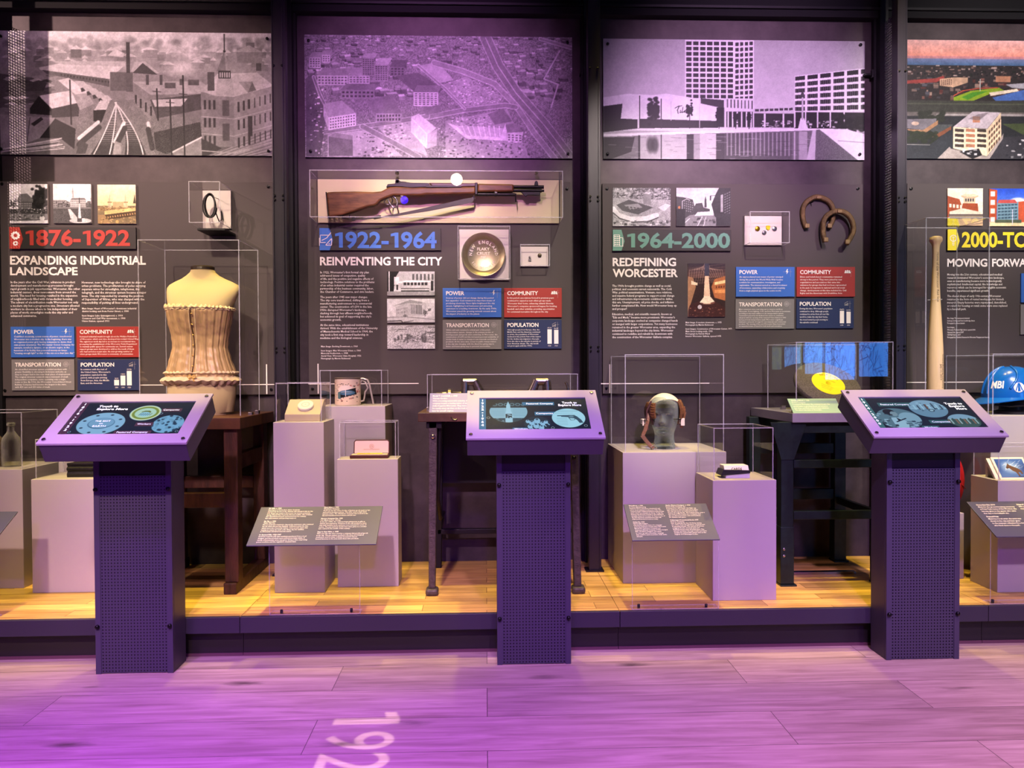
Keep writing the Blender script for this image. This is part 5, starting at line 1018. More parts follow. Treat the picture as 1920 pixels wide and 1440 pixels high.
for s, v in (('FLAKY', .22), ('CRUST', .02), ('PIE', -.17)): put_text(mb, fr, s, 0, R0 * v, R0 * .13, sx=1.05, align='c', bold=.02, n=.0008)
arc_text(mb, fr, '10c DEPOSIT', R0 * .64, R0 * .11, PI * 1.16, PI * 1.84, flip=True)
mb.build('embossed_lettering', mat('tin raised', '#e4dcc4', .5, .2), dish, fix=False)
PYs = PY - .06
wallcase('small clear wall case with two tiny pins', (976, 458.5, 1030.5, 498), PYs, 'white board')
def pin(label, px, py, r, m, tie=None):
    c = at(px, py, PY - .02); o = MB().lathe([(r * .5, 0), (r, .001), (r, .003), (r * .8, .0045), (.0005, .005)], (c.x, PY - .0125, c.z), 20, 'y').build('lapel_pin', m, smooth=True); tag(o, label, 'pin', 'lapel pins'); return o, c
sil = mat('silver', '#9d9a98', .3, .9); gld = mat('gold', '#b58f22', .3, .9); drk = mat('dark enamel', '#4d4430', .4, .5)
pin('round dark bronze pin in the smaller pin case', 1012, 478.5, .0105, drk)
o, c = pin('small grey pin in the smaller pin case', 993.5, 482, .006, sil); o2 = MB().box(c.x - .007, c.x + .007, PY - .016, PY - .0125, c.z - .02, c.z - .008).build('pin_bar', sil, o)
PYq = PY - .105
wallcase('clear wall case with four badges beside the horseshoes', (1406.5, 397, 1480, 455), PYq, 'white board')
pin('round gold badge in the four badge case', 1421, 428.5, .0125, gld); pin('round silver badge in the four badge case', 1453, 428.5, .0125, sil); pin('flat grey disc badge, lowest of four', 1433.5, 435.8, .0115, mat('pewter', '#6c6a6c', .4, .6))
c = at(1441, 427, PY - .02); mb = MB(); mb.prism([(c.x - .011, c.z + .011), (c.x - .011, c.z - .004), (c.x, c.z - .013), (c.x + .011, c.z - .004), (c.x + .011, c.z + .011), (c.x, c.z + .013)], lambda u, v, n: Vector((u, n, v)), PY - .0165, PY - .0125)
tag(mb.build('shield_badge', mat('yellow enamel', '#d9c81e', .35), bev=.001), 'yellow shield badge in the four badge case', 'pin', 'lapel pins')
# ------------------------------------------------------------------ horseshoes
def horseshoe(label, pts, Y, w_=.026):
    P3 = [at(px, py, Y) for px, py in pts]; n = 40; ctl = [Vector(p) for p in P3]; path = []
    for i in range(len(ctl) - 1):
        p0, p1, p2, p3 = ctl[max(i - 1, 0)], ctl[i], ctl[i + 1], ctl[min(i + 2, len(ctl) - 1)]
        for k in range(8):
            s_ = k / 8; path.append(.5 * ((2 * p1) + (p2 - p0) * s_ + (2 * p0 - 5 * p1 + 4 * p2 - p3) * s_ ** 2 + (3 * p1 - p0 - 3 * p2 + p3) * s_ ** 3))
    path.append(ctl[-1]); rings = []; N_ = len(path)
    for i, p in enumerate(path):
        tn = (path[min(i + 1, N_ - 1)] - path[max(i - 1, 0)]); tn.y = 0; tn.normalize(); sd = Vector((tn.z, 0, -tn.x)); h = w_ / 2 * (1 - .12 * abs(2 * i / (N_ - 1) - 1)); d = .010
        rings.append([p + sd * h + Vector((0, d, 0)), p + sd * h + Vector((0, -d * .6, 0)), p + sd * h * .6 + Vector((0, -d, 0)), p - sd * h * .6 + Vector((0, -d, 0)), p - sd * h + Vector((0, -d * .6, 0)), p - sd * h + Vector((0, d, 0))])
    c = P3[len(P3) // 2]; zmin = min(p.z for p in P3); t = thing('horseshoe', label, 'horseshoe', (c.x, Y, zmin), 'pitching horseshoes')
    MB().loft(rings).build('shoe', mat('rusted iron', '#665233', .6, .55, noise=(35, .45), bump=(60, .4)), t, bev=.002)
    for e in (path[0], path[-1]): MB().box(e.x - .012, e.x + .012, Y - .017, Y - .002, e.z - .001, e.z + .022).build('calk', mat('iron calk', '#86704a', .5, .5), t, bev=.004)
    MB().box(path[N_ // 2].x - .012, path[N_ // 2].x + .012, Y - .016, Y - .004, path[N_ // 2].z - .012, path[N_ // 2].z + .004).build('toe_calk', 'iron calk', t, bev=.003)
    q = path[N_ // 2 - 7]; MB().tube([(q.x, PY, q.z - .022), (q.x, Y - .02, q.z - .022), (q.x, Y - .022, q.z - .012)], .0025, 8).build('hook', 'black screw', t)
horseshoe('rusty horseshoe hung behind, upper of two', [(1512, 428), (1506, 412), (1505.5, 392), (1513, 378), (1527, 370), (1541, 371), (1555, 379), (1562, 393), (1562, 410), (1554, 428)], PY - .012)
horseshoe('rusty horseshoe hung in front, lower of two', [(1547, 454), (1543.5, 438), (1544, 417), (1551, 404), (1565, 396.5), (1580, 397), (1592, 405), (1599, 419), (1599, 437), (1587, 458)], PY - .040)
# ------------------------------------------------------------------ second bay: tin, sifter and pen plinths
p = onz(515, 1112, PZ); q = onz(610, 1110, PZ); ZT1 = at(560, 791.5, p.y).z; T_ = (p.x, q.x, p.y, p.y + .235)
plinth('tall narrow plinth carrying the round white tin', *T_, ZT1)
cover('clear cover over the round white tin', at(518, 750, T_[2] + .015).x, at(602, 750, T_[2] + .015).x, T_[2] + .015, T_[3] - .015, ZT1, at(560, 718.6, T_[2] + .015).z)
c = at(568, 785, T_[2] + .1); X0, X1 = at(534, 785, T_[2] + .06).x, at(600.5, 785, T_[2] + .06).x; yf = T_[2] + .055; zt = at(566, 749, yf + .1).z; zm = at(566, 777, yf).z
t = thing('display_wedge', 'cream sloping block holding the white tin', 'display block', ((X0 + X1) / 2, yf + .06, ZT1))
mb = MB(); mb.prism([(yf, ZT1), (yf + .125, ZT1), (yf + .125, zt), (yf + .095, zt), (yf, zm)], lambda u, v, n: Vector((n, u, v)), X0, X1); mb.build('block', mat('wedge white', '#b5a68c', .6), t, bev=.002)
s0 = Vector(((X0 + X1) / 2 + .005, yf, zm)); fr = Fr(s0, (1, 0, 0), (0, .095, zt - zm))
sl_ = math.hypot(.095, zt - zm); tz = sl_ * .52
t2 = thing('pill_tin', 'small round white lidded tin with printed center', 'tin', fr(0, tz, 0)); mb = MB()
def disc(mb, fr, u, v, prof, n=36):
    rings = [[fr(u + r * math.cos(2 * PI * i / n), v + r * math.sin(2 * PI * i / n), h) for i in range(n)] for r, h in prof]; mb.loft(rings)
disc(mb, fr, 0, tz, [(.036, .0008), (.036, .010), (.034, .012), (.026, .0122), (.024, .0118), (.0005, .0118)]); mb.build('lid', mat('tin white', '#ddd8c4', .4, noise=(60, .06)), t2, smooth=True)
mb = MB(); ring(mb, lambda a, b, n=.0126: fr(a * .02, tz + b * .02, n), 0, 0, .78, .9, 1, 30); put_text(mb, fr, 'PILLS', 0, tz - .002, .004, align='c', n=.0126); ring(mb, lambda a, b, n=.0126: fr(a * .02, tz + b * .02, n), 0, 0, .0, .1, 1, 10); mb.build('print', 'grey ink', t2, fix=False)
# sifter plinth, set back
Yp = 3.68; X0, X1 = at(597, 800, Yp).x, at(722.5, 800, Yp).x; Z2 = at(660, 761.5, Yp).z
plinth('tall rear plinth carrying the flour sifter', X0, X1, Yp, 3.955, Z2)
cover('clear cover over the flour sifter', at(600.5, 730, Yp + .02).x, at(715.5, 730, Yp + .02).x, Yp + .02, 3.94, Z2, at(660, 694.5, Yp + .02).z)
Ys = 3.80; c = at(652.5, 760, Ys); rs = 23.6 * Ys / FPX; H = at(652, 709.5, Ys).z - Z2
t = thing('flour_sifter', 'cream tin flour sifter printed with a blue and black scene', 'sifter', (c.x, Ys, Z2))
cv = Cv(150, 120, 2, .5, 0, 0, (.84, .76, .66)); cv.t = (.5, 0, 0); cv.t = (.48, -60, 0)
cv.t = (.5, 0, 0); cv.rs.seed(2)
for _ in range(70): cv.ell(cv.rs.uniform(20, 280), cv.rs.uniform(30, 220), 4, 4, (.12, .12, .14))
for _ in range(26):
    x, y = cv.rs.uniform(20, 280), cv.rs.uniform(20, 225); k = cv.rs.choice([0, 1]); col = [(.62, .22, .2), (.25, .2, .22)][k]
    for a in range(3): cv.line((x - 9 * math.cos(a * 1.05), y - 9 * math.sin(a * 1.05)), (x + 9 * math.cos(a * 1.05), y + 9 * math.sin(a * 1.05)), 2.5, col)
cv.ell(150, 95, 60, 50, (.88, .82, .76)); cv.poly([(85, 120), (225, 75), (235, 140), (95, 185)], (.06, .08, .1)); cv.ell(160, 125, 64, 26, (.25, .42, .52)); cv.ell(160, 120, 50, 12, (.5, .62, .66)); cv.line((112, 128), (206, 118), 5, (.12, .18, .22)); cv.poly([(85, 120), (108, 113), (112, 190), (85, 185)], (.3, .42, .42)); cv.line((150, 100), (150, 160), 4, (.85, .85, .8))
o = sheet('wrap', cv, wallfr(Ys), -rs * PI * .5, rs * PI * .5, Z2 + .008, Z2 + H - .01, 0, 'satin ink', t)
n = len(o.data.vertices); a = np.zeros(n * 3, np.float32); o.data.vertices.foreach_get('co', a); a = a.reshape(-1, 3); th = (a[:, 0] + t.location.x) / rs; a[:, 0] = np.sin(th) * (rs + .0006); a[:, 1] = -np.cos(th) * (rs + .0006); o.data.vertices.foreach_set('co', a.ravel()); o.data.update()
cream = mat('sifter cream', '#d8c6ae', .4)
MB().lathe([(rs * .96, 0), (rs, .002), (rs, H), (rs + .0012, H + .001), (rs + .0012, H + .004), (rs - .002, H + .004), (rs - .002, .01), (.001, .01)], (c.x, Ys, Z2), 48).build('can', cream, t, smooth=True)
MB().lathe([(rs + .0006, 0), (rs + .002, .001), (rs + .002, .006), (rs + .0006, .007)], (c.x, Ys, Z2 + H - .003), 48).build('rim', mat('tin rim', '#8b7c6c', .3, .8), t, smooth=True)
def sp(px, py, dy=0): v = at(px, py, Ys); return Vector((v.x, Ys + dy, v.z))
MB().tube([sp(674, 722), sp(678, 713), sp(685, 716), sp(690, 727), sp(684.5, 735), sp(683.5, 744), sp(682, 751), sp(675, 753)], .0042, 8).build('grip', mat('handle grey', '#c7bdb4', .35, .5), t, smooth=True)
MB().tube([sp(673, 711), sp(680, 709.5), sp(689, 712), sp(693, 722), sp(699.5, 754), sp(700, 757)], .0048, 8).build('squeeze_handle', 'handle grey', t, smooth=True)
MB().lathe([(.004, -.006), (.004, .006)], sp(674, 712), 10, 'y').build('rivet', 'steel screw', t)
# pen plinth
p = onz(633.4, 1101, PZ); q = onz(748, 1098.5, PZ); N_ = (p.x, q.x, p.y, p.y + .135); Z3 = at(690, 861, p.y).z
plinth('short plinth carrying the open pen box', *N_, Z3)
cover('clear cover over the open pen box', N_[0] + .012, N_[1] - .012, N_[2] + .012, N_[3] - .008, Z3, at(690, 791.5, N_[2] + .012).z)
X0, X1 = at(656, 855, N_[2] + .03).x, at(728, 855, N_[2] + .03).x; yb_, yl = N_[2] + .025, N_[2] + .085
t = thing('pen_box', 'open burgundy pen box with pink satin lid', 'box', ((X0 + X1) / 2, yb_ + .03, Z3)); bur = mat('burgundy leather', '#4a1d1c', .45, bump=(90, .1)); sat = mat('pink satin', '#e4bfc0', .5)
MB().box(X0, X1, yb_, yl, Z3, Z3 + .016).build('base', bur, t, bev=.003); MB().box(X0 + .006, X1 - .006, yb_ + .005, yl - .004, Z3 + .014, Z3 + .0175).build('base_lining', mat('cream lining', '#d8c7a6', .6), t)
fr = Fr(((X0 + X1) / 2 + .004, yl - .004, Z3 + .016), (1, 0, 0), (0, .16, 1)); hw = (X1 - X0) / 2 - .004; LH = at(690, 824, yl).z - Z3 - .016
mb = MB(); mb.prism([(-hw, 0), (hw, 0), (hw, LH * .85), (hw - .008, LH), (-hw + .008, LH), (-hw, LH * .85)], fr, -.014, 0); mb.build('lid', bur, t, bev=.003)
mb = MB(); mb.prism([(-hw + .005, .003), (hw - .005, .003), (hw - .005, LH * .83), (hw - .011, LH - .006), (-hw + .011, LH - .006), (-hw + .005, LH * .83)], fr, 0, .002); mb.build('lid_lining', sat, t, bev=.001)
mb = MB(); f = lambda a, b, n=.0026: fr(a * .0105, LH * .52 + b * .0105, n); ring(mb, f, 0, 0, .86, 1, 1, 28); ring(mb, f, 0, 0, .35, .5, 1, 16); bars(mb, f, [(-.5, -.3, -.2, .5), (.5, -.3, .2, .5), (-3.6, -1.35, 3.6, -1.35)], .16); mb.build('emblem', mat('gold ink', '#b08a62', .5), t, fix=False)
MB().tube([(X0 + .03, yb_ + .03, Z3 + .019), (X1 - .03, yb_ + .03, Z3 + .019)], .0035, 10).build('pen', gld, t, smooth=True)
# ------------------------------------------------------------------ acrylic reader rails
def rail(label, px4, Yf, Yb, cols, stand, screwpx, sp2=None):
    BL, BR, FL, FRr = [at(px_, py_, Yy) for (px_, py_), Yy in zip(px4, (Yb, Yb, Yf, Yf))]
    zf = (FL.z + FRr.z) / 2; zb = (BL.z + BR.z) / 2; x0 = (BL.x + FL.x) / 2; x1 = (BR.x + FRr.x) / 2; fr = Fr((x0, Yf, zf), (1, 0, 0), (0, Yb - Yf, zb - zf)); W_ = x1 - x0; H_ = math.hypot(Yb - Yf, zb - zf)
    sx0, sx1, ys = stand; t = thing('reader_rail', label, 'sign', ((x0 + x1) / 2, ys, PZ), 'tilted reader rails')
    mb = MB(); mb.prism([(0, 0), (W_, 0), (W_, H_), (0, H_)], fr, -.005, 0); tp_ = mb.build('text_plate', 'rail grey', t, bev=.001)
    mb = MB()
    for (u, v, cap, wd, lines, bolds) in cols:
        y = v
        sx = fit_sx([l for l in lines if l], cap * H_, wd * W_)
        for i, l in enumerate(lines):
            if l == '': y += .035; continue
            put_text(mb, fr, l, u * W_, H_ * (1 - y), cap * H_, sx=sx, bold=.03 if i in bolds else .014, res=1, n=.0008); y += cap * 1.72
    mb.build('lettering', 'white ink', tp_, fix=False)
    # clear bent stand: upright sheet, short shelf under the plate and a foot
    zs = zf + (zb - zf) * max(0, (ys - Yf)) / (Yb - Yf) - .006
    mb = MB(); mb.quad((sx0, ys, PZ), (sx1, ys, PZ), (sx1, ys, zs), (sx0, ys, zs)); mb.quad((sx0, ys, PZ + .005), (sx1, ys, PZ + .005), (sx1, ys + .05, PZ + .005), (sx0, ys + .05, PZ + .005)); sd_ = mb.build('stand', 'acrylic', t, fix=False)
    mb = MB(); e = .0011
    for x in (sx0, sx1): mb.box(x - e, x + e, ys - e, ys + e, PZ, zs); mb.box(x - e, x + e, ys, ys + .05, PZ + .001, PZ + .005)
    mb.box(sx0, sx1, ys - e, ys + .001, PZ, PZ + .004); mb.box(sx0, sx1, ys + .048, ys + .05, PZ + .001, PZ + .005); mb.build('stand_edge', 'faint edge', sd_)
    for px_, py_ in screwpx:
        c = onz(px_, py_ + 3, PZ); MB().lathe([(.006, 0), (.006, .012), (.004, .014)], (c.x, c.y, PZ + .005), 10).build('thumb_screw', 'black screw', sd_, smooth=True)
    return t
def rcol(*b): return list(b)
YST = PFY + .02
L1 = ['M1 Rifle, c. 1943', 'Harrington & Richardson Arms Company', 'Commonly known as the Garand, this standard rifle for the', 'U.S. Army was made in Worcester by several companies', 'during World War II and the Korean conflict. The company', 'also manufactured parts and accessories for military,', 'law enforcement, and sporting weapons.', '', 'Pie Tin, c. 1950', 'Table Talk Pies', 'Pies in metal tins required a deposit by customers, who returned', 'the tin when the pie was finished. Collectors prize the tins,', 'which were also reused by bakers. Some people argue that', 'tossing an empty tin made a fine flying disc for children', 'in Worcester and all around the nation.', '', 'St. Bernard Pills, 1922-1947', 'Small tins held the pills that residents purchased from a local', 'druggist, and the products were sold across many states. A', 'variety of homemade cures was given during a time of growing', 'patent medicine and the regulation of patent laws.']
L2 = ['Flour Sifter, c. 1950', 'Washburn Company', 'Androck was the name of a line of kitchen goods made to last', 'and sold in hardware stores. This sifter used a single hand', 'squeeze action. The Washburn Company was located in the', 'city and manufactured products sold all over.', '', 'Norton Company Pen, 1950', 'U.S. Marks & Son, Chicago', 'In the late 1940s, the company began giving pens as gifts to', 'visitors and employees. Everyone in the city worked in some', 'way with machine tools, and pens were awarded for years of', 'service. The pen and box shown here were given to a worker', 'who retired in the middle of the century.', '', 'Snap in Case Wire, c. 1955', 'Wire pins like this were used by a company that produced goods', 'in the city. The pin makers worked in the shop and designed', 'small parts used in many ordinary household objects.', 'Several factories in the area made these wire products.']
rail('grey tilted text rail in front of the tin and pen plinths', ((490, 951), (718, 948.5), (461, 1023.5), (705, 1020)), 3.075, 3.285, [(.07, .055, .026, .40, L1, (0, 8, 16)), (.52, .04, .026, .40, L2, (0, 7, 15))], (onz(503, 1157, PZ).x, onz(673, 1155, PZ).x, YST), ((528, 1148.6), (658.8, 1146)))
L3 = ['Horseshoes, c. 1920', 'St. Pierre Manufacturing', 'Henry St. Pierre started as a blacksmith and', 'set to work making horseshoes in 1920. The', 'company began making pitching horseshoes that', 'were sold in sporting goods stores. Today the', 'business has become a leader in the making of', 'specialty chains for forestry. St. Pierre is one of', 'the few American manufacturers that still', 'make professional horseshoes today.', '', 'Smiley Pin, 1963', 'Harvey Ball designer', 'Harvey Ball and the State of a campaign', 'to boost employee morale when Worcester', 'Mutual Fire Insurance Company and', 'Guarantee Mutual Company of Ohio merged.', 'Ball, a freelance designer, was asked', 'to come up with a friendship campaign', 'that could be used on posters, desk cards,', 'and pins.']
L4 = ['Apollo Mission Headgear, c. 1965', 'David Clark Company, Inc.', 'Developed for astronauts, this flight cap', 'held earphones and microphones in place.', 'The cap was worn on missions from the', 'Gemini through Apollo. The helmet worn over it', 'was made in Worcester by a company that', 'also produced pressure suits and headsets', 'for aviation and space.', '', 'Volkswagen Promotional Book, 1977', 'Norton Company', 'Sets of catalogs for the US Army during', 'the 1970s show the abrasives company and', 'its grinding wheels. The carved oil stones,', 'snagging wheels, universal grits and', 'finishing stones were all made here. The', 'wheels cut faster through metals and were', 'durable for automobile plants such as the', 'engines of Volkswagen bodies.']
rail('grey tilted text rail in front of the headgear plinth', ((1168, 944.7), (1322.8, 944.7), (1186.5, 1012.3), (1351.4, 1012.7)), 3.09, 3.29, [(.06, .06, .025, .40, L3, (0, 11)), (.50, .06, .025, .44, L4, (0, 10))], (onz(1187, 1146, PZ).x, onz(1351, 1145, PZ).x, YST), ((1197.5, 1138), (1324, 1137.6)))
rail('grey tilted text rail beside the framed animal picture', ((1810, 940), (1970, 940), (1871, 1005.5), (2040, 1005.5)), 3.09, 3.29, [(.08, .12, .036, .42, ['Home Run Bat, 2019', 'Made for the ground breaking ceremony', 'at Polar Park, home of the WooSox, the', 'bat was given to the guests who came', 'that day to the ballpark site.', '', 'Framed Print', 'Made by a local artist, the print was', 'shown in the city and later given', 'to the museum collection by a donor', 'who lived close to the park.'], (0, 6)), (.55, .12, .036, .4, ['Hard Hat', 'Worn by staff of a biotech', 'research center.'], (0,))], (onz(1866, 1138, PZ).x, onz(2010, 1138, PZ).x, YST), ((1861, 1129),))
rail('grey tilted text rail at the bottle plinth, cut off by the picture edge', ((-140, 960), (22.4, 959.5), (-200, 1036), (-15, 1035)), 3.07, 3.28, [(.1, .1, .03, .7, ['Bottles, c. 1900', 'Glass bottles were blown for local druggists.'], (0,))], (onz(-160, 1168, PZ).x, onz(-22, 1167, PZ).x, YST), ())
# ------------------------------------------------------------------ iron legged table with crankshaft
TY = 3.372; ZT = at(783, 774, TY - .02).z; X0, X1 = at(783.5, 780, TY - .02).x, at(1112, 780, TY - .02).x; ztk = .032 + .008
t = thing('iron_table', 'wooden topped table on cast iron legs behind the middle kiosk', 'table', ((X0 + X1) / 2, 3.6, PZ))
MB().box(X0, X1, TY - .02, 3.93, ZT - ztk, ZT).build('table_top', mat('table wood', '#4d3423', .5, noise=(5, .5, (1, 7, 1)), bump=(30, .2)), t, bev=.003)
iron = mat('cast iron', '#4f4742', .55, .4, noise=(50, .35), bump=(120, .3)); di = mat('dark iron', '#1b1818', .5, .4)
for (ta, tb, ba, bb, fa, fb) in ((803.5, 820, 803.5, 816, 798, 821.5), (1069, 1083, 1076.5, 1090.5, 1072.5, 1097.5)):
    a0, b0 = at(ta, 830, TY).x, at(tb, 830, TY).x; a1, b1 = at(ba, 1100, TY).x, at(bb, 1100, TY).x; f0, f1 = at(fa, 1110, TY).x, at(fb, 1110, TY).x; zt = ZT - ztk
    MB().hexa([(a1, TY, PZ + .03), (b1, TY, PZ + .03), (b1, TY + .04, PZ + .03), (a1, TY + .04, PZ + .03), (a0, TY, zt), (b0, TY, zt), (b0, TY + .04, zt), (a0, TY + .04, zt)]).build('leg', iron, t, bev=.004); lg = C.objects[-1]
    MB().box(f0, f1, TY - .015, TY + .05, PZ, PZ + .03).build('foot', iron, lg, bev=.010)
    s_ = 1 if ta < 900 else -1; yb = 3.84
    MB().hexa([(a1, yb, PZ), (b1, yb, PZ), (b1, yb + .04, PZ), (a1, yb + .04, PZ), (a0, yb, zt), (b0, yb, zt), (b0, yb + .04, zt), (a0, yb + .04, zt)]).build('leg', di, t, bev=.004)
    e0 = b0 if s_ > 0 else a0
    MB().tube([(e0 + s_ * .01, TY + .03, zt - .02), (e0 + s_ * .004, TY + .05, zt - .16), (e0 - s_ * .004, TY + .06, PZ + .42), (e0, TY + .2, PZ + .3), (e0, yb, PZ + .28)], .010, 8).build('brace', di, t, smooth=True)
    MB().box(min(a0, b0) - .01, max(a0, b0) + .02, TY, yb + .04, zt - .03, zt).build('top_bracket', di, t, bev=.002)
    c = at((ta + tb) / 2, 818 if ta < 900 else 858, TY); MB().lathe([(.010, 0), (.010, .012), (.004, .016)], (c.x, TY, c.z), 10, 'y').build('bolt', 'steel screw' if ta < 900 else 'black screw', lg)
z = at(880, 996, 3.85).z; xa_, xb_ = at(820, 900, 3.85).x, at(1075, 900, 3.85).x; MB().box(xa_, xb_, 3.84, 3.875, z - .012, z + .012).build('cross_bar', di, t, bev=.002)
MB().box(xa_ + .02, xb_ - .02, 3.885, 3.9, PZ + .42, ZT - ztk).build('rear_panel', mat('rear panel', '#141113', .6), t)
c = at(851, 784, TY - .021); MB().tube([(c.x - .012, c.y, c.z + .004), (c.x - .004, c.y - .004, c.z - .006), (c.x + .008, c.y - .004, c.z - .008), (c.x + .013, c.y, c.z - .004)], .003, 6).build('drawer_pull', 'steel screw', t, smooth=True)
KY = 3.50; KY1 = 3.80; x0c, x1c = at(801.5, 730, KY).x, at(1083, 730, KY).x
cover('long clear cover over the crankshaft', x0c, x1c, KY, KY1, ZT, at(940, 702, KY).z)
# crankshaft
SY = 3.63; st = mat('machined steel', '#aaa099', .25, .95, noise=(20, .12)); ax = at(900, 741, SY).z
def sx_(px): return at(px, 730, SY).x
t = thing('crankshaft', 'machined steel crankshaft lying in the long case', 'crankshaft', (sx_(940), SY, ZT))
mb = MB()
for a, b, r in ((818, 826, .014), (826, 840, .018), (840, 868, .014), (848, 905, .020), (905, 930, .022), (930, 968, .026), (968, 1000, .022), (1028, 1062, .018)):
    mb.lathe([(r * .9, 0), (r, .002), (r, sx_(b) - sx_(a) - .002), (r * .9, sx_(b) - sx_(a))], (sx_(a), SY, ax), 24, 'x')
mb.build('shaft', st, t, smooth=True)
def web(pa, pb, dz, th=.016):
    mb = MB(); mb.tube([(sx_(pa), SY, ax - .02), (sx_(pb), SY, ax + dz)], [.026, .019], 14, sx=1.0); return mb.build('crank_web', st, t, smooth=True)
H_ = at(880, 709, SY).z - ax
web(871, 872, H_ - .012); web(906, 890, H_ - .012); web(992, 1006, H_ - .012); web(1026, 1025, H_ - .012)
for a, b in ((868, 894), (1004, 1028)): MB().lathe([(.015, 0), (.018, .002), (.018, sx_(b) - sx_(a) - .002), (.015, sx_(b) - sx_(a))], (sx_(a), SY, ax + H_ - .018), 20, 'x').build('crank_pin', st, t, smooth=True)
mb = MB(); mb.lathe([(.010, 0), (.032, .001), (.032, .014), (.010, .015)], (sx_(840), SY, ax), 14, 'x'); mb.build('gear', st, t)
mb = MB(); mb.tube([(sx_(1062), SY, ax - .03), (sx_(1065), SY, ax + .03), (sx_(1062), SY, ax + .055), (sx_(1059.5), SY, ax + .06)], .006, 8); mb.build('end_hook', st, t, smooth=True)
for a in (834, 1050): 
    o = MB().box(sx_(a) - .012, sx_(a) + .012, SY - .03, SY + .03, ZT, ax - .012).build('shaft_cradle', 'white board', bev=.002); tag(o, 'white cradle block under the crankshaft, %s' % ('gear end' if a < 900 else 'hook end'), 'block')
# label card on the table
def tcard(label, px0, px1, py0, py1, Yf, Yb, z0, m, lines, ink, skew=0):
    z1 = at((px0 + px1) / 2, py0, Yb).z; X0, X1 = at(px0, py1, Yf).x, at(px1, py1, Yf).x; fr = Fr((X0, Yf, z0 + .0006), (1, 0, 0), (0, Yb - Yf, z1 - z0)); H_ = math.hypot(Yb - Yf, z1 - z0); W_ = X1 - X0
    t = thing('label_card', label, 'card', ((X0 + X1) / 2, Yf, z0), 'tilted label cards'); mb = MB(); mb.prism([(0, 0), (W_, 0), (W_, H_), (0, H_)], fr, -.003, 0); mb.build('card', m, t)
    mb = MB(); sx = fit_sx(lines, H_ * .085, W_ * .86); y = .86
    for i, l in enumerate(lines): put_text(mb, fr, l, W_ * .06, H_ * y - H_ * .04, H_ * .075, sx=sx, bold=.03 if i == 0 else .01, res=1, n=.0006); y -= .13
    mb.build('lettering', ink, t, fix=False); mb = MB(); mb.box(X0 + .02, X1 - .02, Yb - .004, Yb, z0, z1 - .012); mb.build('easel', 'white board', t)
tcard('pale card propped before the crankshaft', 804.5, 902, 737.5, 772, TY - .005, TY + .05, ZT, mat('card lilac', '#8584ac', .5), ['Model T Crankshaft, c. 1915', 'Wyman-Gordon', 'With a booming automobile industry, the', 'company became a leading maker of crank', 'shafts forged in Worcester. They were made', 'for nearly every car then on the road, and', 'later for aircraft engines.'], 'white ink')
c = at(803, 762, KY - .01); o = MB().box(c.x - .006, c.x + .004, KY - .02, KY - .006, ZT, ZT + .018).build('case_clip', 'steel screw', bev=.001); tag(o, 'small metal clip on the iron table beside the crankshaft case', 'clip')
# ------------------------------------------------------------------ third bay: headgear and booklet plinths
p = onz(1167, 1094.3, PZ); q0, q1 = at(1167.7, 848, p.y).x, at(1362, 848, p.y).x; Z4 = at(1265, 847.6, p.y).z; H4 = (q0, q1, p.y, 3.955)
plinth('wide pale plinth carrying the glass head', *H4, Z4)
cover('clear cover over the glass head with headgear', at(1172.5, 760, H4[2] + .02).x, at(1356.5, 760, H4[2] + .02).x, H4[2] + .02, 3.935, Z4, at(1265, 665, H4[2] + .02).z)
HY = 3.70; hc = at(1247, 838, HY); kx = HY / FPX; zc = at(1247, 790, HY).z
def zp(py): return at(1247, py, HY).z
t = thing('glass_bust', 'clear green glass display head under a flight cap', 'display head', (hc.x, HY, Z4))
cx_px = 1245.5
spec_ = [(Z4, 20.5, .058), (Z4 + .010, 21, .060), (Z4 + .016, 20, .056), (Z4 + .022, 19, .052), (Z4 + .028, 20, .054), (zp(822), 18.5, .052), (zp(814), 18.5, .056), (zp(808), 20, .066), (zp(801), 23, .078), (zp(792), 25.5, .086), (zp(782), 27, .090), (zp(772), 27.8, .094), (zp(764), 28, .097), (zp(756), 27, .095), (zp(750), 24, .086), (zp(745), 18.5, .068), (zp(742.5), 12, .045), (zp(741), 4, .016)]
zs_ = [s_[0] for s_ in spec_]; rings = []; nA = 72; nR = 90
def gz(v, c, s_): return math.exp(-((v - c) / s_) ** 2)
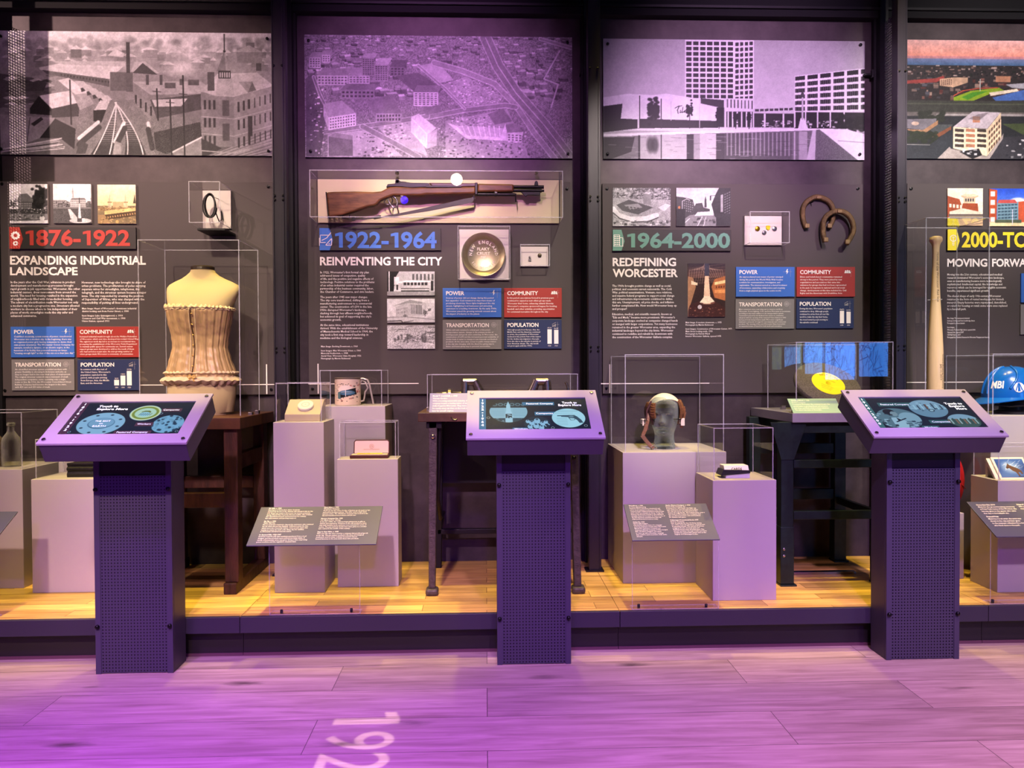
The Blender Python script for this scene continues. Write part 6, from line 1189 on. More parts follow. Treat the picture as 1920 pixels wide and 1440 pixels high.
for k in range(nR):
    z = zs_[0] + (zs_[-1] - zs_[0]) * (k / (nR - 1)); w_ = float(np.interp(z, zs_, [s_[1] for s_ in spec_])) * kx; d_ = float(np.interp(z, zs_, [s_[2] for s_ in spec_])); R = []
    for i in range(nA):
        th = 2 * PI * i / nA; x = w_ * math.cos(th); y = d_ * math.sin(th); u = x / kx; front = max(0, -math.sin(th)) ** .5; py = 838 - (z - Z4) / kx
        b_ = .017 * gz(u, 0, 4.2) * gz(py, 786, 5.5) + .011 * gz(u, 0, 3) * gz(py, 777, 8) + .006 * (gz(u, 4, 3) + gz(u, -4, 3)) * gz(py, 788, 3)
        b_ -= .010 * (gz(u, 10.5, 5) + gz(u, -10.5, 5)) * gz(py, 776, 4.5); b_ += .006 * (gz(u, 10, 4) + gz(u, -10, 4)) * gz(py, 776.5, 2.2) + .005 * (gz(u, 10, 7) + gz(u, -10, 7)) * gz(py, 769.5, 2.6)
        b_ += .009 * gz(u, 0, 8) * gz(py, 795.5, 2.2) - .005 * gz(u, 0, 9) * gz(py, 797.8, 1.2) + .009 * gz(u, 0, 7) * gz(py, 800.3, 2.2) - .006 * gz(u, 0, 8) * gz(py, 804, 2) + .010 * gz(u, 0, 8) * gz(py, 809, 3.5)
        b_ *= 1.35; y2 = y - b_ * front; R.append(Vector((at(cx_px, py, HY).x + x * .947 + y2 * .322, HY - x * .322 + y2 * .947, z)))
    rings.append(R)
MB().loft(rings).build('head', 'head glass', t, smooth=True)
# flight cap
hcx = at(1246, 760, HY).x; hz0 = zp(771); ca, cb, cz_ = 29.5 * kx, .101, 31.5 * kx
def cap_pt(th, ph, o=1.0): return Vector((hcx + ca * o * math.sin(ph) * math.cos(th), HY + .004 + cb * o * math.sin(ph) * math.sin(th), hz0 + cz_ * o * math.cos(ph)))
t = thing('flight_cap', 'cream and brown leather flight cap with straps on the glass head', 'cap', (hcx, HY, hz0))
def cap_patch(name, m, th0, th1, ph0, ph1, o0=1.03, o1=1.10, nt=48, np_=20, wr=0.0):
    rings = []
    for a in range(nt + 1):
        th = th0 + (th1 - th0) * a / nt; p0 = ph0(th) if callable(ph0) else ph0; p1 = ph1(th) if callable(ph1) else ph1
        out = [cap_pt(th, p0 + (p1 - p0) * b / np_, o1 + wr * math.sin(b * 1.9 + 3 * math.sin(a * .4)) * (0 < b < np_)) for b in range(np_ + 1)]; inn = [cap_pt(th, p1 + (p0 - p1) * b / np_, o0) for b in range(np_ + 1)]
        rings.append(out + inn)
    full = abs(th1 - th0 - 2 * PI) < .01
    if full: rings[-1] = rings[0]
    return MB().loft(rings, cap=not full).build(name, m, t, smooth=True)
lea = mat('brown leather', '#7a5133', .5, noise=(14, .4), bump=(70, .3)); lea2 = mat('dark leather', '#4a2c2a', .5, noise=(20, .3))
crm = mat('cream chamois', '#e0d2bb', .7, noise=(25, .08), bump=(90, .15))
fr_ = lambda th: .80 + .75 * (1 - max(0, -math.sin(th)) ** .8)
cap_patch('crown_band', crm, 0, 2 * PI, .02, lambda th: fr_(th) if math.sin(th) < 0 else 1.45, 1.03, 1.09, 96)
for s_ in (-1, 1):
    c0 = -PI / 2 + s_ * PI / 2; 
    cap_patch('side_panel', lea, c0 - .75, c0 + .75, .95 if s_ > 0 else 1.12, 1.9, 1.05, 1.22, 30, 22, .018)
    cap_patch('ear_flap', lea if s_ > 0 else lea2, c0 - .5, c0 + .5, 1.35, 2.25, 1.0, 1.30 if s_ > 0 else 1.26, 20, 18, .012)
def hp(px, py, Y): return at(px, py, Y)
def strap(name, pts, w_, m, th=.004):
    P = [Vector(p) for p in pts]; rings = []
    for i, p_ in enumerate(P):
        tn = (P[min(i + 1, len(P) - 1)] - P[max(i - 1, 0)]).normalized(); sd = tn.cross(Vector((0, 1, 0))).normalized(); h = w_ / 2
        rings.append([p_ + sd * h + Vector((0, th, 0)), p_ + sd * h - Vector((0, th, 0)), p_ - sd * h - Vector((0, th, 0)), p_ - sd * h + Vector((0, th, 0))])
    return MB().loft(rings).build(name, m, t, bev=.001)
strap('chin_strap', [hp(1216, 775, 3.66), hp(1214, 790, 3.65), hp(1210, 805, 3.645), hp(1205, 817, 3.64)], .017, lea)
strap('chin_strap', [hp(1204, 816, 3.64), hp(1211, 826, 3.635), hp(1218, 834, 3.63), hp(1225, 841, 3.625)], .018, lea)
strap('chin_strap', [hp(1284, 772, 3.655), hp(1281, 786, 3.65), hp(1277, 802, 3.648)], .014, lea)
strap('edge_binding', [hp(1221, 752, 3.64), hp(1213, 770, 3.645), hp(1211, 790, 3.65), hp(1215, 806, 3.655)], .008, lea2)
brs = mat('buckle metal', '#c9c2b8', .3, .8)
def buckle(px, py, Y, s_=.010, rot=0):
    c = at(px, py, Y); mb = MB(); P = [Vector((math.cos(rot) * a - math.sin(rot) * b, 0, math.sin(rot) * a + math.cos(rot) * b)) * s_ + c for a, b in ((-1, -1), (1, -1), (1, 1), (-1, 1))]; mb.tube(P, .0025, 6, closed=True); mb.build('buckle', brs, t)
buckle(1206, 790, 3.635); buckle(1278, 789, 3.635, .011); buckle(1226, 839, 3.618, .010, .6)
mb = MB(); mb.box(hp(1204, 786, 3.64).x, hp(1207, 786, 3.64).x, 3.632, 3.64, hp(1205, 798, 3.64).z, hp(1205, 785, 3.64).z); mb.box(hp(1276, 786, 3.64).x, hp(1283, 786, 3.64).x, 3.632, 3.642, hp(1280, 798, 3.64).z, hp(1280, 784, 3.64).z); mb.build('strap_end', crm, t, bev=.001)
MB().tube([hp(1261, 785, 3.63), hp(1268, 786, 3.625), hp(1277, 786, 3.63)], .002, 6).build('buckle_prong', 'black screw', t); MB().tube([hp(1205, 789, 3.632), hp(1215, 789, 3.632)], .0015, 6).build('buckle_prong', 'black screw', t)
# booklet plinth
p = onz(1336.5, 1126.8, PZ); q = onz(1456.4, 1125.7, PZ); K_ = (p.x, q.x, p.y, p.y + .265); Z5 = at(1397, 900.2, p.y).z
plinth('small plinth carrying the desk card set beside the steel bench', *K_, Z5)
cover('clear cover over the desk card set', K_[0] + .008, K_[1] - .012, K_[2] + .01, K_[3] - .01, Z5, at(1396, 802.5, K_[2] + .01).z)
by = K_[2] + .06; X0, X1 = at(1361, 895, by).x, at(1406, 895, by).x
t = thing('card_set', 'stacked white and black card set on the small plinth', 'cards', ((X0 + X1) / 2, by + .04, Z5)); wht = mat('paper white', '#dcd8e0', .6); blk = mat('folder black', '#1d1a20', .5)
MB().box(X0, X1, by, by + .07, Z5, Z5 + .022).build('lower_block', wht, t, bev=.001)
z = Z5 + .022; MB().hexa([(X0 - .022, by - .005, Z5 + .012), (X1 + .001, by - .005, z), (X1 + .001, by + .075, z), (X0 - .022, by + .075, Z5 + .012), (X0 - .012, by - .005, z + .016), (X1 + .001, by - .005, z + .012), (X1 + .001, by + .075, z + .012), (X0 - .012, by + .075, z + .016)]).build('folder', blk, t, bev=.001)
MB().hexa([(X0 - .006, by, z + .013), (X1 - .004, by, z + .012), (X1 - .004, by + .07, z + .012), (X0 - .006, by + .07, z + .013), (X0 - .006, by + .012, z + .032), (X1 - .004, by + .012, z + .032), (X1 - .004, by + .07, z + .032), (X0 - .006, by + .07, z + .032)]).build('upper_block', wht, t, bev=.001)
mb = MB(); f2 = wallfr(by - .001); put_text(mb, f2, 'CARDS', (X0 + X1) / 2 - .006, z + .0135, .010, align='c', bold=.02); mb.build('lettering', blk, t, fix=False)
# ------------------------------------------------------------------ green steel bench with the grinding wheel
SYf = 3.42; X0 = at(1486, 780, SYf).x; X1 = at(1697, 780, SYf).x; Z6 = at(1560, 774.5, SYf).z; zk = .042
t = thing('steel_bench', 'dark green steel workbench with grey top and lower rails', 'workbench', ((X0 + X1) / 2, 3.7, PZ)); grn = mat('green steel', '#16261f', .45, .3, noise=(25, .4)); gtop = mat('grey top', '#8f8c92', .4, .2, noise=(9, .1))
MB().box(X0, X1, SYf, 3.965, Z6 - zk, Z6).build('bench_top', gtop, t, bev=.0015)
MB().box(X0 + .03, X1 - .03, SYf + .03, 3.95, Z6 - zk - .05, Z6 - zk).build('apron', grn, t, bev=.002)
for xs in (0, 1):
    xa = at(1464.5, 900, 3.44).x if not xs else X1 - .12; xb = xa + .058
    for yy in (3.44, 3.86):
        MB().box(xa, xb, yy, yy + .05, PZ + .008, Z6 - zk).build('leg', grn, t, bev=.003); MB().box(xa - .004, xb + .012, yy - .01, yy + .06, PZ, PZ + .008).build('foot_plate', grn, t, bev=.001); MB().box(xa - .003, xb + .001, yy - .004, yy + .054, PZ + .01, PZ + .27).build('lower_sleeve', grn, t, bev=.002)
    mb = MB(); mb.prism([(xa - .05, Z6 - zk), (xb + .06, Z6 - zk), (xb, Z6 - zk - .17), (xa, Z6 - zk - .17)], lambda u, v, n: Vector((u, n, v)), 3.436, 3.442); mb.build('gusset', grn, t, bev=.001)
    mb = MB()
    for z in (PZ + .14, PZ + .17): mb.lathe([(.006, 0), (.006, .004), (.003, .006)], (xa + .012, 3.436, z), 10, 'y')
    mb.build('bolt', 'steel screw', t)
    xm_ = xa + .02; MB().box(xm_ - .01, xm_ + .015, 3.49, 3.86, PZ + .30, PZ + .335).build('side_rail', grn, t, bev=.002)
xa, xb = at(1488, 900, 3.45).x, X1 - .12
for y0_, y1_ in ((862, 877), (958, 973.5)):
    za, zb = at(1560, y1_, 3.45).z, at(1560, y0_, 3.45).z; MB().box(xa, xb, 3.446, 3.476, za, zb).build('front_rail', grn, t, bev=.002); MB().box(xa, xb, 3.87, 3.90, za + .02, zb + .035).build('rear_rail', grn, t, bev=.002)
MB().box(xa, xb, 3.63, 3.66, PZ + .0, PZ + .012).build('floor_bar', 'steel screw', t, bev=.001)
WYf = 3.485; wx0, wx1 = at(1493, 700, WYf).x, at(1674, 700, WYf).x
cover('clear cover over the grinding wheel mirroring blue map screens', wx0, wx1, WYf, 3.84, Z6, at(1580, 641.5, WYf).z)
gc = at(1553, 719, 3.66); gn = Vector((.061, -.652, .751)).normalized(); gu = Vector((.857, -.35, -.375)); gu = (gu - gn * gu.dot(gn)).normalized(); gv = gn.cross(gu)
fw = Fr(gc, gu, gv); RW = .158
t = thing('grinding_wheel', 'grey grinding wheel with a yellow paper label tilted in its case', 'grinding wheel', (gc.x, gc.y, Z6))
mb = MB(); disc(mb, fw, 0, 0, [(.014, -.03), (RW - .003, -.03), (RW, -.027), (RW, -.003), (RW - .003, 0), (.014, 0), (.014, -.03)], 72); mb.build('wheel', mat('abrasive', '#57524a', .9, noise=(180, .5), bump=(250, .5)), t, smooth=True)
mb = MB(); disc(mb, fw, 0, 0, [(.013, .0002), (.013, .0012), (RW * .5, .0012), (RW * .5, .0002)], 60); mb.build('paper_label', mat('label yellow', '#e0d113', .55), t)
mb = MB(); arc_text(mb, fw, 'NORTON', RW * .36, RW * .085, PI * .80, PI * .30, n=.0018, bold=.01)
for i, v in enumerate((.14, -.16, -.24, -.31)): put_text(mb, fw, ['GRINDING WHEEL', 'WORCESTER MASS', 'MAXIMUM SPEED', '38A 60 K8 VBE'][i], 0, RW * v, RW * .03, align='c', n=.0018, res=1)
mb.build('lettering', mat('label ink', '#5c540e', .6), t, fix=False)
mb = MB(); c0 = fw(0, 0, -.034); mb.box(c0.x - .05, c0.x + .05, c0.y - .02, c0.y + .05, Z6, Z6 + .012); mb.tube([(c0.x, c0.y + .02, Z6 + .01), tuple(fw(0, -.02, -.032))], .012, 10); mb.build('stand', 'acrylic edge', t)
tcard('pale green card propped before the grinding wheel', 1487.5, 1580, 747.5, 774, SYf + .004, SYf + .075, Z6, mat('card green', '#86ab8c', .5), ['Grinding Wheel, c. 1985', 'Norton Company', 'Founded in Worcester, the company became the', 'world leader in grinding wheels and abrasives', 'that shape and finish metal in many industries.', 'The wheel was made at Greendale.'], mat('card cream ink', '#e6efc8', .6))
c = at(1468.5, 763, WYf - .03 + .3); o = MB().box(c.x - .010, c.x + .012, 3.75, 3.77, Z6, Z6 + .02).build('case_clip', 'steel screw', bev=.001); tag(o, 'small metal block on the grey bench top beside the grinding wheel', 'clip')
# ------------------------------------------------------------------ fourth bay
YB = 3.56; X0, X1 = at(1735.7, 600, YB).x, at(1854, 600, YB).x; Z7 = at(1790, 776, 3.66).z
t = thing('bat_pedestal', 'pale pedestal that carries the tall bat case', 'plinth', ((X0 + X1) / 2, 3.68, PZ)); MB().box(X0 - .01, X1 + .002, YB - .01, 3.82, Z7 - .02, Z7).build('top_board', 'plinth paint', t, bev=.001); MB().box(at(1700, 900, 3.7).x, at(1738, 900, 3.7).x, 3.71, 3.80, PZ, Z7 - .02).build('column', 'plinth paint', t)
cover('tall clear cover over the baseball bat', X0, X1, YB, 3.81, Z7, at(1790, 408.5, YB).z)
BYc = 3.69
def bz(py): return at(1755, py, BYc).z
kb = BYc / FPX; bx = at(1754, 600, BYc).x
t = thing('baseball_bat', 'pale wooden commemorative bat standing knob up', 'bat', (bx, BYc, Z7)); prof = [(2, 776), (12, 775.5), (14.2, 770), (14.6, 740), (14.6, 690), (14, 660), (12.3, 625), (10.2, 590), (8.2, 560), (7, 530), (6.3, 500), (6.2, 470), (6.8, 461), (8.5, 456), (11, 453), (11.5, 449), (10.5, 445), (6, 443.2), (.5, 443)]
mb = MB(); mb.lathe([(r * kb, (Z7 if i == 0 else bz(y)) if y < 775.6 else Z7 + (.0 if i == 0 else .001)) for i, (r, y) in enumerate(prof)], (bx, BYc, 0), 40); mb.build('bat', mat('ash wood', '#d8bd8c', .35, noise=(6, .12, (6, 6, .5)), coat=.3), t, smooth=True)
def bat_text(s, px, py0, cap, wpx, name):
    a, F = glyphs(s, .0, 2); k = cap / CAPH; wd = a[:, 0].max(); kx_ = wpx * kb / wd; mb = MB(); V = []
    for x, y in a:
        z = bz(py0) - x * kx_; py = py0 + x * kx_ / kb; r = float(np.interp(py, [q_[1] for q_ in prof[::-1]], [q_[0] for q_ in prof[::-1]])) * kb; xx = (px - 1754) * kb + y * k; xx = max(-r * .98, min(r * .98, xx)); V.append(Vector((bx + xx, BYc - math.sqrt(max(0, r * r - xx * xx)) - .0008, z)))
    mb.add(V, F); mb.build(name, mat('bat ink', '#3a2c1c', .6), t, fix=False)
bat_text('Home of the Worcester Red Sox', 1752, 473, .011, 95, 'lettering'); bat_text('POLAR PARK', 1765, 668, .011, 50, 'lettering'); bat_text('Ground Breaking Ceremony', 1760, 664, .010, 65, 'lettering'); bat_text('July 11, 2019', 1755, 683, .010, 30, 'lettering')
mb = MB(); mb.tube([(bx - .02, BYc, bz(562)), (bx - .02, BYc - .021, bz(562)), (bx + .02, BYc - .021, bz(562)), (bx + .02, BYc, bz(562))], .0015, 6); mb.tube([(bx - .035, BYc + .01, bz(562)), (bx - .018, BYc + .01, bz(562))], .0015, 6); mb.tube([(bx + .018, BYc + .01, bz(562)), (bx + .035, BYc + .01, bz(562))], .0015, 6)
o = mb.build('bat_clip', 'acrylic edge'); tag(o, 'thin clear clip around the bat handle', 'clip')
# hard hat plinth
Yh = 3.56; X0 = at(1858, 800, Yh).x; Z8 = at(1890, 779.5, Yh).z
plinth('tall cream plinth carrying the blue hard hat', X0, X0 + .48, Yh, 3.955, Z8)
hv0 = at(1861.7, 720, Yh + .01).x
cover('clear cover over the blue hard hat', hv0, hv0 + .44, Yh + .01, 3.94, Z8, at(1862, 664, Yh + .01).z)
HHY = 3.73; hcx = at(1895, 740, HHY).x; kh = HHY / FPX; zb = at(1890, 745, HHY).z; 
t = thing('hard_hat', 'glossy blue hard hat with white lettering and round emblem', 'hard hat', (hcx, HHY, zb)); hb = mat('hat blue', '#1463b4', .22, 0, .5, coat=.5)
ra, rd, rh = 52 * kh, .115, at(1890, 686.5, HHY).z - zb
hrot = -.30                                # brim turned towards the bat
def hat(th, ph, o=1.0):
    x = ra * o * math.sin(ph) ** .86 * math.cos(th); y = rd * o * math.sin(ph) ** .86 * math.sin(th); return Vector((hcx + x, HHY + y, zb + rh * o * math.cos(ph) ** .9 + (x / ra) * .004))
rings = [[hat(2 * PI * i / 64, PI / 2 * (1 - k / 24) if k < 24 else .001, 1 + (.018 * max(0, 1 - abs(((2 * PI * i / 64 - PI) + PI) % (2 * PI) - PI) / .16) if 0 else 0)) for i in range(64)] for k in range(25)]
MB().loft(rings).build('shell', hb, t, smooth=True)
mb = MB()
for off in (-.16, .16): mb.tube([hat(PI + off, .25 + 1.2 * k / 14, 1.005) for k in range(15)], .006, 8)
mb.tube([hat(-PI * .5 - .55 + .3 * math.sin(k / 16 * PI), .15 + 1.15 * k / 16, 1.004) for k in range(17)], .006, 8); mb.build('ridge', hb, t, smooth=True)
rings = []
for i in range(64):
    th = 2 * PI * i / 64; e = hat(th, PI / 2, 1.0); fwd = max(0, math.cos(th - PI)) ** 1.5; o_ = .010 + .045 * fwd; d = Vector((math.cos(th), math.sin(th), 0)); dz = -.012 - .016 * fwd + .010 * abs(math.sin(th))
    rings.append([e + Vector((0, 0, .004)), e + d * o_ + Vector((0, 0, dz)), e + d * o_ + Vector((0, 0, dz - .004)), e - d * .004 + Vector((0, 0, -.006))])
rings.append(rings[0]); MB().loft(rings, cap=False).build('brim', hb, t, smooth=True)
def hat_fr(th, ph): o_ = hat(th, ph, 1.012); u_ = (hat(th + .02, ph) - hat(th - .02, ph)).normalized(); v_ = (hat(th, ph - .02) - hat(th, ph + .02)).normalized(); return Fr(o_, u_, v_)
def hat_text(s, th, ph, cap, wd, m, name, bold=.0):
    a, F = glyphs(s, bold, 3); k = cap / CAPH; W0 = a[:, 0].max(); mb = MB(); V = []
    for x, y in a: V.append(hat(th + (x / W0 - .5) * wd / ra, ph - y * k / rh, 1.014))
    mb.add(V, F); mb.build(name, m, t, fix=False)
hat_text('MBI', -PI * .5 - 1.02, 1.28, .036, .066, 'white ink', 'lettering', .03)
def hat_shape(poly, th, ph, m, name, o=1.013): mb = MB(); mb.add([hat(th + x / ra, ph - y / rh, o) for x, y in poly], [tuple(range(len(poly)))]); return mb.build(name, m, t, fix=False)
ec, ep = -PI * .5 - .26, 1.26
hat_shape([(.024 * math.cos(2 * PI * i / 32), .024 * math.sin(2 * PI * i / 32)) for i in range(32)], ec, ep, 'white ink', 'emblem')
em_ = bpy.data.objects['emblem.001'] if 'emblem.001' in bpy.data.objects else bpy.data.objects['emblem']
mb = MB(); 
for poly in ([(-.004, .022), (.0, .022), (-.012, -.018), (-.017, -.015)], [(.0, .022), (.004, .022), (.017, -.015), (.012, -.018)], [(-.003, .02), (.003, .02), (.006, -.02), (-.006, -.02)]): mb.add([hat(ec + x / ra, ep - y / rh, 1.016) for x, y in poly], [(0, 1, 2, 3)])
mb.build('emblem_mark', hb, em_, fix=False)
t2 = thing('hat_stand', 'black stand under the blue hard hat', 'stand', (hcx, HHY, Z8)); zh = zb
MB().lathe([(.03, 0), (.085, .002), (.085, .012), (.06, .02), (.055, zh - Z8 - .03), (.09, zh - Z8 - .006), (.08, zh - Z8 + .02), (.02, zh - Z8 + .05)], (hcx + .01, HHY, Z8), 32).build('form', 'black leather', t2, smooth=True)
mb = MB(); mb.tube([(hcx - .085, HHY - .03, zh - .008), (hcx - .092, HHY - .02, zh - .035), (hcx - .05, HHY - .07, zh - .04), (hcx + .02, HHY - .09, zh - .035)], .011, 8, sx=.6); mb.build('sweat_band', 'black leather', t2, smooth=True)
# framed card plinth and red disc
p = onz(1870, 1111, PZ); F_ = (p.x, p.x + .40, p.y, p.y + .19); Z9 = at(1871, 901, p.y).z
plinth('grey sided plinth carrying the framed animal picture', *F_, Z9)
cover('clear cover over the framed animal picture', F_[0] + .008, F_[1] - .01, F_[2] + .008, F_[3] - .01, Z9, at(1872, 838, F_[2]).z)
fa, fb_ = F_[2] + .03, F_[2] + .10; A0 = at(1860, 895, fa); B0 = at(1839.5, 857, fb_); fr = Fr((A0.x + .040, fa, Z9), (1, 0, 0), (0, fb_ - fa, B0.z - Z9 - .004)); HH = math.hypot(fb_ - fa, B0.z - Z9); WW = .150
cv = Cv(150, 100, 2, 1, 0, 0, (.2, .3, .5)); cv.grad(0, 100, (.22, .36, .62), (.3, .42, .66)); cv.ell(70, 45, 60, 40, (.75, .85, .95), .8, .9)
for i in range(30): x = cv.rs.uniform(30, 130); y = cv.rs.uniform(10, 70); cv.line((x, y), (x + cv.rs.uniform(8, 22), y - cv.rs.uniform(4, 12)), 1.2, (.9, .95, 1), .7)
cv.ell(150, 60, 50, 50, (.08, .16, .42), .7, .9); cv.ell(0, 30, 30, 60, (.1, .2, .45), .6, .9); cv.poly([(50, 40), (58, 30), (62, 22), (66, 32), (80, 40), (104, 52), (116, 62), (120, 80), (112, 84), (108, 72), (98, 74), (102, 92), (94, 94), (86, 72), (72, 64), (60, 50), (50, 48)], (.36, .25, .2)); cv.poly([(50, 40), (44, 48), (48, 54), (60, 50)], (.3, .2, .16)); cv.poly([(90, 92), (124, 92), (120, 97), (88, 97)], (.15, .2, .34), .7)
t = thing('framed_picture', 'white framed blue picture of a running brown animal', 'picture', (A0.x + WW / 2, fa, Z9)); mb = MB(); mb.prism([(-.016, 0), (WW, 0), (WW, HH), (-.016, HH)], fr, -.02, -.008); mb.build('rear_board', 'white board', t, bev=.001)
mb = MB(); mb.prism([(0, 0), (WW, 0), (WW, HH), (0, HH)], fr, -.006, 0); mb.build('frame', 'white board', t, bev=.001); sheet('print', cv, fr, .010, WW - .010, .010, HH - .010, .0006, 'satin ink', t)
mb = MB(); mb.box(A0.x + .03, A0.x + WW - .02, fb_ + .006, fb_ + .02, Z9, B0.z - .03); mb.build('easel', 'white board', t)
p = onz(1807, 1085, PZ); X1 = p.x; ZD = at(1804, 962, p.y).z
plinth('narrow pale plinth under the red disc', X1 - .13, X1, p.y, p.y + .2, ZD)
rc = at(1778, 905, p.y + .08); RR = at(1778, 850, p.y + .08).z - rc.z; rc.z = ZD + RR; t = thing('red_disc', 'glossy red rounded disc standing on a narrow plinth behind a kiosk', 'disc', (rc.x, rc.y, ZD)); rx_ = 32 * rc.y / FPX
rings = [[Vector((rc.x + rx_ * r * math.cos(2 * PI * i / 40), rc.y + d, rc.z + RR * r * math.sin(2 * PI * i / 40))) for i in range(40)] for r, d in ((.05, -.035), (.5, -.03), (.85, -.018), (1, 0), (.85, .018), (.05, .03))]
MB().loft(rings).build('body', mat('red gloss', '#c4211c', .3, coat=.4), t, smooth=True); MB().tube([(rc.x, rc.y - .036, rc.z + RR * .15), (rc.x + rx_ * .9, rc.y - .02, rc.z - RR * .25)], .002, 6).build('seam', mat('red dark', '#7d1512', .5), t)
# ------------------------------------------------------------------ kiosks
mat('screen text', '#cfdfe6', .4, emit='#cfdfe6', es=.6)
def kiosk(label, X0, X1, YC, Yf, fpx, bpx, strip, draw, texts, year):
    (fx0, fy0), (fx1, fy1) = fpx; (bx0, by0), (bx1, by1) = bpx; Wd = .519; xc = (X0 + X1) / 2
    FL, FRp = at(fx0, fy0, Yf), at(fx1, fy1, Yf); xp = (FL.x + FRp.x) / 2; Yb = Yf + .272; BL, BR = at(bx0, by0, Yb), at(bx1, by1, Yb); xb = (BL.x + BR.x) / 2
    zf, zb = (FL.z + FRp.z) / 2, (BL.z + BR.z) / 2; x0 = (xp + xb) / 2 - Wd / 2; fr = Fr((x0, Yf, zf), (1, 0, 0), (0, Yb - Yf, zb - zf)); D = math.hypot(Yb - Yf, zb - zf); T = .084
    t = thing('touch_kiosk', label, 'kiosk', (xc, YC, 0), 'touch screen kiosks'); back = PFY - .002
    # head box and plate with a window
    mb = MB(); q = [fr(.004, .004, -T), fr(Wd - .004, .004, -T), fr(Wd - .004, D - .004, -T), fr(.004, D - .004, -T), fr(.004, .004, -.008), fr(Wd - .004, .004, -.008), fr(Wd - .004, D - .004, -.008), fr(.004, D - .004, -.008)]
    mb.hexa(q); mb.build('head_box', 'kiosk paint', t, bev=.002)
    u0, u1, v0, v1 = .048, Wd - .048, .056, D - .052
    mb = MB()
    us = [0, u0, u1, Wd]; vv = [0, v0, v1, D]
    def slabq(a, b, c, d): mb.hexa([fr(a, c, -.008), fr(b, c, -.008), fr(b, d, -.008), fr(a, d, -.008), fr(a, c, 0), fr(b, c, 0), fr(b, d, 0), fr(a, d, 0)])
    slabq(0, Wd, 0, v0); slabq(0, Wd, v1, D); slabq(0, u0, v0, v1); slabq(u1, Wd, v0, v1); fp = mb.build('face_plate', 'kiosk plate', t)
    for u, v in ((.018, .022), (Wd - .018, .022), (.018, D - .022), (Wd - .018, D - .022)):
        mb = MB(); disc(mb, fr, u, v, [(.0075, .0002), (.0075, .003), (.006, .0055), (.0005, .006)], 16); mb.build('bolt', 'steel screw', fp, smooth=True)
    w_, h_ = u1 - u0, v1 - v0; cv = Cv(430, 216, 1.2, 1, 0, 0, (.055, .115, .165)); cv.noise(.04, 2); cv.rect(0, 0, 27, 216, strip); draw(cv)
    scn = sheet('screen', cv, fr, u0, u1, v0, v1, -.005, 'screen glow', t)
    for s, u, v, cap, wd, al in texts:
        mb = MB(); put_text(mb, fr, s, u0 + u * w_ - (wd * w_ if al == 'r0' else 0), v1 - v * h_, cap * h_, width=wd * w_, align=al, bold=.03 if cap > .05 else .008, n=-.0044); mb.build('screen_caption', 'screen text', scn, fix=False)
    mb = MB()
    for i, ch in enumerate(year):
        if ch != ' ': put_text(mb, fr, ch, u0 + .031 * w_, v1 - (i + 1) * h_ * .098 + .01 * h_, h_ * .062, align='c', bold=.03, n=-.0044)
    mb.build('screen_dates', 'screen text', scn, fix=False)
    # column
    zt = zf + (zb - zf) * (YC - Yf) / (Yb - Yf) - T * 1.02 ; ztb = zf + (zb - zf) * (back - Yf) / (Yb - Yf) - T * 1.02; zs = at(1000, 885, 2.98).z
    MB().hexa([(X0, YC + .014, 0), (X1, YC + .014, 0), (X1, back, 0), (X0, back, 0), (X0, YC + .014, zt), (X1, YC + .014, zt), (X1, back, ztb - .002), (X0, back, ztb - .002)]).build('column', 'kiosk paint', t, bev=.002); col_ = C.objects[-1]
    for a, b in ((X0, X0 + .021), (X1 - .021, X1)): MB().box(a, b, YC, YC + .014, 0, zt - .002).build('corner_strip', 'kiosk paint', t, bev=.001)
    mb = MB(); perf(mb, Fr((0, YC + .003, 0), (1, 0, 0), (0, 0, 1)), X0 + .021, X1 - .021, .004, zs, .0122, .0122, .42); mb.build('perforated_sheet', 'kiosk paint', t, fix=False)
    MB().box(X0 + .021, X1 - .021, YC + .008, YC + .0138, 0.002, zt - .003).build('liner', 'kiosk black', t)
    for z in (at(1000, 910, 2.98).z, at(1000, 1162, 2.98).z):
        for x in (X0 + .010, X1 - .010): MB().lathe([(.005, 0), (.005, .003), (.008, .003), (.008, .009), (.005, .012)], (x, YC, z), 14, 'y').build('knob', 'black screw', col_, smooth=True)
    return t
def blob(c, cx, cy, rx, ry, fn, col=(.45, .62, .72)):   # a round picture on the screen
    x, y, a, b = cx * 430, cy * 216, rx * 430, ry * 216; keep = c.a.copy(); c.ell(x, y, a, b, col, 1, .03); fn(c, x, y, a, b)
    m = np.clip((1 - np.hypot((c.xx - x * c.k) / (a * c.k), (c.yy - y * c.k) / (b * c.k))) / .03, 0, 1)[..., None]; c.a = keep * (1 - m) + c.a * m
LB = (.52, .70, .80); DK = (.06, .12, .17)
def crowd(c, x, y, a, b):
    for _ in range(70): u, v = c.rs.uniform(-a, a), c.rs.uniform(-b, b); c.ell(x + u, y + v, 7, 8, (.10, .2, .28) if c.rs.rand() < .5 else (.36, .54, .66), .9, .4)
def dish(c, x, y, a, b):
    c.ell(x, y, a * .98, b * .98, (.46, .63, .76)); c.ell(x, y - 2, a * .58, b * .5, (.22, .36, .48)); c.ell(x, y - 4, a * .55, b * .46, (.40, .57, .70))
    for i in range(8): th = i * PI / 4 + .3; c.ell(x + a * .8 * math.cos(th), y + b * .8 * math.sin(th), 8, 6, DK, .8, .5)
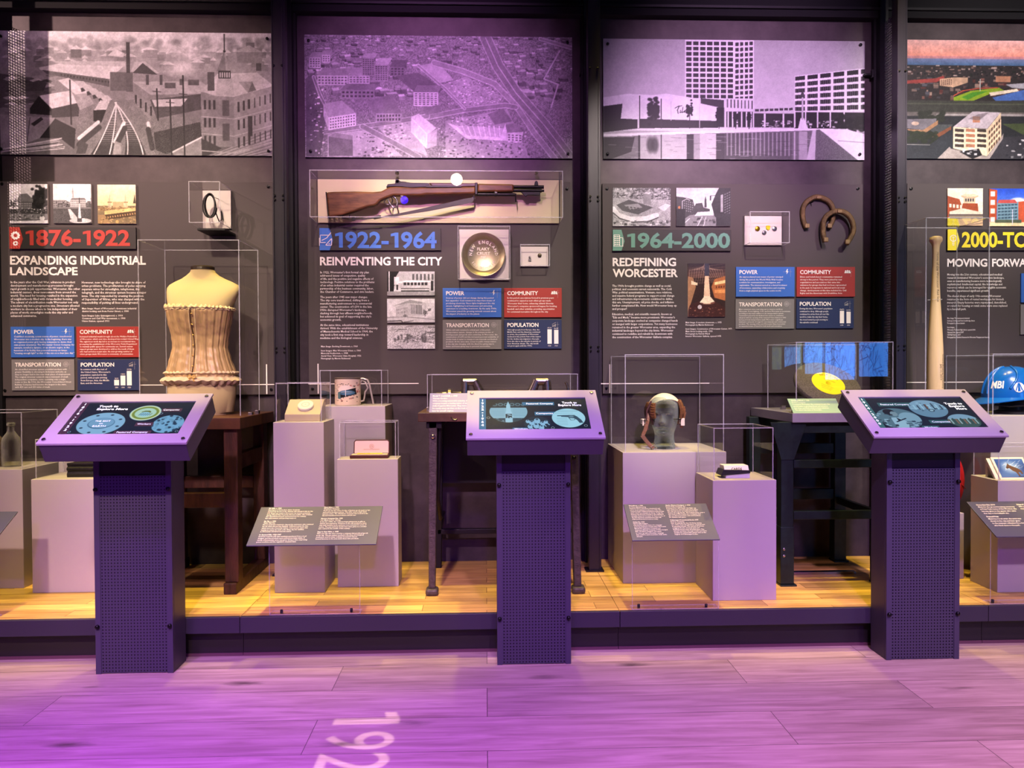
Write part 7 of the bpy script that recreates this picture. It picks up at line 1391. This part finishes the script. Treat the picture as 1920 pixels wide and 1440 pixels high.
def bird(c, x, y, a, b):
    c.ell(x, y, a * .98, b * .98, (.74, .80, .66)); c.ell(x, y, a * .88, b * .86, (.42, .50, .22)); c.ell(x, y, a * .70, b * .66, (.60, .74, .68)); c.poly([(x - a * .3, y - b * .15), (x - a * .1, y - b * .3), (x + a * .2, y - b * .3), (x + a * .35, y - b * .1), (x + a * .2, y + b * .05), (x - a * .2, y + b * .1)], (.35, .42, .2)); c.ell(x, y + b * .15, a * .35, b * .3, (.5, .7, .78))
    for i in range(6): c.line((x - a * .35 + i * 8, y + b * .3), (x - a * .25 + i * 8, y + b * .05), 2, (.08, .12, .1))
def s1(c):
    blob(c, .29, .66, .2, .34, dish); blob(c, .61, .34, .135, .24, bird); blob(c, .86, .68, .135, .27, crowd, (.40, .60, .74)); mr = (.30, .19, .26)
    c.rect(.735 * 430, .20 * 216, .91 * 430, .30 * 216, mr); c.rect(.585 * 430, .63 * 216, .735 * 430, .74 * 216, mr); c.rect(.45 * 430, .88 * 216, .76 * 430, .97 * 216, mr)
    for x, y in ((.075, .9), (.75, .36), (.97, .9)): c.ell(x * 430, y * 216, 6, 6, (.5, .6, .7)); c.ell(x * 430, y * 216, 4.5, 4.5, (.06, .1, .14))
def ad(c, x, y, a, b):
    c.rect(x - a, y - b, x + a, y - b * .35, (.10, .17, .22)); 
    for i in range(7): c.ell(x - a + a * .3 * i, y - b * .65, a * .14, b * .14, (.3, .45, .52)); c.ell(x - a + a * .3 * i, y - b * .65, a * .09, b * .08, (.1, .17, .22))
    c.rect(x - a, y + b * .6, x + a, y + b, (.14, .24, .3)); c.specks((x - a, y + b * .62, x + a, y + b), 40, 3, 12, [(.36, .52, .6), (.08, .14, .18)]); c.poly([(x - 13, y + b), (x - 13, y + b * .2), (x - 9, y - b * .1), (x - 8, y - b * .55), (x, y - b * .95), (x + 8, y - b * .55), (x + 9, y - b * .1), (x + 15, y + b * .2), (x + 15, y + b)], (.55, .72, .80)); c.rect(x - 12, y + b * .22, x + 14, y + b * .6, (.09, .14, .18)); c.specks((x - 11, y + b * .25, x + 13, y + b * .58), 16, 4, 8, [(.6, .78, .86)])
    for i in range(6): c.line((x - a * .9, y - b * .2 + i * b * .12), (x - 16, y - b * .2 + i * b * .12), 1.5, (.36, .52, .60)); c.line((x + 18, y - b * .2 + i * b * .12), (x + a * .9, y - b * .2 + i * b * .12), 1.5, (.36, .52, .60))
def gun_(c, x, y, a, b):
    k = a / 70
    P = lambda pts, col: c.poly([(x + u * k, y + v * k) for u, v in pts], col)
    P([(-46, -18), (8, -20), (8, -12), (-46, -12)], (.16, .26, .32)); P([(-30, -12), (8, -12), (8, -4), (-30, -8)], (.16, .26, .32)); P([(-2, -20), (26, -20), (34, -10), (24, 4), (0, 2)], (.20, .32, .38)); P([(24, -12), (34, -12), (50, 12), (58, 34), (42, 36), (34, 16), (22, 2)], (.17, .27, .33)); c.ell(x + 12 * k, y - 9 * k, 10 * k, 7 * k, (.34, .48, .54)); c.path([(x + 2 * k, y + 2 * k), (x + 8 * k, y + 16 * k), (x + 24 * k, y + 14 * k), (x + 26 * k, y + 2 * k)], 2.2, (.15, .25, .3))
    for i in range(5): c.line((x - a * .7, y + b * (.05 + i * .16)), (x - a * .1, y + b * (.05 + i * .16)), 1.5, (.38, .53, .60))
    c.line((x - a * .6, y - b * .72), (x + a * .6, y - b * .72), 2, (.3, .45, .52)); c.line((x - a * .75, y - b * .5), (x + a * .3, y - b * .5), 1.5, (.38, .53, .6))
def men(c, x, y, a, b):
    c.rect(x - a, y - b, x + a, y + b, (.10, .17, .22)); 
    for u, v, r in ((-.4, -.1, 11), (0, -.35, 13), (.4, 0, 10), (-.1, .3, 12), (.3, .5, 10), (-.55, .4, 10), (.65, -.2, 8), (-.7, -.3, 8)): c.ell(x + u * a, y + v * b, r, r * 1.5, (.48, .66, .78)); c.ell(x + u * a, y + v * b - r * .9, r * .45, r * .5, (.2, .3, .38)); c.line((x + u * a, y + v * b), (x + u * a + 12, y + v * b + 18), 4, (.5, .68, .8))
def s2(c):
    bl = (.22, .42, .56); c.rect(.40 * 430, .12 * 216, .70 * 430, .225 * 216, bl); c.rect(.51 * 430, .435 * 216, .70 * 430, .545 * 216, bl); c.rect(.30 * 430, .92 * 216, .45 * 430, 216, bl)
    blob(c, .27, .42, .178, .345, ad, (.48, .65, .73)); blob(c, .525, .80, .122, .225, men); blob(c, .815, .63, .155, .30, gun_, (.56, .75, .82))
    for x, y in ((.085, .61), (.66, .93), (.96, .87)): c.ell(x * 430, y * 216, 7, 7, (.55, .65, .7)); c.ell(x * 430, y * 216, 5.5, 5.5, (.05, .09, .13))
def work(c, x, y, a, b):
    c.rect(x - a, y - b, x + a, y + b, (.28, .4, .46)); c.ell(x + a * .5, y, a * .5, b * .6, (.42, .56, .64)); c.ell(x - a * .25, y - b * .62, a * .28, b * .3, (.06, .1, .13)); c.ell(x - a * .08, y - b * .45, a * .17, b * .24, (.40, .5, .55)); c.poly([(x - a * .4, y + b), (x - a * .35, y - b * .1), (x, y - b * .1), (x + a * .3, y + b * .4), (x + a * .1, y + b)], (.5, .64, .72)); c.poly([(x - a * .1, y - b * .1), (x + a * .05, y + b * .1), (x - a * .1, y + b * .25)], (.07, .11, .14)); c.line((x - a * .2, y + b * .3), (x + a * .3, y), 6, (.1, .16, .2)); c.specks((x - a, y - b * .5, x - a * .3, y + b), 24, 6, 18, [(.5, .64, .72), (.1, .16, .2)]); c.specks((x + a * .1, y + b * .2, x + a, y + b), 30, 8, 26, [(.48, .62, .72), (.12, .2, .26), (.2, .3, .36)])
def city(c, x, y, a, b):
    c.rect(x - a, y - b, x + a, y, (.42, .56, .66)); c.rect(x - a, y, x + a, y + b, (.34, .48, .58)); c.specks((x - a, y - b * .7, x + a, y + b * .2), 40, 4, 14, [(.2, .3, .38), (.55, .7, .78), (.3, .42, .5)])
    for i in range(8): c.rect(x - a * .7 + i * a * .2, y - b * (.3 + .35 * c.rs.rand()), x - a * .7 + i * a * .2 + 7, y + b * .1, (.18, .27, .34) if i % 2 else (.5, .66, .75))
    c.ell(x + 8, y + b * .2, 13, 10, (.14, .22, .28)); c.ell(x + 8, y + b * .2, 8, 6, (.5, .64, .72)); c.rect(x - 4, y - b * .5, x + 3, y + 2, (.35, .25, .22))
def s3(c):
    tl = (.17, .34, .36); c.rect(.15 * 430, .17 * 216, .47 * 430, .285 * 216, tl); c.rect(.51 * 430, .735 * 216, .74 * 430, .84 * 216, tl); c.rect(.40 * 430, .91 * 216, .56 * 430, 216, tl)
    blob(c, .25, .68, .205, .335, work); blob(c, .60, .37, .18, .29, city); blob(c, .84, .77, .15, .22, lambda c, x, y, a, b: (c.rect(x - a, y - b, x + a, y + b, (.2, .3, .3)), c.rect(x - a, y - b, x + a, y - b * .3, (.42, .56, .66)), [c.rect(x - a + i * 11, y - b * .3 - (i % 3) * 3, x - a + i * 11 + 6, y + b * .4, [(.45, .35, .3), (.5, .6, .62), (.16, .26, .26)][i % 3]) for i in range(14)]))
k1 = onz(179, 1265, 0), onz(326, 1261, 0); k2 = onz(932.5, 1246.5, 0), onz(1071, 1245, 0); k3 = onz(1661.7, 1238.3, 0), onz(1797.8, 1235.3, 0)
kiosk('touch kiosk in front of the dress form, screen with a green bird badge', k1[0].x, k1[1].x, 2.978, 2.735, ((68, 833), (349.5, 829)), ((143, 741), (398, 736)), (.27, .16, .25), s1,
      [('Touch to', .25, .155, .062, .17, 'c'), ('Explore More', .30, .245, .062, .27, 'c'), ('Companies', .82, .27, .045, .14, 'c'), ('Workers', .66, .705, .045, .115, 'c'), ('Featured Company', .605, .945, .045, .26, 'c'), ('THE BEST', .29, .61, .045, .13, 'c'), ('ON', .29, .68, .035, .03, 'c'), ('EARTH', .29, .76, .045, .11, 'c')], '1876-1922')
kiosk('touch kiosk in the middle, screen with a revolver picture', k2[0].x, k2[1].x, 3.0, 2.84, ((873, 821.5), (1136.5, 821)), ((876, 732), (1116.6, 732)), (.22, .43, .57), s2,
      [('Touch to', .845, .175, .062, .14, 'c'), ('Explore More', .845, .255, .062, .215, 'c'), ('Featured Company', .565, .195, .045, .25, 'c'), ('Companies', .60, .51, .045, .155, 'c'), ('Workers', .375, .985, .045, .12, 'c')], '1922-1964')
kiosk('touch kiosk near the bat case, screen with a woman at work', k3[0].x, k3[1].x, 2.98, 2.84, ((1639, 820.8), (1898.5, 815)), ((1572.5, 731.7), (1808, 729.6)), (.20, .38, .40), s3,
      [('Touch to', .965, .24, .062, .17, 'r0'), ('Explore', .965, .325, .062, .145, 'r0'), ('More', .965, .41, .062, .10, 'r0'), ('Featured Company', .31, .25, .045, .27, 'c'), ('Companies', .615, .815, .045, .17, 'c'), ('Workers', .48, .985, .045, .12, 'c')], '1964-2000')
# ------------------------------------------------------------------ behind the camera and overhead
t = thing('map_screen', 'row of lit blue map screens on the wall opposite', 'screen', (4.6, -3.19, .9))
xs = [at(px, 660, 10.1).x for px in (1487, 1509, 1547, 1608, 1612, 1668)]; 
fr = Fr((0, -3.17, 0), (1, 0, 0), (0, 0, 1))
for a, b, zlo, col in ((xs[0], xs[1] - .02, 1.16, (.36, .42, .36)), (xs[1] + .02, xs[2] - .02, 1.10, (.30, .55, .85)), (xs[2] + .02, xs[3] - .02, 1.02, (.26, .52, .95)), (xs[4] + .01, xs[5], 1.06, (.25, .5, .88))):
    cv = Cv(110, 110, 1.5, 1, 0, 0, col); cv.noise(.08, 2)
    for i in range(46): x, y = cv.rs.uniform(0, 110), cv.rs.uniform(0, 110); cv.path([(x, y), (x + cv.rs.uniform(-18, 18), y + cv.rs.uniform(-18, 18)), (x + cv.rs.uniform(-30, 30), y + cv.rs.uniform(-30, 30))], 1.6, (.08, .2, .5), .8)
    m = attr_mat('map glow %d' % len(MT), .5, .2, 15.0); MB().box(a, b, -3.199, -3.172, zlo, 1.95).build('map_panel_back', 'black steel', t)
    fr2 = Fr((0, -3.17, 0), (-1, 0, 0), (0, 0, 1)); sheet('map_panel', cv, fr2, -b, -a, zlo, 1.95, 0, m.name, t)
# track lights
bar = MB().tube([(XL + .2, -2.1, 3.78), (XR - .2, -2.1, 3.78)], .03, 10).build('lighting_track', 'black steel'); tag(bar, 'black lighting track hung under the dark ceiling', 'lighting track')
bar2 = MB().tube([(XL + .2, 1.05, 3.78), (XR - .2, 1.05, 3.78)], .03, 10).build('lighting_track', 'black steel'); tag(bar2, 'black lighting track hung nearest the exhibit wall', 'lighting track')
def lampcan(label, pos, tgt, es, r=.075, col='#fff0d0'):
    pos = Vector(pos); d = (Vector(tgt) - pos).normalized(); t = thing('track_lamp', label, 'lamp', pos, 'track lamps'); a = d.orthogonal().normalized(); fr = Fr(pos, a, d.cross(a)); 
    mb = MB(); disc(mb, fr, 0, 0, [(r * 1.15, .02), (r * 1.2, 0), (r * 1.2, -.18), (r * .8, -.2)], 24); fr.n = fr.u.cross(fr.v); mb.build('housing', 'black steel', t)
    mb = MB(); disc(mb, fr, 0, 0, [(r, .021), (r, .022)], 24); mb.build('lens', mat('lamp lens ' + col, col, .5, emit=col, es=es), t)
    MB().tube([pos - d * .1, Vector((pos.x, pos.y, 3.76))], .01, 8).build('stem', 'black steel', t)
lampcan('lamp on the far track aimed at the rifle case', (-.35, -2.1, 3.55), (-.3, 3.78, 2.0), 45)
bl_ = at(758, 375, 9.9); lampcan('blue lamp on the far track', (bl_.x, -2.34, bl_.z), (-.3, 3.78, 2.0), 22, .05, '#3a12ff')
# the year thrown on the floor by a stencil lamp
gx = onz(690, 1400, 0); A9 = onz(690, 1331, 0); B9 = onz(640, 1378, 0); W9 = onz(745, 1355, 0).x - onz(625, 1355, 0).x
gp = Vector((gx.x - .05, gx.y - .35, 3.50)); SH = .16                       # lamp and stencil distance
cu = bpy.data.curves.new('letters', 'FONT'); cu.body = '922'; cu.resolution_u = 6
ob = bpy.data.objects.new('letters', cu); C.objects.link(ob); bpy.context.view_layer.objects.active = ob; ob.select_set(True)
bpy.ops.object.convert(target='CURVE'); cc_ = ob.data; cc_.dimensions = '2D'; cc_.fill_mode = 'BOTH'
for l in ([(x - .62, y) for x, y in ONE], [(-3, -3), (5, -3), (5, 4), (-3, 4)]):
    s_ = cc_.splines.new('POLY'); s_.points.add(len(l) - 1)
    for pt, (x, y) in zip(s_.points, l): pt.co = (x, y, 0, 1)
    s_.use_cyclic_u = True
sme = bpy.data.meshes.new_from_object(ob); bpy.data.objects.remove(ob)
k9 = W9 / CAPH; tp = thing('stencil_projector', 'stencil lamp overhead throwing the year on the floor', 'projector', gp)
zpl = gp.z - SH; V = []
for v in sme.vertices:                         # letter x runs towards the camera, letter up runs along +X
    fx = onz(625, 1355, 0).x + v.co.y * k9; fy = A9.y - .02 - (v.co.x + .48) * k9 * .88
    P = Vector((fx, fy, 0)); V.append(gp + (P - gp) * (SH / gp.z))
mb = MB(); mb.add(V, [tuple(p_.vertices) for p_ in sme.polygons]); mb.build('stencil_plate', 'kiosk black', tp, fix=False)
xs9 = [v.x for v in V]; ys9 = [v.y for v in V]; hb_ = (min(xs9), max(xs9), min(ys9), max(ys9))
mb = MB(); mb.box(hb_[0] - .004, hb_[0], hb_[2], hb_[3], zpl, gp.z + .08).box(hb_[1], hb_[1] + .004, hb_[2], hb_[3], zpl, gp.z + .08).box(hb_[0], hb_[1], hb_[2] - .004, hb_[2], zpl, gp.z + .08).box(hb_[0], hb_[1], hb_[3], hb_[3] + .004, zpl, gp.z + .08).box(hb_[0], hb_[1], hb_[2], hb_[3], gp.z + .08, gp.z + .09); mb.build('housing', 'black steel', tp)
MB().tube([(gp.x, gp.y, gp.z + .09), (gp.x, gp.y, 3.9)], .012, 8).build('stem', 'black steel', tp)
spot(gp, (gx.x, gx.y - .1, 0), 560, (1, .80, .72), 40, .1, .0003, 'stencil_lamp')
